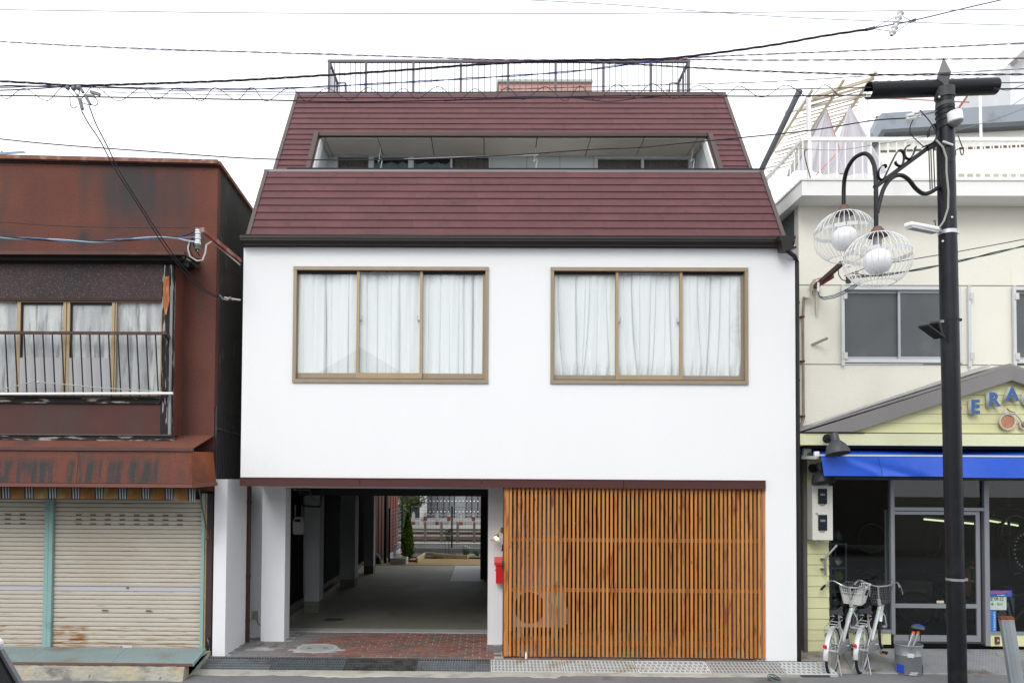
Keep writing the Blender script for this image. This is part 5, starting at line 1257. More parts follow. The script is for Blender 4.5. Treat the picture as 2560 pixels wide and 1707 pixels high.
MB().box(ax(513, SY, 1430), ax(517, SY, 1430), SY - .03, SY + .02, .1, ztop + .08).build('rusty_edge', M('rust_cream', (.33, .22, .12), .8, var=.4, scale=7), lh)
MB().box(ax(517.5, SY, 1430), ax(531, SY, 1430), SY - .02, SY + .05, .25, ztop + .08).build('corner_board', M('corner_brown', (.05, .036, .034), .8, var=.3, scale=3, stretch=(3, 1, .4)), lh)
MB().box(ax(517, SY, 1430), ax(530, SY, 1430), SY - .01, SY + .06, -.1, .249).build('corner_foot', wthv, lh)
MB().box(LX, ax(531, 0), SY + .06, SY + .2, -.1, skz(1206) + .05).build('lower_wall', M('lower_dark', (.05, .04, .035), .9), lh)
# ---- mint checker plate step on its concrete plinth
st = thing('checker_step', (ax(250, -.3), -.35, 0), 'pale mint checker plate step in front of the roller shutters', 'step')
zs_ = .105
stm = M('mint_plate', (.27, .35, .355), .5, var=.12, scale=4, metal=.1, mix=[((.25, .22, .19), 1.6, .56, .72, (1, 1, 1))])
step_px = [-80, 105, 310, 512]; front_px = [-90, 60, 280, 485]
yb1, yf = SY - .052, ag(250, 1655, zs_).y
for i in range(3):
    a0, a1 = ag(step_px[i], 1620, zs_).x, ag(step_px[i + 1], 1620, zs_).x
    b0_, b1_ = ag(front_px[i], 1655, zs_).x, ag(front_px[i + 1], 1655, zs_).x
    mb = MB(); mb.prism([(a0 + .003, yb1, zs_ - .01), (a1 - .003, yb1, zs_ - .01), (b1_ - .003, yf, zs_ - .01), (b0_ + .003, yf, zs_ - .01)], (0, 0, .01))
    pl_ = mb.build('plate', stm, st)
    mb = MB(); r_ = 0; y = yf + .02
    while y < yb1 - .015:
        f = (y - yf) / (yb1 - yf); xa_, xb_ = lerp(b0_, a0, f), lerp(b1_, a1, f); x = max(xa_, -7.0) + .02 + (r_ % 2) * .02
        while x < xb_ - .02:
            s_ = .009 if r_ % 2 else -.009
            mb.poly([(x - .011, y - s_ * .8, zs_ + .001), (x - .002, y - .004, zs_ + .003), (x + .011, y + s_ * .8, zs_ + .001), (x + .002, y + .004, zs_ + .003)]); x += .04
        y += .026; r_ += 1
    o = mb.build('tread_pattern', stm, pl_, fix=False); stuff(o)
MB().box(front_px[0] * 0 - 9, ag(485, 1655, zs_).x, yf - .006, yf + .004, zs_ - .035, zs_ - .002).build('front_edge', M('rust_edge', (.16, .085, .07), .8, var=.3, scale=8), st)
mb = MB(); mb.bar((ag(486, 1655, zs_).x, yf, zs_ - .02), (ag(513, 1620, zs_).x, yb1, zs_ - .02), .012, .04); mb.build('side_edge', mint, st)
pb = thing('plinth', (ax(250, -.4), -.4, -.12), 'rough cracked old concrete plinth under the mint step', 'plinth')
mb = MB(); n = 70; xr2 = ag(480, 1655, .06).x; b_ = len(mb.v)
for i in range(n + 1):
    x = lerp(-8.5, xr2, i / n); j = lambda s: R.uniform(-s, s)
    mb.v += [Vector((x, .0, .07)), Vector((x, yf + .02 + j(.008), .068)), Vector((x, yf - .02 + j(.012), .055 + j(.008))), Vector((x, yf - .04 + j(.012), -.04 + j(.01))), Vector((x, yf - .07 + j(.02), -.13 + j(.004)))]
for i in range(n):
    for q_ in range(4): a_ = b_ + i*5 + q_; mb.face([a_, a_+1, a_+6, a_+5], True)
mb.face([b_ + n*5 + q_ for q_ in range(5)])
mb.build('block', conc_old, pb, fix=False)
MB().box(xr2 + .0, ax(531, .1), yf + .12, SY, -.2, .06).build('corner_block', conc_old, pb)
# ---- service bracket with insulators on the gap between the houses
bk = thing('service_bracket', at(540, 600, -.3), 'rusty red steel bracket with a white insulator stack carrying the blue cable', 'bracket')
rr_ = M('rusty_red_steel', (.26, .07, .055), .75, var=.35, scale=10, col2=(.34, .22, .19), mscale=9, lo=.5, hi=.65)
pA, pB = at(508, 577, -.75), at(601, 653, .05)
MB().bar(pA, pB, .05, .05).build('angle_bar', rr_, bk); MB().box(pA.x - .03, pA.x + .03, pA.y - .05, pA.y - .02, pA.z - .03, pA.z + .03).build('end_plate', rr_, bk)
ic = at(495, 572, -.78)
for i in range(4):
    MB().lathe([(.012, 0), (.038, .008), (.04, .03), (.028, .038), (.036, .045), (.034, .062), (.012, .066)], ic - Vector((0, 0, .075 + i * .068)), n=14).build('insulator', porcelain if i != 3 else M('green_porcelain', (.10, .14, .11), .3), bk)
MB().cyl(ic + Vector((0, 0, .01)), ic - Vector((0, 0, .30)), .008, 6).build('pin', galv, bk)
MB().bar(ic + Vector((-.04, 0, .01)), pA + Vector((0, 0, .02)), .02, .01).build('strap', galv, bk)
MB().tube([at(475, 602, -.76), at(470, 620, -.76), at(474, 640, -.74), at(492, 652, -.7), at(506, 650, -.66), at(513, 632, -.6), at(516, 612, -.55), at(530, 603, -.5), at(552, 622, -.3), at(600, 662, .02)], .011, 6).build('white_lead', M('lead_white', (.55, .55, .52), .5), bk)
MB().tube([at(478, 598, -.76), at(474, 625, -.75), at(485, 645, -.7), at(503, 648, -.66)], .008, 6).build('black_lead', black_m, bk)
MB().tube([at(480, 590, -.76), at(486, 620, -.74), at(500, 640, -.68)], .007, 6).build('black_lead', black_m, bk)
t = thing('cable_anchor', at(575, 747, 0), 'small white anchor rod fixing two black cables to the white wall corner', 'anchor')
MB().cyl(at(560, 744, -.1), at(601, 750, .02), .014, 6).build('rod', M('anchor_cream', (.55, .48, .42), .6), t)
MB().tube([at(550, 738, -.2), at(556, 747, -.15), at(568, 750, -.1), at(576, 742, -.08), at(582, 751, -.06)], .009, 6).build('clamp', M('clamp_grey', (.3, .32, .33), .5), t)
# ================================================================== CREAM BUILDING WITH THE BICYCLE SHOP
RYW = .57                                   # cream wall plane
def rx(px, Y=RYW, py=900): return ax(px, Y, py)
def rz(py, Y=RYW, px=2250): return az(py, Y, px)
cream = M('cream_render', (.80, .775, .69), .85, var=.05, scale=1.5, bump=.55, bscale=55, bdist=.008, spec=.2,
          mix=[((.73, .70, .62), .9, .55, .85, (1, 1, .35)), ((.66, .62, .55), 3, .66, .8, (1.5, 1, .15))])
creamw = M('off_white_render', (.80, .80, .78), .85, var=.03, scale=1.5, bump=.4, bscale=50, bdist=.006, col2=(.60, .60, .57), mscale=1.2, lo=.55, hi=.85, stretch=(1, 1, .3))
rbm = thing('cream_building', (9, 4, 0), 'cream rendered building with a roof terrace above the yellow bicycle shop', 'building')
X0 = rx(1998); X1 = 16.0
wt = [rx(2105), rx(2403), rz(907), rz(716)]; wt2x = rx(2535)
zl_slab = az(489, 10.4 * .0145, 2250) + .05; ztp = rz(512); zbt = rz(1100); z_g1, z_g2 = rz(713.5), rz(911.5)
mb = MB(); mb.box(X0, X1, RYW, RYW + .15, z_g1 + .008, zl_slab); mb.build('wall_upper', cream, rbm)
MB().box(X0, X1, RYW, RYW + .15, zbt, z_g2 - .008).build('wall_lower', cream, rbm)
MB().box(X0 + .001, X1, RYW + .012, RYW + .15, z_g2 - .0079, z_g2 + .0079).build('wall_groove', M('groove', (.36, .33, .28), .9), rbm)
MB().box(X0, wt[0], RYW + .0, RYW + .15, z_g2 + .008, z_g1 - .008).build('wall_panel', cream, rbm)
MB().box(wt[1], wt2x, RYW + .0, RYW + .15, z_g2 + .008, z_g1 - .008).build('wall_panel', cream, rbm)
MB().box(X0 + .002, X1, RYW + .014, RYW + .15, z_g1 - .0079, z_g1 + .0079).build('wall_groove', bpy.data.materials['groove'], rbm)
MB().box(X0, X0 + .14, RYW + .151, 9, 0, zl_slab - .06).build('side_wall', M('green_grey_side', (.10, .12, .105), .9, var=.2), rbm)
# windows of the first floor
fros = M('dark_frosted_glass', (.085, .095, .10), .30, var=.25, scale=2.2, bump=.35, bscale=260, bdist=.01, spec=.5, mix=[((.17, .18, .18), 1.5, .55, .8, (1, 1, .5))])
def r_window(x0, x1, panes, lab):
    mb = MB(); y0, y1 = RYW - .02, RYW + .10; f = .035; z0, z1 = wt[2], wt[3]
    mb.box(x0, x1, y0, y1, z1 - .05, z1); mb.box(x0, x1, y0 - .02, y1, z0, z0 + .05); mb.box(x0, x0 + f, y0, y1, z0 + .05, z1 - .05); mb.box(x1 - f, x1, y0, y1, z0 + .05, z1 - .05)
    fr = mb.build('window_frame', alu_w, rbm, label=lab)
    for i, (a_, b_) in enumerate(panes):
        y = RYW + (.03 if i % 2 else .055); s_ = .035; mb = MB()
        mb.box(a_, a_ + s_, y, y + .025, z0 + .051, z1 - .051); mb.box(b_ - s_, b_, y, y + .025, z0 + .051, z1 - .051); mb.box(a_ + s_, b_ - s_, y, y + .025, z0 + .051, z0 + .10); mb.box(a_ + s_, b_ - s_, y, y + .025, z1 - .09, z1 - .051)
        mb.build('sash', alu, fr); MB().box(a_ + s_ - .002, b_ - s_ + .002, y + .01, y + .016, z0 + .098, z1 - .088).build('pane', fros, fr)
    return fr
r_window(wt[0], wt[1], [(rx(2106.5), rx(2258)), (rx(2249), rx(2392))], 'first floor window with two frosted grey panes')
MB().box(rx(2391), rx(2401), RYW + .02, RYW + .05, wt[2] + .05, wt[3] - .05).build('brown_blind', M('blind_brown', (.27, .16, .11), .8), rbm)
r_window(rx(2534), rx(2760), [(rx(2536), rx(2640)), (rx(2636), rx(2758))], 'first floor window at the right edge of the picture')
for px_ in (2104, 2419.5, 2532):
    MB().box(rx(px_) - .02, rx(px_) + .02, RYW - .06, RYW - .025, rz(917 if px_ > 2105 else 915), rz(716)).build('guard_upright', M('guard_white', (.62, .64, .66), .5), rbm)
    for py_ in (742, 891): MB().box(rx(px_) + .0, rx(px_) + .055, RYW - .075, RYW - .061, rz(py_ + 8), rz(py_ - 8)).build('guard_clip', M('clip_white', (.6, .6, .58), .5), rbm)
# conduit with rusty clips on the far left of the cream wall
cq = RYW - .04; cpx = 2006.5
mb = MB(); mb.tube([at(2010, 742, cq), at(2009, 760, cq), at(2007, 800, cq), at(2009, 1045, cq), at(2003, 1062, cq), at(1998, 1074, cq)], .02, 8); mb.build('conduit', M('rusty_conduit', (.28, .24, .20), .7, var=.3, scale=4, col2=(.30, .15, .06), mscale=3, lo=.55, hi=.7), rbm)
for py_ in (792, 903, 1040): MB().box(ax(2003, cq), ax(2012, cq), cq - .03, RYW - .001, az(py_ + 2, cq, 2007), az(py_ - 2, cq, 2007)).build('conduit_clip', M('clip_rust', (.12, .05, .035), .8), rbm)
t = thing('wall_stub', at(2048, 855, RYW - .1), 'short weathered timber stub sticking out of the cream wall', 'stub'); MB().bar(at(2030, 862, RYW), at(2069, 845, RYW - .18), .035, .03).build('stub_bar', M('stub_wood', (.33, .29, .24), .8, var=.3), t)
# service bracket on the cream wall
bk = thing('service_bracket', at(2060, 720, .3), 'rusty brown service bracket with green insulators and looping cables on the cream wall', 'bracket')
MB().bar(at(2032, 722, RYW - .02), at(2106, 657, -.30), .05, .06).build('angle_bar', M('bracket_brown', (.10, .055, .045), .8, var=.4, scale=9), bk)
MB().bar(at(2052, 708, .3), at(2081, 690, .05), .05, .05).build('second_bar', M('bracket_red', (.20, .05, .035), .8, var=.3, scale=9), bk)
MB().bar(at(2031, 724, RYW - .03), at(2046, 706, RYW - .1), .09, .09).build('timber_block', M('block_cream', (.52, .45, .34), .8), bk)
mb = MB(); mb.prism([at(2036, 730, RYW - .03), at(2047, 728, RYW - .03), at(2041, 786, RYW - .03), at(2037, 786, RYW - .03)], (0, -.04, 0)); mb.build('brace', M('brace_cream', (.57, .52, .43), .8), bk)
for i in range(3): MB().lathe([(.012, 0), (.036, .01), (.034, .03), (.012, .04)], at(2121, 697 + i * 6, -.25), n=12).build('insulator', M('green_insulator', (.045, .06, .04), .3), bk)
for a_, b_ in ((2110, 655), (2126, 650), (2130, 668), (2120, 683)): MB().ball(at(a_ + 12, b_ + 10, -.3), .03, .03, .022, 8, 6).build('cable_clamp', porcelain if a_ != 2120 else black_m, bk)
MB().tube([at(2027, 738, RYW - .05), at(2016, 748, RYW - .06), at(2010, 742, RYW - .05)], .018, 8).build('entry_elbow', M('elbow_cream', (.60, .57, .48), .6), bk)
MB().tube([at(2010, 743, .5), at(2025, 745, .45), at(2028, 728, .45), at(2026, 712, .4), at(2034, 700, .35), at(2052, 694, .3)], .012, 6).build('pale_lead', M('lead_pale', (.52, .51, .48), .5), bk)
MB().tube([at(2046, 706, .3), at(2045, 728, .3)], .017, 8).build('white_sleeve', white_paint, bk)
for k, mt_ in enumerate((black_m, cable_bl, cable_gn)):
    MB().tube([at(2045, 730, .3), at(2048 + k, 740 + k * 2, .25), at(2060, 743 + k * 3, .2), at(2085, 738 + k * 3.5, .1), at(2110, 727 + k * 4, -.05), at(2135, 712 + k * 4, -.2), at(2150, 703 + k * 3, -.3)], .006, 5).build('loop_lead', mt_ , bk)
MB().tube([at(2095, 672, -.1), at(2097, 688, -.1), at(2104, 698, -.15), at(2118, 704, -.2)], .007, 5).build('black_lead', black_m, bk)
# ---------------- balcony slab and railing of the terrace
BY = 10.4 * .0145; bl = rx(2005, BY, 447)
zu, zl = az(447, BY, 2250), az(489, BY, 2250)
MB().box(bl, X1, BY, 6.5, zl, zu - .03).build('balcony_slab', creamw, rbm)
MB().box(bl - .015, X1, BY - .015, 6.5, zu - .029, zu).build('balcony_coping', M('coping_white', (.74, .74, .72), .8, var=.05), rbm)
bs = MB(); bs.prism([(bl + .12, RYW - .0, zl), (bl + .0, BY + .02, zl), (bl + .0, BY + .02, zl - .001), (bl + .12, RYW, zl - .001)], (.0, .01, 0))
tr = thing('terrace_railing', (bl, BY, zu), 'white railing with thin bars round the roof terrace of the cream building', 'railing')
rw = M('rail_white', (.84, .84, .82), .5, var=.05)
RYT = BY + .06; zt_ = az(349, RYT, 2250)
MB().bar((bl + .04, RYT, zt_), (X1, RYT, zt_), .05, .05).build('top_rail', rw, tr)
x = bl + .04; sp_ = ax(2061.3, RYT, 400) - ax(2040, RYT, 400); i = 0
while x < 11.6: MB().cyl((x, RYT, zu), (x, RYT, zt_ - .02), .011, 6).build('baluster', rw, tr); x += sp_
for px_ in (2022,): X_ = ax(px_, RYT, 400); MB().box(X_ - .022, X_ + .022, RYT - .03, RYT + .03, zu, az(243, RYT, 2022)).build('tall_post', rw, tr)
MB().bar((bl + .04, RYT, zt_), (bl + .04, 3.9, zt_ - .02), .045, .045).build('side_rail', rw, tr)
y = RYT + .14
while y < 3.9: MB().cyl((bl + .04, y, zu), (bl + .04, y, zt_ - .02), .011, 6).build('baluster', rw, tr); y += .15
# penthouse set back, grey-blue parapet band
PHY = 3.4
def px3(px, py=330): return ax(px, PHY, py)
pz = lambda py, px=2400: az(py, PHY, px)
MB().box(px3(2203), X1 + 2, PHY + .05, 9, zu - .1, pz(300)).build('penthouse_wall', M('penthouse_cream', (.77, .76, .71), .85, var=.04, bump=.3, bscale=40), rbm)
bnd = M('blue_grey_band', (.26, .29, .33), .7, var=.12, scale=2, col2=(.17, .19, .22), mscale=3, lo=.58, hi=.75)
zt0, zt1 = at(2205, 283, PHY - .15), at(2600, 258, PHY - .15)
slope = (zt1.z - zt0.z) / (zt1.x - zt0.x)
def zz_(px, py): return at(px, py, PHY - .15)
mb = MB(); mb.prism([zz_(2205, 324), zz_(2600, 300), zz_(2600, 258), zz_(2205, 283), zz_(2181, 331), zz_(2187, 352)], (0, .25, 0)); mb.build('parapet_band', bnd, rbm)
mb = MB(); mb.prism([zz_(2187, 352), zz_(2205, 324), zz_(2600, 300), zz_(2600, 312), zz_(2213, 332), zz_(2204, 352)], (0, .6, 0)); mb.build('band_underside', M('band_dark', (.09, .10, .11), .8), rbm)
for px_, py_ in ((2216, 270), (2395, 262)): MB().box(ax(px_, PHY, py_) - .025, ax(px_, PHY, py_) + .025, PHY + .3, PHY + .35, pz(300, px_), pz(py_, px_)).build('rust_stub', M('stub_rust', (.25, .07, .04), .8), rbm)
MB().bar(at(2392, 278, PHY + .3), at(2422, 235, PHY + .3), .03, .03).build('antenna_strut', M('strut_rust', (.28, .12, .07), .8), rbm)
MB().bar(at(2215, 246, PHY + .3), at(2423, 256, PHY + .3), .02, .02).build('antenna_boom', M('boom_pink', (.45, .22, .20), .8), rbm)
# low slot openings in the terrace parapet behind the railing
mb = MB(); MB().box(px3(2190), X1 + 2, PHY - 1.0, PHY - .9, zu - .0, zu + .9).build('inner_parapet', M('inner_parapet_white', (.70, .69, .64), .85, bump=.3, bscale=40), rbm)
for i in range(17):
    xa, xb = ax(2200 + i * 22, PHY - 1.0, 378), ax(2217 + i * 22, PHY - 1.0, 378); z = az(378 - i * .9, PHY - 1.02, 2300)
    MB().box(xa, xb, PHY - 1.012, PHY - 1.001, z - .022, z + .018).build('vent_slot', M('slot_dark', (.12, .09, .08), .9) if i == 0 else bpy.data.materials['slot_dark'], rbm)
for i in range(9):
    xa, xb = ax(2396 + i * 22, PHY - 1.0, 438), ax(2413 + i * 22, PHY - 1.0, 438); z = az(437, PHY - 1.02, 2450)
    MB().box(xa, xb, PHY - 1.012, PHY - 1.001, z - .03, z + .02).build('drain_slot', M('slot_brown', (.42, .38, .33), .9) if i == 0 else bpy.data.materials['slot_brown'], rbm)
t = thing('washing_post', (ax(2178, RYT), RYT, zu), 'tall white post on the terrace beside the hanging sheets', 'post'); X_ = ax(2178, RYT, 300); MB().box(X_ - .014, X_ + .014, RYT + .06, RYT + .09, zu, az(200, RYT, 2178)).build('pole', rw, t)
t = thing('washing_post', (ax(2452, 1.6), 1.6, zu), 'slim white post on the terrace to the right of the street lamp', 'post'); MB().cyl((ax(2455, 1.6, 350), 1.6, zu), (ax(2450, 1.6, 240), 1.6, az(232, 1.6, 2450)), .02, 8).build('pole', rw, t)
# far building at the top right
t = thing('tall_building', (ax(2600, 9), 9, 0), 'corner of a pale tall building at the upper right edge', 'building')
YT = 9; MB().prism([(ax(2538, YT), YT, 3), (ax(2700, YT), YT, 3), (ax(2700, YT), YT, az(-20, YT, 2700)), (ax(2560, YT), YT, az(141, YT, 2560)), (ax(2538, YT), YT, az(160, YT, 2538))], (0, 4, 0)).build('wall', M('pale_far_wall', (.62, .64, .66), .8), t)
MB().bar(at(2534, 158, YT - .1), at(2600, 95, YT - .1), .3, .12).build('eaves', M('far_eaves', (.35, .34, .33), .8), t)
# ---------------- derelict corrugated-roof frame with sheets on the terrace
pg = thing('pergola_frame', at(2080, 330, 1.0), 'bare wooden and steel frame of a dismantled lean-to roof on the terrace', 'pergola')
tan = M('frame_tan', (.52, .45, .34), .8, var=.3, scale=9); wh = M('frame_white', (.66, .64, .56), .7, var=.15, scale=5)
def yy(px, py): return 1.0 + (py - 180) * .008
def pb_(a_, b_, w_, mt_, nm): MB().bar(at(*a_, yy(*a_)), at(*b_, yy(*b_)), w_, w_).build(nm, mt_, pg)
for a_, b_ in (((2031, 225), (1908, 416)), ((2110, 200), (1985, 392)), ((2190, 180), (2045, 390))): pb_(a_, b_, .035, tan, 'rafter')
for a_, b_ in (((2030, 245), (2186, 196)), ): pb_(a_, b_, .045, tan, 'beam')
pb_((1962, 281), (2165, 237), .04, wh, 'beam')
for k in range(9):
    f_ = k / 8; a_ = (lerp(2012, 1912, f_), lerp(258, 422, f_)); b_ = (lerp(2182, 2050, f_), lerp(212, 384, f_)); b_ = (lerp(a_[0], b_[0], 1.0 if k < 5 else .6), lerp(a_[1], b_[1], 1.0 if k < 5 else .6))
    pb_(a_, b_, .02 if k % 3 else .03, wh if k % 2 else tan, 'purlin')
    pb_((a_[0] + 6, a_[1] + 8), (b_[0] - 6, b_[1] + 9), .012, M('frame_brown', (.25, .17, .12), .8) if k == 0 else bpy.data.materials['frame_brown'], 'purlin')
t = thing('rain_pipe', at(1955, 320, .9), 'thick dark grey rain pipe leaning beside the roof frame', 'pipe')
MB().tube([at(1999, 228, 1.1), at(1990, 245, 1.1), at(1906, 420, 1.5), at(1890, 455, 1.6)], [.052, .045, .045, .045], 12).build('pipe_tube', M('pipe_charcoal', (.085, .085, .10), .4, var=.1), t)
def sheet(pts, lab, fold, seed):
    (a_, b_, c_) = pts; mb = MB()
    A, B, C = at(*a_, 1.0), at(*b_, .85), at(*c_, .85)
    def fn(u, v):
        p = A.lerp(B.lerp(C, u), v); p.y += .05 * v * math.sin(u * fold + seed) + .02 * v * math.sin(u * fold * 2.7); return p
    mb.grid(30, 14, fn)
    return tag(mb.build('hanging_sheet', M('sheet_white', (.50, .48, .52), .9, var=.04, bump=.2, bscale=30), fix=False), lab, 'sheet', 'white sheets tied to the roof frame')
s1 = sheet([(2067, 270), (1972, 425), (2110, 436)], 'greyish white sheet with a red border hanging from the roof frame', 11, 1)
s2 = sheet([(2123, 262), (2068, 436), (2215, 436)], 'brighter white sheet hanging to the right beside the tall post', 14, 3)
MB().prism([at(1978, 412, .84), at(2067, 268, .98), at(1977, 440, .84), at(1968, 440, .84)], (0, .02, 0)).build('tarpaulin', M('tarp_grey', (.36, .36, .35), .8), s1)
MB().tube([at(2067, 275, .93), at(2082, 320, .88), at(2099, 372, .78), at(2098, 378, .76), at(2040, 438, .74)], .009, 5).build('red_border', M('red_border_cloth', (.52, .26, .22), .8), s1)

# ================================================================== BICYCLE SHOP GROUND FLOOR
shop = thing('bicycle_shop', (9, .4, 0), 'pale yellow clapboard bicycle shop front with grey gable and blue awning', 'shop')
yel = M('pale_yellow_board', (.66, .66, .39), .6, var=.05, scale=2, spec=.3, bump=.1, bscale=30, mix=[((.50, .50, .28), 1.2, .5, .8, (1, 1, .4)), ((.30, .30, .2), 6, .7, .78, (1, 1, .3))])
yelw = M('pale_yellow_render', (.67, .68, .44), .8, var=.05, scale=3, bump=.5, bscale=40, mix=[((.36, .33, .22), 1.6, .62, .8, (2, 1, .5))])
gry = M('grey_fascia', (.215, .205, .205), .5, var=.05, scale=2)
GBY = .0                                             # plane of gable fascia
def gx(px, Y=GBY, py=1000): return ax(px, Y, py)
# gable fascia boards (bent at the apex)
A = (2012, 1079); B = (2530, 915); B2 = (2530, 950); A2 = (2134, 1079); Cc = (3060, 1079)
P_ = lambda p, Y=GBY: at(p[0], p[1], Y)
a0, b0, b1, a1 = P_(A), P_(B), P_(B2), P_(A2)
MB().prism([a0, b0, b1, a1], (0, .05, 0)).build('gable_fascia', gry, shop)
mir = lambda p: Vector((2 * b0.x - p.x, p.y, p.z))
MB().prism([mir(a0), mir(a1), b1, b0], (0, .05, 0)).build('gable_fascia', M('grey_fascia_right', (.20, .19, .19), .5), shop)
up_ = Vector((-.01, 0, .035))
for f_ in (lambda p: p, mir):
    MB().prism([f_(a0 + Vector((-.08, .04, -.0))), f_(a0 + Vector((-.04, .04, .04))), f_(b0 + Vector((0, .04, .045))), f_(b0 + Vector((0, .04, .0)))], (0, RYW - .05, 0)).build('gable_roof', M('gable_roof_grey', (.24, .235, .23), .6), shop)
MB().prism([P_((2040, 1066)) + Vector((0, .045, .03)), P_((2060, 1062)) + Vector((0, .045, .06)), P_((2486, 919)) + Vector((0, .045, .06)), P_((2480, 921)) + Vector((0, .045, .03))], (0, .25, 0)).build('flashing_strip', M('pale_flashing', (.42, .42, .41), .5), shop)
# gable boards
gyb = .10; zlow = az(1081, gyb, 2250); nb_ = 0; bh = .135
z = zlow
apex = b0.x
sl = (b1.z - a1.z) / (b1.x - a1.x)
while z < b1.z + .05:
    hw0 = max(.0, (b1.z + .04 - z) / sl); zt2 = min(z + bh - .004, b1.z + .04); hw1 = max(.02, (b1.z + .04 - zt2) / sl)
    mb = MB(); mb.prism([(apex - hw0, gyb, z), (apex + hw0, gyb, z), (apex + hw1, gyb + .008, zt2), (apex - hw1, gyb + .008, zt2)], (0, .02, 0)); mb.build('gable_board', yel, shop); z += bh
MB().prism([(apex - 3.3, gyb + .03, zlow - .05), (apex + 3.3, gyb + .03, zlow - .05), (apex, gyb + .03, b1.z + .02)], (0, .03, 0)).build('gable_backing', M('backing_olive', (.16, .16, .10), .9), shop)
# lettering
def text_mesh(s, size, extr, name, mat, parent, origin, bold=.0, rot=0):
    cu = bpy.data.curves.new('lettering', 'FONT'); cu.body = s; cu.size = size; cu.extrude = extr; cu.offset = bold; cu.align_x = 'CENTER'; cu.align_y = 'CENTER'
    tmp = bpy.data.objects.new('tmp', cu); COL.objects.link(tmp); bpy.context.view_layer.update()
    dg = bpy.context.evaluated_depsgraph_get(); me = bpy.data.meshes.new_from_object(tmp.evaluated_get(dg)); bpy.data.objects.remove(tmp); bpy.data.curves.remove(cu)
    me.materials.clear()
    for m_ in (mat if isinstance(mat, list) else [mat]): me.materials.append(m_)
    if isinstance(mat, list):
        for p in me.polygons: p.material_index = 0 if abs(p.normal.z) > .5 else 1
    o = bpy.data.objects.new(name, me); COL.objects.link(o); o.parent = parent; o.location = Vector(origin) - WO[parent]; o.rotation_euler = (rad(90), rot, 0); WO[o] = Vector(origin)
    return o
sign = thing('shop_sign', at(2530, 990, gyb), 'arc of blue capital letters with pale sides on the yellow gable of the bicycle shop', 'sign')
lb_ = M('letter_blue', (.05, .115, .30), .5, var=.1); le_ = M('letter_edge', (.62, .62, .60), .6)
ys_ = gyb - .06
for ch, px_, py_ in (('T', 2386, 1036), ('E', 2434, 1018.5), ('R', 2481, 1000.5), ('A', 2526.5, 987), ('O', 2574, 999)):
    o = text_mesh(ch, .262, .035, 'letter', [lb_, le_], sign, at(px_, py_, ys_), .009); o.scale = (1, 1, 1)
# bicycle plaque under the letters
pq = thing('bicycle_plaque', at(2530, 1050, gyb), 'rust stained metal bicycle emblem under the blue letters', 'emblem')
rim_ = M('plaque_rim', (.55, .53, .48), .5, metal=.3); rus = M('plaque_rust', (.42, .20, .12), .7, var=.3, scale=12, col2=(.16, .04, .03), mscale=9, lo=.5, hi=.65)
for px_, py_, r_ in ((2519, 1054, .108), (2560, 1062, .055)):
    c_ = at(px_, py_, gyb - .05); MB().tube([c_ + Vector((r_ * math.cos(a), 0, r_ * math.sin(a))) for a in [i * math.pi / 12 for i in range(24)]], .012, 6, closed=True).build('wheel_rim', rim_, pq)
    MB().cyl(c_ + Vector((0, .005, 0)), c_ + Vector((0, .02, 0)), r_, 24).build('wheel_disc', rus, pq)
MB().tube([at(2523, 1032, gyb - .06), at(2537, 1033, gyb - .06), at(2548, 1044, gyb - .06), at(2556, 1056, gyb - .06)], .013, 6).build('frame_bar', rim_, pq)
MB().tube([at(2513, 1033, gyb - .06), at(2513, 1022, gyb - .06)], .016, 6).build('seat_post', M('plaque_pale', (.6, .57, .5), .6), pq); MB().tube([at(2517, 1021, gyb - .06), at(2525, 1028, gyb - .06), at(2538, 1031, gyb - .06)], .008, 6).build('handlebar', M('plaque_red', (.25, .05, .04), .6), pq)
# beam below the gable
BMY = .04
MB().box(gx(1999, BMY), X1, BMY, RYW + .1, az(1113, BMY, 2250), az(1083.5, BMY, 2250)).build('shop_beam', yelw, shop)
MB().box(gx(2000, BMY), gx(2160, BMY), BMY - .01, BMY + .3, az(1083, BMY, 2080), az(1080, BMY, 2080)).build('beam_gap', black_m, shop)
SHY = .62
MB().box(gx(2010, .3), X1, .18, SHY + .5, az(1121, .18, 2250), az(1115, .18, 2250)).build('awning_recess', black_m, shop)
# yellow board wall at the left
xl_, xr2_ = ax(2015, SHY, 1400), ax(2073, SHY, 1400)
zz0, zz1 = az(1627, SHY, 2045), az(1115, SHY, 2045); n_ = 19; bh = (zz1 - zz0) / n_; pr = None
for i in range(n_):
    z = zz0 + bh * i
    if pr is None:
        mb = MB(); mb.prism([(xl_, SHY, z), (xl_, SHY + .012, z + bh - .003), (xl_, SHY + .04, z + bh - .003), (xl_, SHY + .04, z)], (xr2_ - xl_, 0, 0)); pr = mb.build('clapboard', yel, shop); zp0 = z
    else: o = copy_obj(pr, shop, WO[pr] + Vector((0, 0, z - zp0)))
MB().box(ax(2005, SHY, 1300), xl_ - .001, SHY - .05, SHY + .1, -.05, az(1115, SHY, 2045)).build('corner_strip', M('corner_olive', (.10, .095, .085), .8), shop)
MB().box(xr2_ + .001, xr2_ + .035, SHY - .0, SHY + .08, 0.1, az(1200, SHY, 2078)).build('window_jamb', black_m, shop)
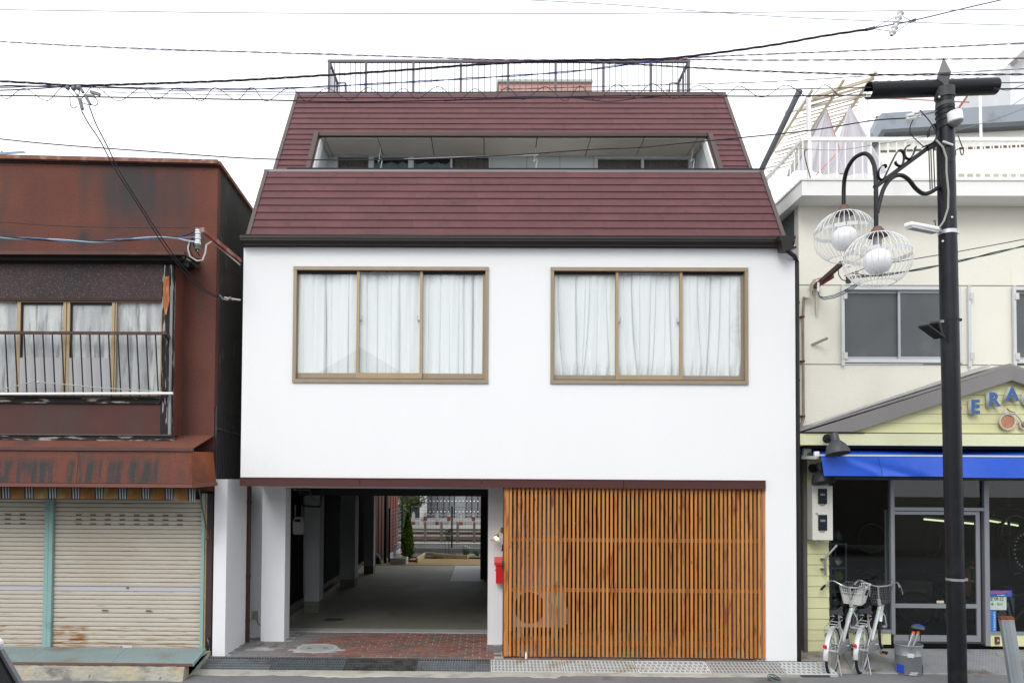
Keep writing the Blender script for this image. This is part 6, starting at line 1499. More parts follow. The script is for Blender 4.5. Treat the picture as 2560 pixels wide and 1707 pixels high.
# aluminium shop front
fa = M('shopfront_aluminium', (.27, .285, .31), .42, metal=.35, var=.06)
def shx(px): return ax(px, SHY, 1400)
def shz(py, px=2350): return az(py, SHY, px)
zhd0, zhd1 = shz(1200), shz(1193)
MB().box(xr2_ + .036, X1, SHY - .01, SHY + .08, zhd0, zhd1).build('head_frame', M('head_dark', (.10, .105, .10), .5), shop)
MB().box(xr2_ + .036, X1, SHY + .0, SHY + .4, zhd1 + .001, shz(1120)).build('green_lintel', M('lintel_green', (.02, .038, .028), .8, spec=.1), shop)
def front(a_, b_, c_, d_, nm='frame_bar', y0=-.015, y1=.07, mt_=None, par=None): return MB().box(shx(a_), shx(b_), SHY + y0, SHY + y1, shz(d_), shz(c_)).build(nm, mt_ or fa, par or shop)
front(2226, 2235.5, 1200.5, 1585, 'mullion', -.02, .08); front(2460, 2472, 1200.5, 1612, 'mullion', -.02, .08)
front(2235.7, 2459.8, 1268, 1276, 'transom')
front(2077, 2225.8, 1574, 1582, 'sill'); front(2472.2, 2620, 1577, 1584, 'sill')
front(2077, 2225.8, 1582.3, 1611, 'yellow_base', -.0, .07, yel); front(2472.2, 2620, 1584.3, 1613, 'yellow_base', -.0, .07, yel)
door = MB(); 
for a_, b_, c_, d_ in ((2234.5, 2237, 1278, 1603), (2442, 2452, 1278, 1603), (2237, 2442, 1278, 1286), (2237, 2442, 1509, 1519.5), (2237, 2442, 1587.5, 1603)): door.box(shx(a_), shx(b_), SHY + .012, SHY + .055, shz(d_), shz(c_))
dr = door.build('sliding_door', fa, shop)
front(2236, 2460, 1603.5, 1607, 'door_track', .0, .08, M('track_black', (.05, .05, .05), .6))
for a_, b_, c_, d_ in ((2236.8, 2442.2, 1285.8, 1509.2), (2236.8, 2442.2, 1519.3, 1587.7)): MB().box(shx(a_), shx(b_), SHY + .03, SHY + .036, shz(d_), shz(c_)).build('door_pane', glass_dk, dr)
for a_, b_, c_, d_ in ((2079, 2226.2, 1199.8, 1574.2), (2235.6, 2460, 1199.8, 1268.2), (2471.8, 2620, 1199.8, 1577.2)): MB().box(shx(a_), shx(b_), SHY + .03, SHY + .036, shz(d_), shz(c_)).build('shop_pane', glass_dk, shop)
MB().box(shx(2452.5), shx(2459.5), SHY + .05, SHY + .09, shz(1603), shz(1278)).build('door_gap', black_m, shop)
front(2221, 2225.5, 1275, 1574, 'edge_strip', .04, .06, M('edge_olive', (.22, .23, .18), .5)); front(2217, 2220.5, 1275, 1574, 'edge_strip', .045, .06, alu)
# dark interior
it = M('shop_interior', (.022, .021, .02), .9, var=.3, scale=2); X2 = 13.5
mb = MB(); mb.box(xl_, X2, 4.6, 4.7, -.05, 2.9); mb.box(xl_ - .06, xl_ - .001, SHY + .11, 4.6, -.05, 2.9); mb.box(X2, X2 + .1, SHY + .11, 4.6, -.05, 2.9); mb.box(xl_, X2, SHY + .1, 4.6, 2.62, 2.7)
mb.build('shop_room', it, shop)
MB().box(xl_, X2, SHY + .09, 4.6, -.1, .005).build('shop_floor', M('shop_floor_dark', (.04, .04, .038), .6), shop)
for px0, px1, py0, py1 in ((2310, 2441, 1297, 1309), (2474, 2545, 1301, 1313)):
    yl = 3.2; a_, b_ = at(px0, py0, yl), at(px1, py1, yl + .1)
    t = thing('fluorescent_light', a_, ('yellowish fluorescent strip light seen through the glass door' if px0 == 2310 else 'yellowish fluorescent strip light at the right window'), 'ceiling light', 'strip lights in the bicycle shop')
    MB().cyl(a_, b_, .016, 8).build('tube', M('tube_glow', (.80, .84, .52), .5, emit=2.5), t)
    MB().bar(a_ + Vector((0, .03, .04)), b_ + Vector((0, .03, .04)), .08, .03).build('fitting', M('fitting_cream', (.3, .31, .2), .6), t)
# wire shelf with clutter at the left window
sh = thing('wire_shelf', (ax(2095, 1.1), 1.1, 0), 'chrome wire shelf with plastic bags behind the left shop window', 'shelf')
ysf = .95; wsm = M('shelf_wire', (.28, .30, .31), .4, metal=.6)
for px_ in (2078, 2115): 
    for dy in (0, .35): MB().cyl(at(px_, 1570, ysf) + Vector((0, dy, 0)), at(px_, 1356, ysf) + Vector((0, dy, 0)), .011, 6).build('upright', wsm, sh)
for py_ in (1360, 1420, 1480, 1545):
    a_, b_ = at(2078, py_, ysf), at(2115, py_ - 1, ysf); mb = MB(); mb.bar(a_, b_, .02, .014); 
    for k in range(6): mb.cyl(a_ + Vector((0, .06 * k, 0)), b_ + Vector((0, .06 * k, 0)), .004, 4)
    mb.build('shelf_level', wsm, sh)
for px_, py_, w_, h_, col_, lab in ((2092, 1338, 24, 26, (.17, .19, .21), 'crumpled clear bag on top of the wire shelf'), (2090, 1404, 26, 28, (.30, .31, .33), 'clear bag with parts on the middle of the wire shelf'), (2096, 1440, 20, 26, (.36, .33, .05), 'yellow packet on the wire shelf'), (2086, 1452, 14, 34, (.12, .24, .25), 'teal tube leaning on the wire shelf'), (2083, 1505, 12, 30, (.15, .16, .17), 'grey parcel on the lowest level of the wire shelf')):
    c_ = at(px_, py_, ysf + .12); t = thing('shop_packet', c_ - Vector((0, 0, h_ * U * .5)), lab, 'packet', 'goods on the wire shelf'); mb = MB(); mb.ball(c_, w_ * U * .5, .1, h_ * U * .5, 9, 7)
    for v in mb.v: v += Vector((R.uniform(-.015, .015), R.uniform(-.02, .02), R.uniform(-.02, .02)))
    mb.build('packet_body', M('packet', col_, .25, var=.5, scale=25, spec=.7), t)
t = thing('corner_handle', at(2070, 1390, SHY), 'bent grey steel handle on brackets beside the meter box', 'handle')
MB().tube([at(2092, 1362, SHY - .12), at(2066, 1391, SHY - .10), at(2063, 1397, SHY - .10), at(2064, 1436, SHY - .10)], .016, 8).build('grab_bar', M('handle_grey', (.25, .26, .27), .4, metal=.4), t)
for py_ in (1398, 1423): MB().box(ax(2058, SHY - .1, py_), ax(2066, SHY - .1, py_), SHY - .11, SHY - .005, az(py_ + 2, SHY - .1, 2062), az(py_ - 2, SHY - .1, 2062)).build('bracket', M('handle_bracket', (.14, .14, .14), .5), t)
# meter box
MY = SHY - .22
mbx = thing('meter_box', at(2050, 1351, MY), 'cream electricity meter box with two dark windows beside the shop', 'meter box')
cb = M('box_cream', (.66, .66, .60), .5, var=.04)
MB().box(ax(2031, MY, 1280), ax(2082.5, MY, 1280), MY, SHY - .002, az(1350, MY, 2055), az(1213, MY, 2055)).build('case', cb, mbx, bevel=.01)
for c_, d_ in ((1221, 1259), (1286, 1325)):
    MB().box(ax(2045, MY, 1280), ax(2067, MY, 1280), MY - .012, MY - .001, az(d_, MY, 2055), az(c_, MY, 2055)).build('window', M('meter_window', (.018, .022, .03), .15, spec=.8), mbx)
    MB().box(ax(2050, MY, 1280), ax(2062, MY, 1280), MY - .0145, MY - .0125, az(c_ + 17, MY, 2055), az(c_ + 12, MY, 2055)).build('dial', M('meter_dial', (.22, .25, .30), .4), mbx)
    MB().tube([at(2051, d_, MY - .01), at(2051, d_ + 3.5, MY - .015), at(2061, d_ + 3.5, MY - .015), at(2061, d_, MY - .01)], .004, 5).build('window_latch', black_m, mbx)
MB().cyl(at(2042, 1282, MY - .02), at(2042, 1282, MY), .014, 10).build('lock', chrome, mbx)
MB().tube([at(2036, 1352, MY + .05), at(2042, 1356, MY + .04), at(2050, 1355, MY + .05)], .012, 6).build('entry_cable', M('entry_grey', (.3, .3, .3), .5), mbx)
# awning
aw = thing('blue_awning', (9, .05, shz(1160)), 'bright blue roller awning with white front bar over the shop window', 'awning')
blue = M('awning_blue', (.022, .105, .62), .35, var=.10, scale=3, spec=.6, bump=.15, bscale=8, bdist=.03)
AYB, AYF = .42, -.12
xA, xB = ax(2052, AYF, 1140), 14.0
zB0, zF0 = az(1124, AYB, 2250), az(1137.5, AYF, 2250)
mb = MB(); mb.grid(60, 5, lambda u, v: (lerp(lerp(ax(2033, AYB, 1125), xA, v), xB, u), lerp(AYB, AYF, v), lerp(zB0, zF0 - .01, v) + .018 * math.sin(u * 22) * v * (1 - v) * 3))
mb.build('canopy', blue, aw, fix=False)
MB().cyl((ax(2033, AYB + .02, 1128), AYB + .04, az(1128, AYB, 2250)), (xB, AYB + .04, az(1128, AYB, 2250)), .04, 12).build('roller', blue, aw)
MB().bar((ax(2044, AYF, 1139), AYF, az(1138.5, AYF, 2250)), (xB, AYF, az(1138.5, AYF, 2250)), .03, .022).build('front_bar', M('bar_ivory', (.60, .60, .56), .5), aw)
MB().box(ax(2036, AYF, 1135), ax(2047, AYF, 1135), AYF - .03, AYF + .03, az(1141, AYF, 2040), az(1128, AYF, 2040)).build('end_cap', white_paint, aw, bevel=.01)
zv0 = az(1141.5, AYF, 2250)
xL2 = ax(2059, AYF, 1185)
def val(u, v):
    xa_ = lerp(xL2, xA, v); x = lerp(xa_, xB, u); zb2 = az(1189 + (2 if u > .2 else 0), AYF, 2100) - .012 * u * 4 * .2
    ph_ = u * (xB - xA)
    y = AYF - .012 + .016 * math.sin(ph_ * 3.1) * (1 - v) + .022 * math.exp(-((ph_ - .35 - .9 * (1 - v)) / .13) ** 2) * (1 - v) - .018 * math.exp(-((ph_ - .2 - .6 * (1 - v)) / .07) ** 2) * (1 - v)
    return (x, y, lerp(zb2, zv0, v))
mb = MB(); mb.grid(220, 8, val); mb.build('valance', blue, aw, fix=False)
for k in range(6): X_ = xA + .78 + 1.02 * k; MB().tube([(X_, AYF - .026, zv0 - .01), (X_ + .03, AYF - .03, zv0 - .14), (X_ + .05, AYF - .034, zv0 - .27)], .004, 4).build('seam', M('seam_blue', (.012, .06, .40), .5) if k == 0 else bpy.data.materials['seam_blue'], aw)
pw = M('arm_ivory', (.55, .56, .54), .5)
MB().bar(at(2006, 1143, .3), at(2045, 1143, .05), .04, .045).build('arm', pw, aw)
MB().prism([at(2008, 1141, .28), at(2017, 1141, .28), at(2019, 1131, .28), at(2028, 1130, .28), at(2028, 1117, .28), at(2016, 1115, .28), at(2010, 1122, .28)], (0, .05, 0)).build('gear_plate', pw, aw)
MB().tube([at(2022, 1130, .25), at(2022.5, 1148, .22), at(2024, 1153, .2), at(2021, 1157, .2), at(2019, 1155, .2)], .006, 6).build('crank_eye', M('eye_grey', (.2, .2, .2), .5), aw)
# barn lamps
lampm = M('lamp_graphite', (.042, .045, .052), .45, var=.15, scale=5, spec=.5)
def barn_lamp(cx, cy, Y, lab, px_s=1.0):
    """cx, cy: pixel of the neck top"""
    t = thing('barn_lamp', at(cx, cy + 28, Y), lab, 'wall lamp', 'graphite barn lamps on the shop front')
    a_ = at(cx, cy, Y); axv = (at(cx + 9 * px_s, cy + 46 * px_s, Y - .06) - a_).normalized(); L_ = 52 * U * px_s
    MB().lathe([(.0, 0), (.048, .0), (.052, .012), (.056, L_ * .36), (.085, L_ * .45), (.125, L_ * .60), (.150, L_ * .80), (.156, L_ * .96), (.162, L_), (.150, L_ * .99), (.12, L_ * .7), (.04, L_ * .45)], a_, axis=axv, n=28).build('shade', lampm, t)
    MB().ball(a_ + axv * L_ * .7, .045, .045, .055, 10, 8).build('bulb', opal, t)
    b_ = at(cx - 15 * px_s, cy + 13 * px_s, Y + .14); MB().lathe([(.0, -.03), (.06, -.03), (.065, -.01), (.065, .03), (0, .03)], b_, axis=(0, 1, 0), n=20).build('wall_base', black_m, t)
    MB().bar(b_, a_ + axv * .06, .03, .03).build('knuckle', black_m, t)
barn_lamp(2085, 1083, -.22, 'graphite barn lamp hanging in front of the blue awning')
barn_lamp(2049, 1157, .30, 'graphite barn lamp half hidden behind the left end of the blue awning')
# posters in the right window
def poster(px0, px1, py0, py1, col_, name, lab, dy=0):
    y = SHY + .022 - dy
    t = thing(name, at(px0, py1, y), lab, 'poster'); MB().box(shx(px0) , shx(px1), y - .003, y, shz(py1), shz(py0)).build('sheet', M('paper_' + name, col_, .6), t)
    return t, y - .0045
t, y = poster(2473, 2531, 1474, 1490, (.03, .10, .42), 'blue_notice', 'blue notice strip with red line of text above the closing-day card in the shop window')
red_t = M('text_red', (.55, .10, .06), .6); wht = M('text_white', (.7, .72, .75), .6); blk = M('text_black', (.02, .02, .02), .6)
text_mesh('自転車安全整備', .040, .0008, 'lettering', red_t, t, (shx(2502), y, shz(1479.5)), .0008)
text_mesh('安心の整備店', .018, .0008, 'lettering', wht, t, (shx(2503), y, shz(1486.5)), 0)
t, y = poster(2472.5, 2517, 1490.5, 1523, (.46, .55, .50), 'closing_day_card', 'pale green card announcing the closing day in the shop window')
text_mesh('定休日', .075, .0008, 'lettering', blk, t, (shx(2492), y, shz(1496)), .0004)
text_mesh('日曜・祝日', .045, .0008, 'lettering', M('text_grey', (.12, .13, .13), .6), t, (shx(2489), y, shz(1509)), 0)
text_mesh('・・・・・・・・', .02, .0008, 'lettering', blk, t, (shx(2488), y, shz(1518)), 0)
t, y = poster(2476, 2491, 1525, 1578, (.03, .17, .52), 'blue_sticker', 'tall bright blue sticker with white characters in the shop window')
for i, ch in enumerate('自転車防犯登録所'): text_mesh(ch, .032, .0008, 'lettering', wht, t, (shx(2486.5), y, shz(1530 + i * 6.1)), 0)
t, y = poster(2343, 2361, 1501, 1507.5, (.55, .50, .40), 'door_sticker', 'small cream sticker low on the sliding shop door', -.004)
# socket on the yellow base
t = thing('brown_outlet', (shx(2489), SHY, shz(1598)), 'brown outdoor outlet on the yellow base under the right shop window', 'socket')
MB().box(shx(2484), shx(2494), SHY - .03, SHY - .001, shz(1607), shz(1589)).build('cover', M('outlet_brown', (.10, .05, .035), .5), t); MB().box(shx(2487), shx(2491), SHY - .034, SHY - .0305, shz(1600), shz(1595)).build('socket_face', M('outlet_grey', (.4, .4, .38), .5), t)
t = thing('floor_cable', ag(2490, 1617, .0), 'thin black cable curving across the ramp from the shop frame', 'cable')
MB().tube([at(2462, 1608, SHY - .03)] + [ag(p[0], p[1], .012) for p in ((2468, 1614), (2480, 1620), (2497, 1624), (2515, 1624))], .006, 6).build('lead', black_m, t)
# goods in the dark shop
def hung_tyre(px_, py_, yq, r_, lab, stud=False, tilt=.4):
    c_ = at(px_, py_, yq); t_ = thing('tyre_display', c_, lab, 'tyre display', 'tyres hung up in the bicycle shop')
    f_ = Vector((math.cos(tilt), math.sin(tilt), 0)); an = [i * math.pi / 16 for i in range(32)]
    MB().tube([c_ + f_ * (r_ * math.cos(a)) + Vector((0, 0, r_ * math.sin(a))) for a in an], .022, 7, closed=True).build('tyre', tyre_m, t_)
    MB().tube([c_ + f_ * (r_ * .9 * math.cos(a)) + Vector((0, 0, r_ * .9 * math.sin(a))) for a in an], .008, 5, closed=True).build('rim', M('tyre_rim', (.10, .10, .105), .3, metal=.6), t_)
    if stud:
        for k in range(11): a = rad(100 + k * 15); MB().ball(c_ + f_ * (r_ * .86 * math.cos(a)) + Vector((0, -.03, r_ * .86 * math.sin(a))), .013, n=6, k=4).build('spoke_reflector', white_paint, t_)
hung_tyre(2560, 1375, 1.3, .30, 'tyre with a row of white spoke reflectors at the right shop window', True)
hung_tyre(2540, 1330, 1.7, .30, 'black tyre hung high behind the right shop window', False, .2)
hung_tyre(2500, 1350, 2.2, .28, 'black tyre hung farther back behind the right shop window', False, .8)
hung_tyre(2330, 1352, 2.8, .28, 'black tyre hung behind the sliding door', False, .5)
hung_tyre(2180, 1345, 2.6, .28, 'black tyre hung at the back behind the left shop window', False, .1)
for px_, py_, yq, w_, h_, col_, lab in ((2140, 1520, 2.4, .5, .30, (.20, .15, .09), 'brown cardboard box on the counter behind the left shop window'), (2195, 1512, 2.4, .34, .38, (.30, .30, .28), 'white parts box on the counter behind the left shop window'), (2290, 1500, 3.4, .6, .35, (.12, .10, .08), 'dark box on the rear counter behind the sliding door'), (2400, 1490, 3.3, .4, .5, (.25, .08, .05), 'red parts box on the rear counter behind the sliding door'), (2500, 1540, 2.6, .5, .4, (.20, .21, .22), 'grey crate of parts behind the right shop window')):
    c_ = at(px_, py_, yq); t_ = thing('parts_box', (c_.x, c_.y, c_.z), lab, 'box', 'boxes of parts in the bicycle shop')
    MB().box(c_.x - w_/2, c_.x + w_/2, c_.y, c_.y + .3, c_.z, c_.z + h_).build('carton', M('carton', col_, .8, var=.2, scale=4), t_); MB().box(c_.x - w_/2 + .04, c_.x + w_/2 - .1, c_.y - .004, c_.y - .001, c_.z + h_ * .4, c_.z + h_ * .6).build('printed_band', M('carton_band', tuple(min(1, q * 1.8) for q in col_), .7), t_)
c0_, c1_ = at(2090, 1522, 2.4), at(2225, 1522, 2.4); ct = thing('shop_counter', (c0_.x, 2.4, 0), 'dark wooden counter inside behind the left shop window', 'counter'); MB().box(c0_.x, c1_.x, 2.35, 2.85, .01, c0_.z - .03).build('cabinet', M('counter_wood', (.06, .035, .02), .6), ct); MB().box(c0_.x - .03, c1_.x + .03, 2.32, 2.88, c0_.z - .029, c0_.z - .004).build('counter_top', M('counter_top_wood', (.13, .08, .045), .5), ct)
c0_, c1_ = at(2250, 1502, 3.3), at(2450, 1502, 3.3); ct = thing('shop_counter', (c0_.x, 3.3, 0), 'dark rear counter inside behind the sliding door', 'counter'); MB().box(c0_.x, c1_.x, 3.25, 3.85, .01, c0_.z - .03).build('cabinet', M('counter_dark', (.04, .03, .025), .6), ct); MB().box(c0_.x - .03, c1_.x + .03, 3.22, 3.88, c0_.z - .029, c0_.z - .004).build('counter_top', M('counter_top_dark', (.10, .07, .05), .5), ct)
# ---------------- ramp / forecourt of the shop
fc_ = [ag(p[0], p[1], z_) for p, z_ in (((2010, 1626), .02), ((2640, 1612), .02), ((2640, 1682), -.10), ((1998, 1688), -.10))]
mb = MB(); mb.prism([(ax(1992, .3), .75, .014), (16, .75, .014), (16, -.21, -.118), (ax(2046, -.21), -.21, -.118), (ax(2018, .0), -.0, -.088), (ax(1992, .3), .05, -.08)], (0, 0, -.3))
struct(mb.build('shop_ramp', M('ramp_concrete', (.33, .31, .28), .9, var=.25, scale=5, bump=.6, bscale=25, mix=[((.17, .15, .13), 3, .5, .65, (1, 1, 1)), ((.42, .41, .37), 2, .55, .7, (1, 1, 1))]), label='worn concrete ramp in front of the bicycle shop'))
ck = M('checker_steel', (.33, .34, .355), .45, metal=.3, var=.2, scale=4, mix=[((.22, .21, .20), 1.5, .5, .7, (1, 1, 1)), ((.16, .12, .09), 3, .62, .72, (1, 1, 1))])
def ramp_z(y): return lerp(.076, -.118, (.75 - y) / .96) + .004
ramp_t = thing('ramp_plates', (8.5, 0, 0), 'grey checker plate steel sheets covering the ramp in front of the shop door', 'ramp plate')
yA, yB = SHY - .02, -.17
def plate(x00, x01, x10, x11, name='plate'):
    mb = MB(); mb.prism([(x00, yA, ramp_z(yA)), (x01, yA, ramp_z(yA)), (x11, yB, ramp_z(yB)), (x10, yB, ramp_z(yB))], (0, 0, -.03)); p_ = mb.build(name, ck, ramp_t)
    mb = MB(); y = yB + .02; r_ = 0
    while y < yA - .01:
        f_ = (y - yB) / (yA - yB); xa_, xb_ = lerp(x10, x00, f_), lerp(x11, x01, f_); z = ramp_z(y) + .0015; x = xa_ + .02 + (r_ % 2) * .022
        while x < min(xb_, 8.6) - .02:
            s_ = .010 if r_ % 2 else -.010; mb.poly([(x - .013, y - s_ * .8, z), (x - .002, y - .004, z + .003), (x + .013, y + s_ * .8, z), (x + .002, y + .004, z + .003)]); x += .044
        y += .03; r_ += 1
    stuff(mb.build('tread_pattern', ck, p_, fix=False))
plate(ax(2098, SHY, 1608), ax(2252, SHY, 1608), ax(2135, -.17, 1675), ax(2340, -.17, 1675)); plate(ax(2252.6, SHY, 1608), ax(2478, SHY, 1608), ax(2340.8, -.17, 1675), ax(2535, -.17, 1675)); plate(ax(2478.6, SHY, 1608), ax(2640, SHY, 1608), ax(2535.6, -.17, 1675), ax(2700, -.17, 1675))
# ================================================================== STREET LAMP
LY = -1.66
lamp = thing('street_lamp', (at(2394, 1707, LY).x, LY, ROADZ), 'black street lamp with two white wire-cage lanterns on curled arms and a spear finial', 'street lamp')
pt_ = at(2361.5, 245, LY); pb2 = at(2394, 1707, LY); lx_ = (pt_.x + pb2.x) / 2
pr_ = 20.8 * U * (10.4 + LY) / 10.4
pole_x = lambda z: lerp(pb2.x, pt_.x, (z - pb2.z) / (pt_.z - pb2.z))
zmid = az(610, LY, 2370)
MB().tube([(pole_x(-.15), LY, -.15), (pole_x(zmid), LY, zmid)], pr_, 32).build('lower_pole', black_paint, lamp)
MB().tube([(pole_x(zmid), LY, zmid + .001), (pole_x(pt_.z), LY, pt_.z)], pr_ * .985, 32).build('upper_pole', black_paint, lamp)
mt = M('cap_grey', (.06, .063, .065), .5)
zc0, zc1 = az(247, LY, 2361), az(222, LY, 2361)
MB().cyl((pole_x(zc0), LY, zc0), (pole_x(zc1), LY, zc1), pr_ * 1.1, 32).build('top_collar', mt, lamp)
fx, fz0, fz1, fzm = pole_x(zc1), az(225, LY, 2358), az(145, LY, 2358), az(190, LY, 2358)
mb = MB(); n4 = 4; rs = [(.055, fz0), (.062, az(215, LY, 2358)), (.096, fzm), (.004, fz1)]
mb.lathe([(r_, z - fz0) for r_, z in rs], (fx - .01, LY, fz0), n=4, smooth=False); o = mb.build('spear_finial', M('finial_grey', (.13, .135, .14), .45, metal=.3, var=.15), lamp, origin=(fx, LY, fz0)); o.rotation_euler = (0, 0, rad(20))
for py_ in (268, 276, 288, 302, 320): z = az(py_ + 3, LY, 2362); MB().tube([(pole_x(z) + pr_ * 1.01 * math.cos(a), LY + pr_ * 1.01 * math.sin(a), z + .012 * math.cos(a + 1)) for a in [i * math.pi / 12 for i in range(24)]], .006, 5, closed=True).build('tie_band', black_m, lamp)
z = az(270, LY, 2362); MB().cyl((pole_x(z), LY, z - .01), (pole_x(z), LY, z + .05), pr_ * 1.02, 32).build('sleeve', M('sleeve_grey', (.08, .08, .078), .5), lamp)
for py_, w_, m_ in ((582, .045, M('band_steel', (.55, .56, .58), .35, metal=.6)), (800, .03, black_m), (1447, .028, M('band_galv', (.35, .36, .38), .4, metal=.5))):
    z = az(py_, LY, 2370); MB().cyl((pole_x(z), LY, z - w_ / 2), (pole_x(z), LY, z + w_ / 2), pr_ * 1.03, 32).build('clamp_band', m_, lamp); MB().box(pole_x(z) + pr_ - .0, pole_x(z) + pr_ + .03, LY - .03, LY + .03, z - .015, z + .015).build('clamp_bolt', m_, lamp)
for px_, py_ in ((2380, 543), (2357, 603), (2348, 243)): MB().ball(at(px_, py_, LY - pr_), .013, .012, .013, 8, 6).build('bolt_head', porcelain, lamp)
# crossbar: an open half tube
ca, cb2 = at(2171, 227, LY - .02), at(2488, 216, LY + .12)
dv = (cb2 - ca).normalized(); side = dv.cross(Vector((0, 0, 1))).normalized(); upv = side.cross(dv)
mb = MB(); b_ = len(mb.v); n_ = 18; R1, R2 = .098, .088
for e_ in (ca, cb2):
    for r_ in (R1, R2):
        for j in range(n_ + 1): a = rad(-70) + rad(320) * j / n_; mb.v.append(e_ + upv * (-math.cos(a) * r_) + side * (math.sin(a) * r_))
k = n_ + 1
for j in range(n_):
    mb.face([b_ + j, b_ + j + 1, b_ + 2*k + j + 1, b_ + 2*k + j], True); mb.face([b_ + k + j, b_ + 3*k + j, b_ + 3*k + j + 1, b_ + k + j + 1], True)
    mb.face([b_ + j, b_ + k + j, b_ + k + j + 1, b_ + j + 1]); mb.face([b_ + 2*k + j, b_ + 2*k + j + 1, b_ + 3*k + j + 1, b_ + 3*k + j])
mb.build('crossbar', M('crossbar_black', (.008, .008, .010), .45, var=.3, scale=5, spec=.25), lamp, fix=False)
for i in range(9):
    c_ = ca.lerp(cb2, .06 + i * .1); MB().bar(c_ + upv * (R1 + .002) - dv * .02, c_ + upv * (R1 + .002) + dv * .02, .03, .012).build('rivet_plate', black_m, lamp)
# arms
def curve(pts, n=6):
    out = []; P = [pts[0]] + list(pts) + [pts[-1]]
    for i in range(1, len(P) - 2):
        for k in range(n):
            t = k / n; p0, p1, p2, p3 = P[i-1], P[i], P[i+1], P[i+2]
            out.append(.5 * ((2*p1) + (p2 - p0)*t + (2*p0 - 5*p1 + 4*p2 - p3)*t*t + (3*p1 - p0 - 3*p2 + p3)*t*t*t))
    out.append(P[-2]); return out
Y1, Y2 = LY + .25, LY - .30                      # lantern depths
def yb(px): return lerp(Y2, LY - .05, max(0, min(1, (px - 2190) / 150)))
ra = .024
arm = [at(2109.5, 520, Y1), at(2109.5, 470, Y1)] + [at(px_, py_, lerp(Y1, Y2, t_)) for px_, py_, t_ in ((2113, 440, .08), (2122, 415, .2), (2138, 394, .35), (2160, 384, .5), (2175, 392, .65), (2185, 413, .8), (2189, 440, .92))] + [at(2190, 480, Y2), at(2190.5, 574, Y2)]
MB().tube(curve(arm), ra, 12).build('hoop_arm', black_paint, lamp)
MB().tube([at(2187, 468, Y2), at(2343, 353, LY)], .026, 12).build('brace_arm', black_paint, lamp)
arm2 = [at(2193, 532, Y2), at(2199, 505, yb(2199)), at(2210, 470, yb(2210)), at(2228, 446, yb(2228)), at(2250, 438, yb(2250)), at(2270, 448, yb(2270)), at(2290, 472, yb(2290)), at(2308, 484, yb(2308)), at(2326, 481, yb(2326)), at(2350, 466, LY)]
MB().tube(curve(arm2), ra, 12).build('scroll_arm', black_paint, lamp)
flat = M('scroll_black', (.014, .014, .016), .5)
def ribbon(pts, w_=.045, name='scroll'):
    pts = curve([at(p[0], p[1], yb(p[0]) + (p[2] if len(p) > 2 else 0)) for p in pts], 5); mb = MB(); b_ = len(mb.v); d_ = Vector((0, w_ / 2, 0)); k = len(pts)
    for i, p in enumerate(pts):
        t_ = (pts[min(i+1, k-1)] - pts[max(i-1, 0)]); n_ = Vector((-t_.z, 0, t_.x)).normalized() * .004
        mb.v += [p - d_ - n_, p + d_ - n_, p + d_ + n_, p - d_ + n_]
    for i in range(k - 1):
        for q_ in range(4): a_ = b_ + i*4; mb.face([a_ + q_, a_ + (q_+1) % 4, a_ + 4 + (q_+1) % 4, a_ + 4 + q_], True)
    mb.face([b_, b_+1, b_+2, b_+3]); mb.face([b_ + (k-1)*4 + q_ for q_ in range(4)]); mb.build(name, flat, lamp)
ribbon([(2215, 420), (2214, 414), (2208, 413), (2200, 420), (2196, 432), (2197, 445), (2203, 449), (2211, 443), (2220, 425), (2232, 400), (2243, 380), (2251, 376), (2258, 382), (2260, 395), (2256, 410), (2248, 415), (2240, 410), (2238, 404)])
ribbon([(2274, 364), (2266, 367), (2261, 379), (2262, 391), (2268, 397), (2275, 396), (2284, 384), (2289, 367)])
ribbon([(2321, 343), (2322, 325), (2329, 314), (2337, 312), (2342, 320), (2344, 335), (2336, 352), (2322, 362), (2306, 368)])
for px_ in (2322, 2327, 2333.5): MB().cyl(at(px_, 372, yb(2330)), at(px_ + 3.5, 474 - (px_ - 2322) * .4, yb(2330)), .006, 6).build('hanger_rod', flat, lamp)
MB().bar(at(2318, 370, yb(2330)), at(2338, 367, yb(2330)), .05, .03).build('hanger_plate', flat, lamp)
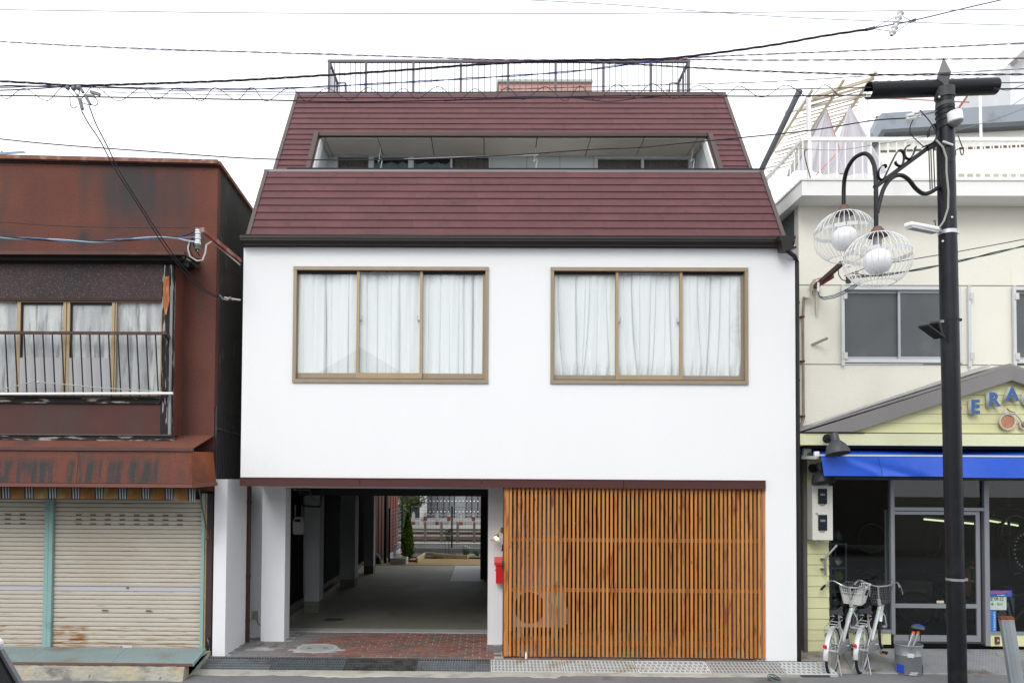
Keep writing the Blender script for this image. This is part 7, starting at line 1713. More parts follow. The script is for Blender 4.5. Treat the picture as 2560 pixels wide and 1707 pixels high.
# lanterns
cage_m = M('cage_white', (.72, .73, .73), .45, metal=.1, var=.1); band_m = M('cage_band', (.56, .57, .57), .4, metal=.3)
def lantern(px_, pyc, Y, R_, top_py, bot_py, gpy, gr_px, lab):
    c = at(px_, pyc, Y); s_ = (10.4 + Y) / 10.4 * U
    zt_ = c.z + (pyc - top_py) * s_; zb_ = c.z - (bot_py - pyc) * s_
    root = MB(); root.lathe([(.0, 18 * s_), (.045, 18 * s_), (.05, 12 * s_), (.065, 12 * s_), (.068, 7 * s_), (.078, 6 * s_), (.095, 0), (.0, -.002)], (c.x, c.y, zt_), n=24); lan = root.build('lantern', maroon_cap, lamp, label=lab)
    Rm = R_ * s_; n_ = 34
    def prof(t):   # t 0 top .. 1 bottom
        th = lerp(rad(18), rad(149), t); return Rm * math.sin(th) , c.z + (Rm * .80) * math.cos(th) * 1.0
    z_top, z_bot = prof(0)[1], prof(1)[1]
    def pr2(t): r_, z = prof(t); return r_, lerp(zt_, zb_, (z_top - z) / (z_top - z_bot))
    for i in range(n_):
        a = 2 * math.pi * i / n_
        MB().tube([(c.x + pr2(t / 9)[0] * math.cos(a), c.y + pr2(t / 9)[0] * math.sin(a), pr2(t / 9)[1]) for t in range(10)], .0038, 4).build('cage_wire', cage_m, lan)
    for t in (0, 1): r_, z = pr2(t); MB().tube([(c.x + r_ * math.cos(a), c.y + r_ * math.sin(a), z) for a in [j * math.pi / 16 for j in range(32)]], .005, 5, closed=True).build('cage_ring', cage_m, lan)
    r_, z = pr2(.47)
    for j in range(16):
        a0_ = j * math.pi / 8; mb = MB(); q = []
        for a in (a0_ + .015, a0_ + .375): q.append((c.x + r_ * math.cos(a), c.y + r_ * math.sin(a)))
        h_ = .022
        mb.prism([(q[0][0], q[0][1], z - h_), (q[1][0], q[1][1], z - h_), (q[1][0], q[1][1], z + h_), (q[0][0], q[0][1], z + h_)], (.003 * math.cos(a0_), .003 * math.sin(a0_), 0)); mb.build('perforated_band', band_m, lan)
    gz = c.z - (gpy - pyc) * s_; gR = gr_px * s_
    MB().lathe([(0, .02), (gR * .22, .02), (gR * .3, -.0), (.0, -.001)], (c.x, c.y, gz + gR), n=20).build('globe_neck', opal, lan)
    MB().ball((c.x, c.y, gz), gR, gR, gR * .99, 28, 18).build('globe', opal, lan)
    MB().cyl((c.x, c.y, zt_ - .0), (c.x, c.y, gz + gR + .015), .045, 14).build('lamp_holder', M('holder_grey', (.30, .29, .29), .4, metal=.3), lan)
    MB().lathe([(.09, 0), (.11, -.02), (.05, -.022)], (c.x, c.y, zt_ - .005), n=20).build('gallery', M('gallery_dark', (.06, .04, .038), .5), lan)
lantern(2111.5, 591, Y1, 72, 531, 648, 597, 31, 'farther wire-cage lantern on the hoop arm')
lantern(2194, 647, Y2, 78.5, 585, 708, 654, 33.5, 'nearer wire-cage lantern below the scroll arm')
# small floodlight
fl = thing('led_floodlight', at(2340, 572, LY - .1), 'small white LED road light clamped to the black street lamp pole', 'floodlight')
a_, b_ = at(2269, 561, LY - .35), at(2340, 574, LY - .08)
mb = MB(); mb.bar(a_, b_, .10, .05); mb.build('housing', white_paint, fl, bevel=.015); MB().bar(a_ - Vector((-.02, 0, .035)), b_ - Vector((.01, 0, .035)), .08, .02).build('lens', M('lens_grey', (.45, .46, .47), .2, spec=.8), fl)
MB().bar(b_, at(2350, 577, LY), .05, .045).build('mount', M('mount_grey', (.4, .4, .42), .5), fl)
MB().tube([at(2333, 554, LY - .1), at(2337, 550, LY - .1), at(2339, 565, LY - .1), at(2344, 569, LY - .13)], .006, 5).build('feed', black_m, fl)
MB().tube([at(2340, 350, LY - .12), at(2357, 368, LY - .14), at(2366, 395, LY - .14), at(2366, 430, LY - .14), at(2371, 480, LY - .14), at(2370, 520, LY - .14), at(2360, 552, LY - .13), at(2348, 569, LY - .13)], .011, 6).build('grey_cable', M('cable_grey', (.33, .33, .31), .6), fl)
# spotlight
sp_ = thing('black_spotlight', at(2350, 805, LY), 'small black spotlight clamped low on the street lamp pole', 'spotlight')
MB().bar(at(2336, 805, LY - .22), at(2347, 842, LY - .15), .10, .05).build('body', black_m, sp_, bevel=.008); MB().bar(at(2308, 814, LY - .3), at(2349, 844, LY - .15), .12, .02).build('visor', black_m, sp_); MB().bar(at(2343, 804, LY - .15), at(2357, 803, LY - .10), .03, .03).build('mount', galv, sp_)
# insulators and small drum on the pole
dr_ = thing('junction_drum', at(2392, 300, LY - .1), 'white plastic drum with black rim strapped to the right of the lamp pole', 'junction box')
c_ = at(2386, 280, LY - .12); MB().lathe([(0, 0), (.075, 0), (.08, -.01), (.08, -.11), (.0, -.11)], c_, axis=(-.1, 0, 1), n=20).build('drum', white_paint, dr_); MB().lathe([(.083, -.11), (.083, -.125), (.05, -.16), (.02, -.18), (0, -.18)], c_, axis=(-.1, 0, 1), n=20).build('drum_base', galv, dr_)
ins = thing('line_insulator', at(2267, 292, LY + .1), 'pair of white line insulators on the wire left of the lamp pole', 'insulator')
for px_, py_ in ((2275, 293), (2290, 286)): c_ = at(px_, py_, LY); MB().lathe([(0, .035), (.045, .035), (.05, .02), (.03, .005), (.05, -.01), (.045, -.03), (0, -.03)], c_, axis=(-.2, -.5, 1), n=16).build('insulator_disc', porcelain, ins)
MB().bar(at(2265, 298, LY), at(2300, 292, LY), .05, .03).build('bracket', porcelain, ins)
MB().tube([at(2300, 288, LY), at(2320, 284, LY), at(2341, 279, LY)], .01, 6).build('strain_rod', galv, ins)
MB().tube(curve([at(2283, 300, LY), at(2276, 315, LY), at(2276, 333, LY), at(2290, 350, LY), at(2308, 366, LY)]), .006, 5).build('drop_lead', black_m, ins)
MB().tube(curve([at(2299, 275, LY - .05), at(2325, 305, LY - .1), at(2341, 335, LY - .12), at(2342, 360, LY - .12), at(2335, 372, LY - .1)]), .006, 5).build('drop_lead', black_m, ins)
wl_ = thing('loose_wire', at(2400, 370, LY), 'loose grey wire looping at the right of the lamp pole', 'wire')
MB().tube(curve([at(2395, 339, LY), at(2402, 358, LY), at(2409, 378, LY), at(2405, 388, LY), at(2400, 375, LY), at(2404, 371, LY), at(2390, 376, LY), at(2389, 388, LY), at(2382, 400, LY - .1), at(2376, 403, LY - .12)]), .006, 5).build('strand', cable_bk, wl_)
MB().cyl(at(2358, 354, LY - .13), at(2382, 363, LY - .1), .012, 6).build('white_tail', white_paint, wl_)

# ================================================================== LEANING STEEL POST at lower right
gy_ = -1.9
pa_, pb3 = at(2519, 1542, gy_ + .1), at(2546, 1712, gy_)
d_ = (pb3 - pa_); pb3 = pa_ + d_ * 1.25
gp_t = thing('steel_channel_post', (pb3.x, gy_, ROADZ), 'leaning galvanised channel post with a rusty top at the right edge of the road', 'post')
w_ = .075; ax1 = Vector((1, 0, 0)); zv = d_.normalized()
mb = MB(); prof = [(-w_, -.0), (-w_ * .3, .025), (0, -.0), (w_ * .3, .025), (w_ * .95, .0), (w_ * .95, .05), (-w_, .05)]
mb.prism([pa_ + Vector((x, y, 0)) for x, y in prof], pb3 - pa_); mb.build('channel', M('galvanised_post', (.27, .30, .32), .5, metal=.35, var=.15, scale=3), gp_t)
mb = MB(); mb.prism([pa_ + Vector((x * 1.03, y * 1.1 - .003, .004)) for x, y in prof], (pb3 - pa_).normalized() * .035); mb.build('rusty_top', M('rust_top', (.20, .055, .03), .85, var=.4, scale=15), gp_t)

# ================================================================== BICYCLES
def bicycle(rear_px, front_px, lab, white_basket, seed, hb=0):
    """rear_px / front_px: pixels of the two tyre contact points, with the height of the ground there"""
    A = ag(rear_px[0], rear_px[1], rear_px[2]); B = ag(front_px[0], front_px[1], front_px[2])
    t = thing('bicycle', A, lab, 'bicycle', 'bicycles parked in front of the shop')
    f = (B - A); wb = f.length; f.normalize(); f2 = Vector((f.x, f.y, 0)).normalized(); side = Vector((f2.y, -f2.x, 0)); upz = side.cross(f2) * -1
    upz = Vector((0, 0, 1)); f3 = f
    s = wb / 1.10
    s = .97; A = (A + B) / 2 - f3 * (.55 * s) + Vector((-.01, -.07, -.006))
    def P(x, y, z): return A + f3 * (x * s) + side * (y * s) + upz * (z * s)
    r = .325
    steer = hb
    def wheel(cx, nm, ang=0):
        def W(rad_, a, y=0):
            x = rad_ * math.cos(a); return P(cx + x * math.cos(ang), y + x * math.sin(ang), r + rad_ * math.sin(a))
        N_ = 36; an = [2 * math.pi * i / N_ for i in range(N_)]
        w = MB().tube([W(r - .018, a) for a in an], .019 * s, 8, closed=True).build(nm, tyre_m, t)
        MB().tube([W(r - .042, a) for a in an], .014 * s, 6, closed=True).build('rim', chrome, w)
        hubp = W(0, 0)
        mb = MB()
        for i in range(28):
            a = 2 * math.pi * i / 28; mb.tube([W(.02, a + (.5 if i % 2 else -.5), .03 if i % 4 < 2 else -.03), W(r - .045, a)], .0022 * s, 3)
        mb.build('spokes', chrome, w)
        MB().cyl(W(0, 0, -.05), W(0, 0, .05), .026 * s, 10).build('hub', chrome, w)
        return W
    W0 = wheel(0, 'rear_wheel'); W1 = wheel(1.10, 'front_wheel', steer)
    def fender(cx, a0, a1, nm, ang=0):
        mb = MB(); k = 14
        def F(a, y, rr): x = rr * math.cos(a); return P(cx + x * math.cos(ang), y + x * math.sin(ang), r + rr * math.sin(a))
        b_ = len(mb.v)
        for i in range(k + 1):
            a = rad(lerp(a0, a1, i / k)); mb.v += [F(a, -.034, r + .002), F(a, -.024, r + .016), F(a, 0, r + .021), F(a, .024, r + .016), F(a, .034, r + .002)]
        for i in range(k):
            for j in range(4): q = b_ + i*5 + j; mb.face([q, q+1, q+6, q+5], True)
        return mb.build(nm, silver, t, fix=False)
    fender(0, 60, 184, 'rear_mudguard'); fender(1.10, 20, 150, 'front_mudguard', steer)
    tub = lambda pts, rr, nm, m_, n_=8: MB().tube([P(*p) for p in pts], rr * s, n_).build(nm, m_, t)
    BB = (.44, 0, .28); ST = (.33, 0, .62); HT = (.90, 0, .80); HB = (.945, 0, .66)
    tub([HB, (.60, 0, .40), (.47, 0, .30)], .027, 'down_tube', silver, 12)
    tub([(.93, 0, .70), (.90, 0, .79)], .024, 'head_tube', silver)
    tub([BB, (.385, 0, .45), ST], .017, 'seat_tube', silver); tub([ST, (.30, 0, .76)], .013, 'seat_post', chrome)
    for y in (-.055, .055):
        tub([BB, (.2, y, .30), (0, y, r)], .010, 'chain_stay', silver); tub([(.345, 0, .58), (.28, y, .52), (0, y, r)], .008, 'seat_stay', silver)
        q = math.cos(steer), math.sin(steer); tub([HB, (1.0, y, .52), (1.10 - y * q[1], y * q[0], r)], .011, 'fork_leg', silver)
    # stem and handlebar
    tub([(.90, 0, .80), (.875, 0, .98)], .012, 'stem', chrome)
    hc = math.cos(steer), math.sin(steer)
    def H(x, y, z): return (.875 + x * hc[0] - y * hc[1], x * hc[1] + y * hc[0], z)
    bar = [H(-.27, .31, 1.0), H(-.17, .30, 1.03), H(-.08, .28, 1.06), H(.0, .24, 1.065), H(.04, .12, 1.0), H(.02, 0, .985), H(.04, -.12, 1.0), H(.0, -.24, 1.065), H(-.08, -.28, 1.06), H(-.17, -.30, 1.03), H(-.27, -.31, 1.0)]
    MB().tube(curve([P(*p) for p in bar], 4), .0115 * s, 8).build('handlebar', chrome, t)
    for y in (1, -1):
        tub([H(-.28, .312 * y, .997), H(-.17, .30 * y, 1.03)], .017, 'grip', black_m); tub([H(-.08, .30 * y, 1.05), H(-.17, .33 * y, 1.01), H(-.25, .35 * y, .97)], .005, 'brake_lever', chrome, 6)
        tub([H(-.08, .27 * y, 1.07), H(.05, .18 * y, 1.10), H(.08, .05 * y, 1.0), H(.06, 0, .80)], .0045, 'brake_cable', M('brake_cable_grey', (.12, .12, .12), .5) if y > 0 else black_m, 5)
    # basket
    if white_basket: bm2 = M('basket_white', (.62, .62, .62), .5, var=.08)
    else: bm2 = M('basket_wire', (.22, .22, .22), .4, metal=.4)
    bt, bb = .975, .72
    mb = MB()
    def BK(u, v, z):   # u across -1..1, v depth 0..1
        k_ = (z - bb) / (bt - bb); w2 = lerp(.125, .175, k_); d0, d1 = lerp(.10, .075, k_), lerp(.28, .36, k_)
        return P(*H(lerp(d0, d1, v), u * w2, z))
    ring = lambda z: [BK(-1, 0, z), BK(1, 0, z), BK(1, 1, z), BK(-1, 1, z)]
    nu = 11; nz_ = 7
    for i in range(nz_):
        z = lerp(bb, bt, i / (nz_ - 1)); q = ring(z); q = [q[0], q[1], q[2], q[3], q[0]]
        for a_, b_ in zip(q[:-1], q[1:]): mb.tube([a_, b_], (.006 if white_basket else .0028) * (1.6 if i == nz_ - 1 else 1), 4)
    for i in range(nu + 1):
        u = -1 + 2 * i / nu
        for v in (0, 1): mb.tube([BK(u, v, bb), BK(u, v, bt)], .006 if white_basket else .0025, 4)
        mb.tube([BK(u, 0, bb), BK(u, 1, bb)], .005 if white_basket else .0025, 4)
    for i in range(8):
        for u in (-1, 1): mb.tube([BK(u, i / 7, bb), BK(u, i / 7, bt)], .006 if white_basket else .0025, 4)
    if white_basket:
        for v in (0, 1):
            mb.poly([BK(-1, v, bb), BK(1, v, bb), BK(1, v, bb + .12), BK(-1, v, bb + .12)])
        for u in (-1, 1): mb.poly([BK(u, 0, bb), BK(u, 1, bb), BK(u, 1, bb + .12), BK(u, 0, bb + .12)])
    mb.build('basket', bm2, t, fix=False)
    tub([H(.20, 0, .72), (1.02, 0, .66)], .010, 'basket_stay', chrome)
    MB().ball(P(*H(.33, .0, .66)), .035 * s, .035 * s, .035 * s, 10, 8).build('headlight', chrome, t)
    # saddle
    sd_ = MB(); b_ = len(sd_.v); k = 12
    for i in range(k + 1):
        u = i / k; x = lerp(.16, .44, u); w2 = lerp(.105, .02, min(1, (u * 1.25)) ** 1.1) if u > .12 else lerp(.075, .105, u / .12); zt2 = .835 - .012 * math.sin(u * 3) + (.015 if u < .1 else 0); th = lerp(.055, .03, u)
        for y, z in ((-w2, zt2 - th), (-w2 * .9, zt2 - .012), (-w2 * .4, zt2), (w2 * .4, zt2), (w2 * .9, zt2 - .012), (w2, zt2 - th)): sd_.v.append(P(x, y, z))
    for i in range(k):
        for j in range(6): q = b_ + i*6 + j; q2 = b_ + i*6 + (j+1) % 6; sd_.face([q, q2, q2 + 6, q + 6], True)
    sd_.face([b_ + j for j in range(6)]); sd_.face([b_ + k*6 + j for j in range(6)]); sd_.build('saddle', saddle_m, t)
    for y in (-.05, .05): tub([(.18 + .03 * math.cos(a / 2), y + .025 * math.sin(a), .745 + .011 * a / 3) for a in [i * .8 for i in range(16)]], .004, 'saddle_spring', chrome, 4)
    # rack
    for y in (-.06, .06): tub([(.26, y, .70), (.0, y, .70), (-.22, y, .69)], .006, 'rack_rail', chrome, 6)
    for x in (-.21, -.1, .02, .14): tub([(x, -.06, .695), (x, .06, .695)], .005, 'rack_cross', chrome, 5)
    for y in (-.075, .075): tub([(-.14, y * .9, .69), (-.06, y, .5), (0, y, r)], .005, 'rack_stay', chrome, 5)
    # chain case, crank, pedals
    mb = MB(); mb.prism([P(.50, .062, .36), P(.56, .062, .27), P(.50, .062, .19), P(.02, .062, .27), P(-.05, .062, .33), P(.0, .062, .38)], side * (.02 * s)); mb.build('chain_case', M('chain_case_grey', (.35, .36, .37), .35, metal=.3), t, bevel=.004)
    tub([(.44, -.09, .28), (.44, .10, .28)], .018, 'bottom_bracket', chrome)
    tub([(.44, .10, .28), (.52, .11, .14)], .009, 'crank', chrome); tub([(.44, -.09, .28), (.36, -.11, .42)], .009, 'crank', chrome)
    for (x, y, z) in ((.52, .16, .14), (.36, -.16, .42)):
        p_ = MB(); p_.bar(P(x - .045, y, z), P(x + .045, y, z), .08 * s, .022 * s); po = p_.build('pedal', black_m, t); MB().bar(P(x - .048, y, z), P(x - .046, y, z), .06 * s, .012 * s).build('pedal_reflector', M('amber_reflector', (.8, .25, .02), .2), po)
    # rear light and stickers
    MB().lathe([(0, 0), (.026, 0), (.028, .012), (.020, .022), (0, .026)], P(-.345, 0, .50), axis=-f2, n=14).build('rear_reflector', red_refl, t)
    MB().lathe([(.0, 0), (.006, 0), (.006, .002), (0, .002)], P(-.3, .03, .6), n=6).build('sticker', M('sticker_green', (.10, .55, .10), .4), t)
    mb = MB(); mb.tube([P(.615, 0, .415 + .0), P(.6, 0, .40)], .0285 * s, 12); mb.build('green_band', bpy.data.materials['sticker_green'], t) if False else None
    MB().tube([P(.90, 0, .63), P(.893, 0, .622)], .0285 * s, 12).build('green_band', bpy.data.materials['sticker_green'], t)
    # dynamo and centre stand
    for y in (-.13, .13): tub([(.0, y * .45, .30), (-.02, y * .7, .15), (-.06, y, .0)], .007, 'stand_leg', chrome, 6)
    tub([(-.06, -.16, .003), (-.085, 0, .003), (-.06, .16, .003)], .007, 'stand_foot', chrome, 6)
    tub([(.02, -.07, .45), (.03, -.10, .40), (.02, -.085, .36), (.0, -.085, .33)], .010, 'ring_lock', M('lock_pink', (.55, .35, .36), .5), 6)
    return t
bicycle((2083, 1675, -.112), (2128, 1624, .022), 'silver city bicycle with a white plastic basket, nearest the yellow boards', True, 1, rad(4))
bicycle((2158, 1669, -.105), (2196, 1622, .026), 'silver city bicycle with a dark wire basket, nearest the paint bucket', False, 2, rad(-6))
# bicycles in the dark shop
def shop_bike(p, ang, sc_, lab, upright=False):
    t = thing('shop_bicycle', p, lab, 'bicycle', 'bicycles standing in the dark shop'); f = Vector((math.cos(ang), math.sin(ang), 0)); sd = Vector((-f.y, f.x, 0)); u = Vector((0, 0, 1))
    def P(x, y, z):
        if upright: x, z = z * .6 + .0, x * .9 + .3
        return Vector(p) + (f * x + sd * y + u * z) * sc_
    dm = M('shop_bike_black', (.03, .03, .032), .35, metal=.3); rm_ = M('shop_bike_rim', (.18, .18, .19), .3, metal=.7)
    for cx in (0, 1.05):
        w = MB().tube([P(cx + .31 * math.cos(a), 0, .32 + .31 * math.sin(a)) for a in [i * math.pi / 14 for i in range(28)]], .018, 6, closed=True).build('wheel', tyre_m, t)
        MB().tube([P(cx + .285 * math.cos(a), 0, .32 + .285 * math.sin(a)) for a in [i * math.pi / 14 for i in range(28)]], .007, 5, closed=True).build('rim', rm_, w)
        mb = MB()
        for i in range(14): a = i * math.pi / 7; mb.tube([P(cx, 0, .32), P(cx + .285 * math.cos(a), 0, .32 + .285 * math.sin(a))], .002, 3)
        mb.build('spokes', rm_, w)
    for nm, pts in (('down_tube', [(.88, 0, .7), (.42, 0, .28)]), ('seat_tube', [(.42, 0, .28), (.30, 0, .75)]), ('top_tube', [(.32, 0, .66), (.86, 0, .74)]), ('chain_stay', [(.42, 0, .28), (0, 0, .32)]), ('seat_stay', [(.32, 0, .64), (0, 0, .32)]), ('fork', [(.84, 0, .85), (.9, 0, .66), (1.05, 0, .32)])): MB().tube([P(*q) for q in pts], .016, 6).build(nm, dm, t)
    MB().tube(curve([P(.70, .26, .98), P(.82, .24, 1.0), P(.86, .1, .95), P(.86, -.1, .95), P(.82, -.24, 1.0), P(.70, -.26, .98)], 3), .010, 6).build('handlebar', rm_, t)
    MB().ball(P(.27, 0, .80), .11, .07, .035, 10, 6).build('saddle', saddle_m, t)
    return t
for px_, py_, yq, ang, s_, lab, upr in ((2110, 1590, 2.0, .5, .95, 'dark bicycle with bright handlebar inside behind the left shop window', 0), (2290, 1560, 2.6, 2.4, .9, 'dark bicycle standing inside behind the sliding door', 0), (2370, 1570, 2.2, 1.2, .9, 'dark bicycle inside partly behind the lamp pole', 0), (2480, 1590, 1.5, .2, 1.0, 'bicycle close behind the right shop window', 0)):
    shop_bike((ax(px_, yq, py_), yq, .01), ang, s_, lab, upr)
shop_bike((ax(2520, 1.5, 1400), 1.5, 1.15), .9, .85, 'black bicycle hung up high behind the right shop window', 1)
# white studs on the wheel rims hanging in the window and small tail lights
t = thing('toy_traffic_rack', at(2432, 1450, 1.1), 'small wooden rack with cream balls and red lights behind the sliding door', 'rack')
for px_ in (2423, 2436): MB().cyl(at(px_, 1420, 1.1), at(px_, 1452, 1.1), .010, 6).build('rod', M('rack_wood', (.30, .18, .08), .6), t)
for px_, py_, m_ in ((2429, 1418, M('ball_cream', (.55, .50, .36), .4)), (2430, 1452, None), (2431, 1406, M('tail_red', (.8, .02, .02), .3)), (2420, 1453, None)):
    MB().ball(at(px_, py_, 1.1), .028, .03, .024, 10, 6).build('ball' if py_ in (1418, 1452) else 'red_light', m_ or bpy.data.materials['ball_cream' if py_ == 1452 else 'tail_red'], t)
# ================================================================== PAINT BUCKET with tools
by_ = -.16; bz_ = -.112; cxb = ax(2271, by_, 1640)
bk_ = thing('paint_bucket', (cxb, by_, bz_), 'dented silver paint bucket with blue patches standing on the road edge', 'bucket')
hb_ = az(1607, by_, 2271) - bz_; rb_ = .172
mb = MB(); prof = [(0, .012), (rb_ * .93, .0), (rb_ * .94, .01), (rb_ * .96, hb_ * .62), (rb_ * .985, hb_ * .635), (rb_ * .985, hb_ * .65), (rb_ * .965, hb_ * .665), (rb_ * .99, hb_ * .94), (rb_ * 1.03, hb_ * .95), (rb_ * 1.04, hb_ * .975), (rb_ * 1.02, hb_), (rb_ * .97, hb_), (rb_ * .95, hb_ * .9), (rb_ * .92, .03), (0, .025)]
mb.lathe(prof, (cxb, by_, bz_), n=36); mb.build('pail', M('pail_silver', (.30, .32, .34), .35, metal=.55, var=.12, scale=4, col2=(.22, .20, .17), mscale=6, lo=.6, hi=.72), bk_)
def patch(a0, a1, z0, z1, m_, nm, off=.003):
    mb = MB(); k = 8; b_ = len(mb.v)
    for i in range(k + 1):
        a = rad(lerp(a0, a1, i / k)); rr = rb_ * .965 + off; mb.v += [Vector((cxb + rr * math.cos(a), by_ + rr * math.sin(a), bz_ + z0)), Vector((cxb + rr * math.cos(a), by_ + rr * math.sin(a), bz_ + z1))]
    for i in range(k): q = b_ + i*2; mb.face([q, q+1, q+3, q+2], True)
    mb.build(nm, m_, bk_, fix=False)
bp_ = M('patch_blue', (.02, .07, .50), .45); wp_ = M('patch_white', (.62, .63, .62), .5)
patch(185, 222, .02, .13, bp_, 'blue_patch'); patch(318, 348, .02, .13, bp_, 'blue_patch'); patch(237, 263, .245, .30, wp_, 'paper_label', .008); patch(248, 282, .035, .05, wp_, 'printed_strip'); patch(243, 276, .012, .026, wp_, 'printed_strip')
MB().tube([(cxb + .03 * math.cos(a) * 1.0 - .0, by_ + .03 * math.sin(a), bz_ + .2) for a in (0, 1)], .001, 3)
t = thing('hand_pump', (cxb + .02, by_, bz_ + .1), 'silver bicycle pumps with a blue handle sticking out of the paint bucket', 'pump')
cA, cB = at(2273, 1610, by_), at(2284, 1579, by_)
MB().cyl(cA - (cB - cA) * .8, cB, .020, 10).build('barrel', chrome, t); MB().cyl(cB - (cB - cA) * .12, cB + (cB - cA) * .05, .022, 10).build('orange_collar', M('collar_orange', (.7, .14, .02), .5), t)
cC, cD = at(2284, 1610, by_ + .02), at(2296, 1579, by_ + .02); MB().cyl(cC - (cD - cC) * .8, cD, .018, 10).build('barrel', chrome, t); MB().cyl(cD - (cD - cC) * .12, cD + (cD - cC) * .06, .020, 10).build('orange_collar', bpy.data.materials['collar_orange'], t)
MB().bar(at(2281, 1565, by_), at(2309, 1570, by_), .05, .035).build('head_grey', M('pump_head', (.12, .12, .13), .5), t); MB().tube([at(2283, 1563, by_), at(2296, 1562, by_), at(2309, 1568, by_)], .022, 8).build('blue_grip', M('grip_blue', (.015, .06, .22), .4), t)
MB().tube(curve([at(2274, 1604, by_), at(2273, 1580, by_), at(2279, 1568, by_)]), .006, 5).build('hose', black_m, t); MB().tube(curve([at(2300, 1604, by_), at(2301, 1585, by_), at(2297, 1572, by_)]), .006, 5).build('hose', black_m, t)

# ================================================================== PARKED CAR at lower left
car = thing('parked_car', (-4.2, -5.9, ROADZ), 'parked white and black minivan cut off by the lower left corner', 'car')
cx1 = at(21, 1604, -5.6).x; ztop_c = at(21, 1596, -5.6).z
Yn, Yf_ = -6.9, -5.35
carw = M('car_white', (.78, .79, .80), .2, var=.02, coat=1); cark = M('car_glass', (.008, .009, .010), .2, var=.05, spec=.15); cart = M('car_trim', (.15, .15, .17), .45, var=.3, scale=60)
q1, q2, q3 = at(21, 1604, Yf_), at(12, 1622, Yf_), at(62, 1707, Yf_)
dxz = (q3 - q2); zb_c = .78; q4 = q2 + dxz * ((q2.z - zb_c) / -dxz.z)
xf = q4.x
body = [(-6.6, zb_c), (-6.6, .25), (-6.5, .12), (xf + .12, .12), (xf + .16, .4), (xf + .10, zb_c - .03), (xf + .0, zb_c)]
MB().prism([(x, Yn, z + ROADZ + .1) for x, z in body], (0, Yf_ - Yn, 0)).build('body', carw, car, bevel=.04)
rz_ = q2.z
MB().prism([(-6.5, Yn + .06, zb_c - .02), (xf - .024, Yn + .06, zb_c - .02), (q2.x - .024, Yn + .06, rz_), (-6.35, Yn + .06, rz_)], (0, Yf_ - Yn - .085, 0)).build('window_glass', cark, car)
MB().bar((xf - .015, Yf_ - .02, zb_c), (q2.x - .015, Yf_ - .02, rz_), .04, .02, (1, 0, 0)).build('rear_pillar', cart, car); MB().bar((xf - .02, Yn + .03, zb_c), (q2.x - .02, Yn + .03, rz_), .05, .09, (1, 0, 0)).build('rear_pillar', cart, car)
mb = MB(); mb.prism([(-6.45, Yn + .02, rz_), (q2.x - .03, Yn + .02, rz_ - .02), (q1.x, Yn + .02, rz_ + .05), (q1.x - .02, Yn + .02, rz_ + .085), (q1.x - .5, Yn + .02, rz_ + .13), (-6.3, Yn + .02, rz_ + .12)], (0, Yf_ - Yn - .04, 0)); mb.build('roof', carw, car, bevel=.02)
for x in (-5.9, xf - .45):
    for y in (Yn + .1, Yf_ - .1):
        s_ = -1 if y < -6 else 1; w = MB().lathe([(.0, -.08), (.26, -.08), (.29, -.05), (.29, .05), (.26, .08), (0, .08)], (x, y, ROADZ + .29), axis=(0, 1, 0), n=24).build('wheel', tyre_m, car); MB().lathe([(0, .082), (.17, .082), (.18, .07)], (x, y, ROADZ + .29), axis=(0, s_, 0), n=20).build('hubcap', chrome, w)
for y in (Yn + .2, Yf_ - .2): MB().box(xf + .12, xf + .17, y - .1, y + .1, .45, .70).build('tail_light', M('car_tail', (.3, .01, .01), .2), car)

# ================================================================== HOUSES ACROSS THE STREET (behind the camera, seen mirrored in the windows)
def opp(xa, xb, h, rh, y, wallc, roofc, lab, gable):
    t = thing('street_house', ((xa + xb) / 2, y, ROADZ), lab, 'house'); D_ = 6
    wallc = tuple(c * .5 for c in wallc); wm = M('opp_wall', wallc, .8, var=.1, scale=1); rm = M('opp_roof', roofc, .7, var=.15, scale=2)
    MB().box(xa, xb, y - D_, y, ROADZ, h).build('wall', wm, t); xm = (xa + xb) / 2
    if gable: MB().prism([(xa - .3, y + .3, h + .002), (xm, y + .3, h + rh), (xb + .3, y + .3, h + .002)], (0, -D_ - .6, 0)).build('roof', rm, t)
    else: MB().prism([(xa - .2, y + .4, h + .002), (xa - .2, y - D_ / 2, h + rh), (xa - .2, y - D_ - .4, h + .002)], (xb - xa + .4, 0, 0)).build('roof', rm, t)
    n_ = max(1, int((xb - xa) / 2.6))
    for i in range(n_):
        xc = lerp(xa, xb, (i + .5) / n_); w = MB().box(xc - .8, xc + .8, y, y + .04, h - 1.9, h - .7).build('window', alu_w, t); MB().box(xc - .72, xc + .72, y + .041, y + .05, h - 1.82, h - .78).build('pane', fros, w)
        d_ = MB().box(xc - .95, xc + .95, y, y + .05, ROADZ, 2.1).build('shop_door', M('opp_door', (.10, .09, .08), .5), t)
OY = -19.5
gxp = at(905, 885, 0); k_ = (abs(OY) + abs(-10.4)) / 10.4
opp(-14, -8.2, 4.6, 1.6, OY, (.40, .38, .33), (.10, .10, .11), 'low beige house opposite, behind the camera at the left', False)
opp(-8.0, -2.2, 5.9, 1.9, OY, (.36, .34, .30), (.16, .162, .17), 'grey roofed gabled house opposite whose outline shows in the left upstairs window', True)
opp(-2.0, 4.0, 4.4, 1.3, OY, (.34, .33, .31), (.08, .07, .07), 'low shop house opposite, behind the camera', False)
opp(4.2, 10.5, 6.0, 1.0, OY, (.42, .41, .38), (.09, .09, .10), 'two storey house opposite the bicycle shop', False)
opp(10.7, 17, 5.2, 1.4, OY, (.25, .20, .17), (.08, .06, .06), 'brown house opposite at the far right', False)
t = thing('utility_pole', (-8.7, -17.5, ROADZ), 'grey concrete utility pole across the street mirrored in the left window', 'utility pole')
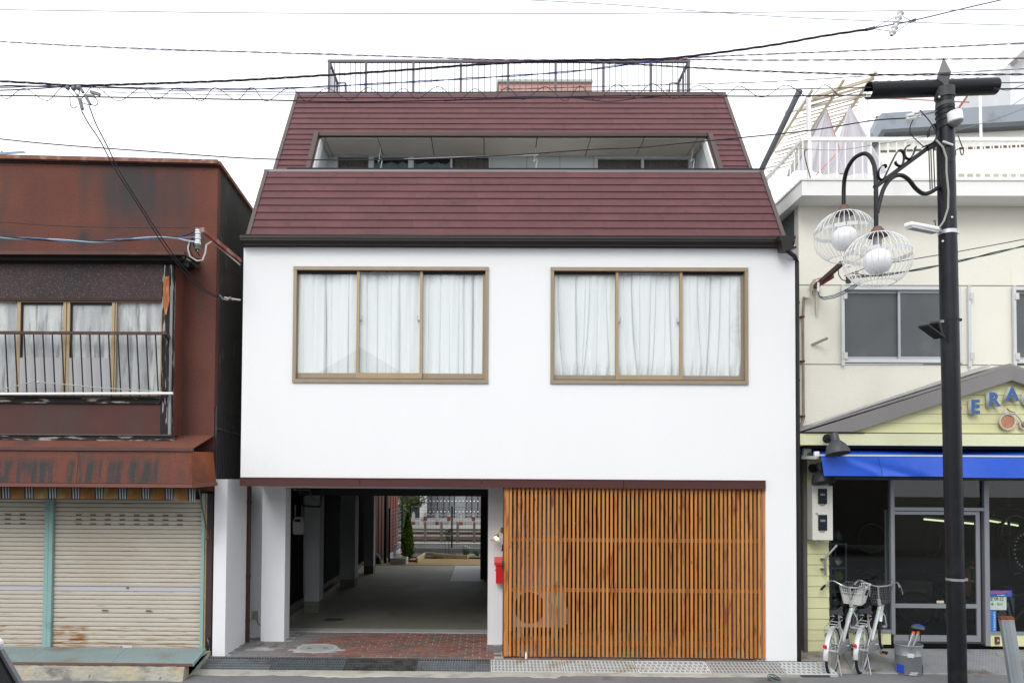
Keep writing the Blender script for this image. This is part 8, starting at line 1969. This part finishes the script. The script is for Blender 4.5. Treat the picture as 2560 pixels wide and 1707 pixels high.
MB().tube([(-8.7, -17.5, ROADZ), (-8.7, -17.5, 10.2)], [.17, .12], 14).build('shaft', conc_lt, t); MB().bar((-9.6, -17.5, 8.2), (-7.8, -17.5, 8.2), .08, .08).build('cross_arm', galv, t)
# ================================================================== OVERHEAD WIRES (each a thing of its own)
def wire(pts, Y, r, mat, lab, twist=0, n=5, name='power_cable', group='overhead wires', sub=8, Y2=None, per=.45):
    """pts: pixels; Y: depth of the wire (Y2 at its last point)"""
    r *= 1.18; Y2 = Y if Y2 is None else Y2; x0, x1 = pts[0][0], pts[-1][0]
    ps = curve([at(p[0], p[1], lerp(Y, Y2, (p[0] - x0) / (x1 - x0) if x1 != x0 else 0)) for p in pts], sub)
    if not twist:
        mb = MB(); mb.tube(ps, r, n); return tag(mb.build(name, mat, origin=ps[0]), lab, 'wire', group)
    # two or three strands wound round each other
    L = [0]
    for a, b in zip(ps[:-1], ps[1:]): L.append(L[-1] + (b - a).length)
    T = L[-1]; k = int(T / (per / 8)) + 1; dense = []; j = 0
    for i in range(k + 1):
        s = T * i / k
        while j < len(L) - 2 and L[j + 1] < s: j += 1
        f = (s - L[j]) / max(1e-6, L[j + 1] - L[j]); dense.append((ps[j].lerp(ps[j + 1], f), s))
    t = thing(name, ps[0], lab, 'wire', group)
    for q in range(twist):
        ph = 2 * math.pi * q / twist; m_ = mat[q % len(mat)] if isinstance(mat, (list, tuple)) else mat
        rr = r * (1.0 if twist == 2 else 1.1)
        MB().tube([p + Vector((0, math.cos(ph + s * 6.283 / per) * rr, math.sin(ph + s * 6.283 / per) * rr)) for p, s in dense], r * .8, 4).build('strand', m_, t)
    return t
WY = -2.0; bk, pp, bl, lb3 = cable_bk, cable_pp, cable_bl, cable_lb
faint = M('faint_cable', (.35, .28, .38), .5); faintb = M('faint_blue_cable', (.30, .42, .52), .5)
wire([(-60, 24), (320, 29), (640, 33), (1280, 35), (1800, 32), (2200, 28), (2640, 22)], WY - .6, .0038, faint, 'hair-thin pale wire highest across the sky')
wire([(1180, -6), (1500, 10), (1780, 31), (2000, 45), (2300, 57), (2640, 66)], WY - .4, .0038, faintb, 'thin pale blue wire entering at the top and falling to the right')
wire([(-60, 101), (190, 115), (440, 125), (640, 131), (1000, 142), (1260, 150), (1500, 150), (1700, 149), (1920, 151), (2300, 149), (2640, 145)], WY, .0042, pp, 'purple-black twisted wire running level just above the roof railing', 2, per=.35)
wire([(-60, 110), (180, 119), (420, 127), (640, 131)], WY + .3, .0022, faint, 'hair-thin wire just under the purple twisted wire at the left')
wire([(760, 133), (1100, 136), (1350, 137), (1560, 135)], WY + .5, .0022, faintb, 'hair-thin pale blue wire over the middle of the roof railing')
wire([(-60, 200), (100, 209), (200, 214), (420, 208), (640, 199), (960, 179), (1180, 163), (1400, 152), (1600, 149), (1700, 144), (1920, 115), (2050, 92), (2175, 73)], WY, .0065, bk, 'heavy black twisted cable rising from the left junction to the upper right', 3, per=.6)
wire([(-60, 219), (60, 217), (180, 215), (300, 219), (640, 223), (960, 209), (1280, 190), (1440, 178), (1560, 163), (1660, 150)], WY + .2, .006, [cable_bk, M('deep_blue_cable', (.02, .05, .32), .4)], 'black and blue cable crossing the roof railing diagonally', 2, per=1.1)
wire([(-60, 228), (60, 224), (175, 216)], WY, .006, bk, 'short black cable joining the left junction from below')
wire([(-60, 212), (300, 221), (420, 226), (640, 230), (900, 232), (1280, 230), (1600, 227), (1920, 224), (2178, 219)], WY + .1, .0045, bk, 'slim black messenger wire along the roof edge')
wire([(2484, 208), (2640, 205)], WY + .3, .005, bk, 'upper black wire leaving the right end of the crossbar')
wire([(2484, 223), (2640, 221)], WY + .3, .007, bk, 'lower black wire leaving the right end of the crossbar')
wire([(-60, 238), (250, 243), (640, 250), (900, 255), (1280, 247), (1500, 241), (1700, 240), (1920, 241), (2178, 238)], WY + .1, .0065, bk, 'thick black telephone cable under the spiral hanger in front of the roof')
wire([(1110, 253), (1280, 243), (1420, 244), (1520, 254), (1620, 243), (1760, 238)], WY + .12, .0045, bk, 'loose black wire sagging in front of the top slates')
# spiral hanger wire
r_ = random.Random(4); pts = []; x = -60; up_f = 0
while x < 2160:
    pts.append((x, (219 if up_f else 251) + r_.uniform(-4, 3) - (6 if x > 1500 else 0))); x += r_.uniform(34, 62) ; up_f = 1 - up_f
wire(pts, WY + .08, .0035, bk, 'thin wavy spiral hanger wire looping along the telephone cable', name='spiral_hanger', sub=6)
wire([(2484, 219), (2520, 226), (2560, 212), (2640, 190)], WY + .3, .003, bk, 'thin wavy hanger wire to the right of the crossbar', name='spiral_hanger')
wire([(1250, 224), (1600, 214), (1920, 205), (2180, 190), (2400, 181), (2640, 168)], WY + .2, .0030, pp, 'pair of thin loosely twisted purple wires rising to the right edge', 2, per=.5)
wire([(260, 230), (480, 236), (640, 238), (900, 236), (1120, 232)], WY + .2, .0030, faint, 'pair of thin loosely twisted grey wires left of the roof', 2, per=.5)
wire([(1330, 154), (1560, 160), (1740, 170), (1920, 179), (2190, 187), (2400, 187), (2640, 186)], WY, .0055, bk, 'black twisted cable dipping from the railing to the right behind the spear finial', 2, per=.4)
wire([(1640, 150), (1760, 143), (1920, 136), (2200, 125), (2400, 116), (2640, 105)], WY, .0045, pp, 'purple twisted wire rising to the right edge above the spear finial', 2, per=.4)
wire([(-60, 341), (120, 360), (360, 378), (640, 397), (880, 400), (1060, 398), (1280, 388), (1480, 374), (1600, 369), (1720, 357), (1920, 338), (2050, 323), (2180, 302), (2263, 296)], WY + .5, .0065, bk, 'single black cable swinging in front of the balcony recess to the lamp pole insulators', Y2=LY)
wire([(204, 277), (222, 310), (250, 352), (292, 430), (350, 520), (400, 600), (440, 655), (490, 712), (530, 738), (560, 745)], -1.9, .006, bk, 'left one of the two black drop wires falling to the white wall corner', Y2=-.12)
wire([(223, 265), (240, 310), (268, 365), (300, 430), (350, 510), (395, 580), (440, 645), (480, 690), (520, 728), (556, 742)], -1.9, .006, bk, 'right one of the two black drop wires falling to the white wall corner', Y2=-.12)
wire([(-60, 588), (0, 593), (100, 598), (220, 604), (320, 599), (400, 593), (445, 594)], -1.3, .008, [cable_bk, cable_lb, cable_bl], 'blue white and black service cable twisted across the brown wall', 3, Y2=-.8, per=1.0)
for a_, b_, m_, l_ in (((445, 594), (490, 578), cable_bk, 'upper black tail'), ((445, 594), (492, 592), cable_bl, 'middle blue tail'), ((445, 596), (492, 605), cable_lb, 'lower pale blue tail')): wire([a_, (468, (a_[1] + b_[1]) / 2 + 1), b_], -.8, .008, m_, l_ + ' of the service cable at the insulator stack')
wire([(-60, 551), (200, 567), (475, 569)], -1.2, .004, cable_bk, 'thin black wire across the brown parapet wall', Y2=-.6)
wire([(2640, 580), (2560, 598), (2400, 628), (2270, 650), (2180, 666), (2110, 690)], -1.3, .005, cable_bk, 'thin black service wire passing behind the lamp pole', Y2=-.3)
wire([(2640, 595), (2560, 615), (2400, 652), (2300, 673), (2200, 688), (2140, 692)], -1.3, .008, [cable_gn, cable_bk], 'green and black service cable passing behind the lamp pole', 2, Y2=-.3, per=.8)
wire([(2200, 690), (2165, 688), (2130, 683)], -.9, .006, cable_bk, 'short black tail of the green service cable', Y2=-.3)
wire([(2640, 245), (2560, 272), (2480, 301), (2380, 330)], -1.2, .004, M('grey_thin_wire', (.2, .2, .21), .5), 'thin grey wire rising right of the lamp pole', Y2=-1.5)
wire([(2330, 340), (2200, 360), (2100, 375), (2020, 373), (1990, 372)], -1.3, .003, M('grey_fine_wire', (.2, .2, .2), .5), 'fine grey wire across the terrace railing', Y2=.1)
wire([(2520, 270), (2640, 195)], -.5, .004, M('grey_wire_far', (.3, .3, .3), .5), 'thin grey wire at the upper right edge')
wire([(2020, 373), (2012, 380), (2014, 400), (2022, 430), (2026, 445)], .05, .006, cable_bk, 'short black lead hanging down the terrace corner post')
wire([(2175, 73), (2230, 62), (2300, 48), (2400, 24), (2540, -8)], WY, .006, pp, 'thick purple cable leaving the top right corner beyond the strain insulators')
# strain insulator string
t = thing('strain_insulator', at(2242, 58, WY), 'hanging string of white strain insulators on the upper right cable', 'insulator')
ia, ib = at(2254, 28, WY), at(2229, 88, WY); dvv = (ib - ia); LL = dvv.length; dvn = dvv.normalized()
MB().cyl(ia, ib, .010, 6).build('core', galv, t)
for k in range(5):
    c_ = ia + dvn * (LL * (.10 + k * .2)); MB().lathe([(.010, -.03), (.022, -.02), (.040, 0), (.034, .012), (.022, .02), (.022, .035), (.010, .04)], c_, axis=dvn, n=16).build('disc', porcelain, t)
for p_, q_ in (((2185, 70), (2240, 42)), ((2185, 70), (2236, 60)), ((2185, 73), (2226, 78)), ((2257, 42), (2278, 53)), ((2250, 60), (2278, 54)), ((2240, 80), (2278, 54))): MB().cyl(at(p_[0], p_[1], WY), at(q_[0], q_[1], WY), .004, 5).build('bridle', pp, t)
for a_, b_ in (((2165, 75), (2186, 70)), ((2276, 55), (2288, 50))): MB().cyl(at(*a_, WY), at(*b_, WY), .018, 8).build('sleeve', M('sleeve_dark', (.08, .08, .10), .5), t)
# junction hardware at upper left
t = thing('cable_junction', at(195, 225, WY), 'cluster of grey cable clamps and terminals where the drop wires leave the line', 'cable junction')
jm = M('junction_grey', (.17, .18, .19), .5, var=.2); 
for px_, py_, r_ in ((169, 220, .026), (184, 221, .03), (197, 220, .033)): MB().ball(at(px_, py_, WY), r_, r_, r_ * .95, 9, 7).build('terminal', jm, t)
for a_, b_, w_ in (((199, 247), (206, 274), .05), ((215, 243), (226, 262), .045), ((210, 239), (236, 241), .04), ((226, 230), (250, 237), .05), ((200, 218), (208, 232), .045)): MB().bar(at(*a_, WY), at(*b_, WY), w_ * .62, w_ * .62).build('clamp', jm, t)
for a_ in ([(180, 222), (190, 235), (196, 246)], [(200, 224), (196, 240), (192, 232)], [(236, 242), (245, 255), (240, 264), (228, 262)], [(207, 258), (220, 262), (230, 262)], [(204, 274), (206, 284)], [(175, 240), (176, 262), (184, 271), (192, 266)]): MB().tube(curve([at(p[0], p[1], WY) for p in a_]), .005, 5).build('jumper', bk, t)
# television aerial above the brown house
t = thing('tv_aerial', at(20, 385, 3), 'thin blue-grey television aerial rods above the brown house at the left edge', 'aerial')
for a_, b_ in (((-20, 384), (60, 379)), ((-20, 388), (64, 381)), ((5, 397), (42, 394))): MB().cyl(at(*a_, 3), at(*b_, 3), .012, 6).build('rod', faintb, t)
MB().cyl(at(4, 400, 3), at(4, 378, 3), .02, 6).build('mast', galv, t)
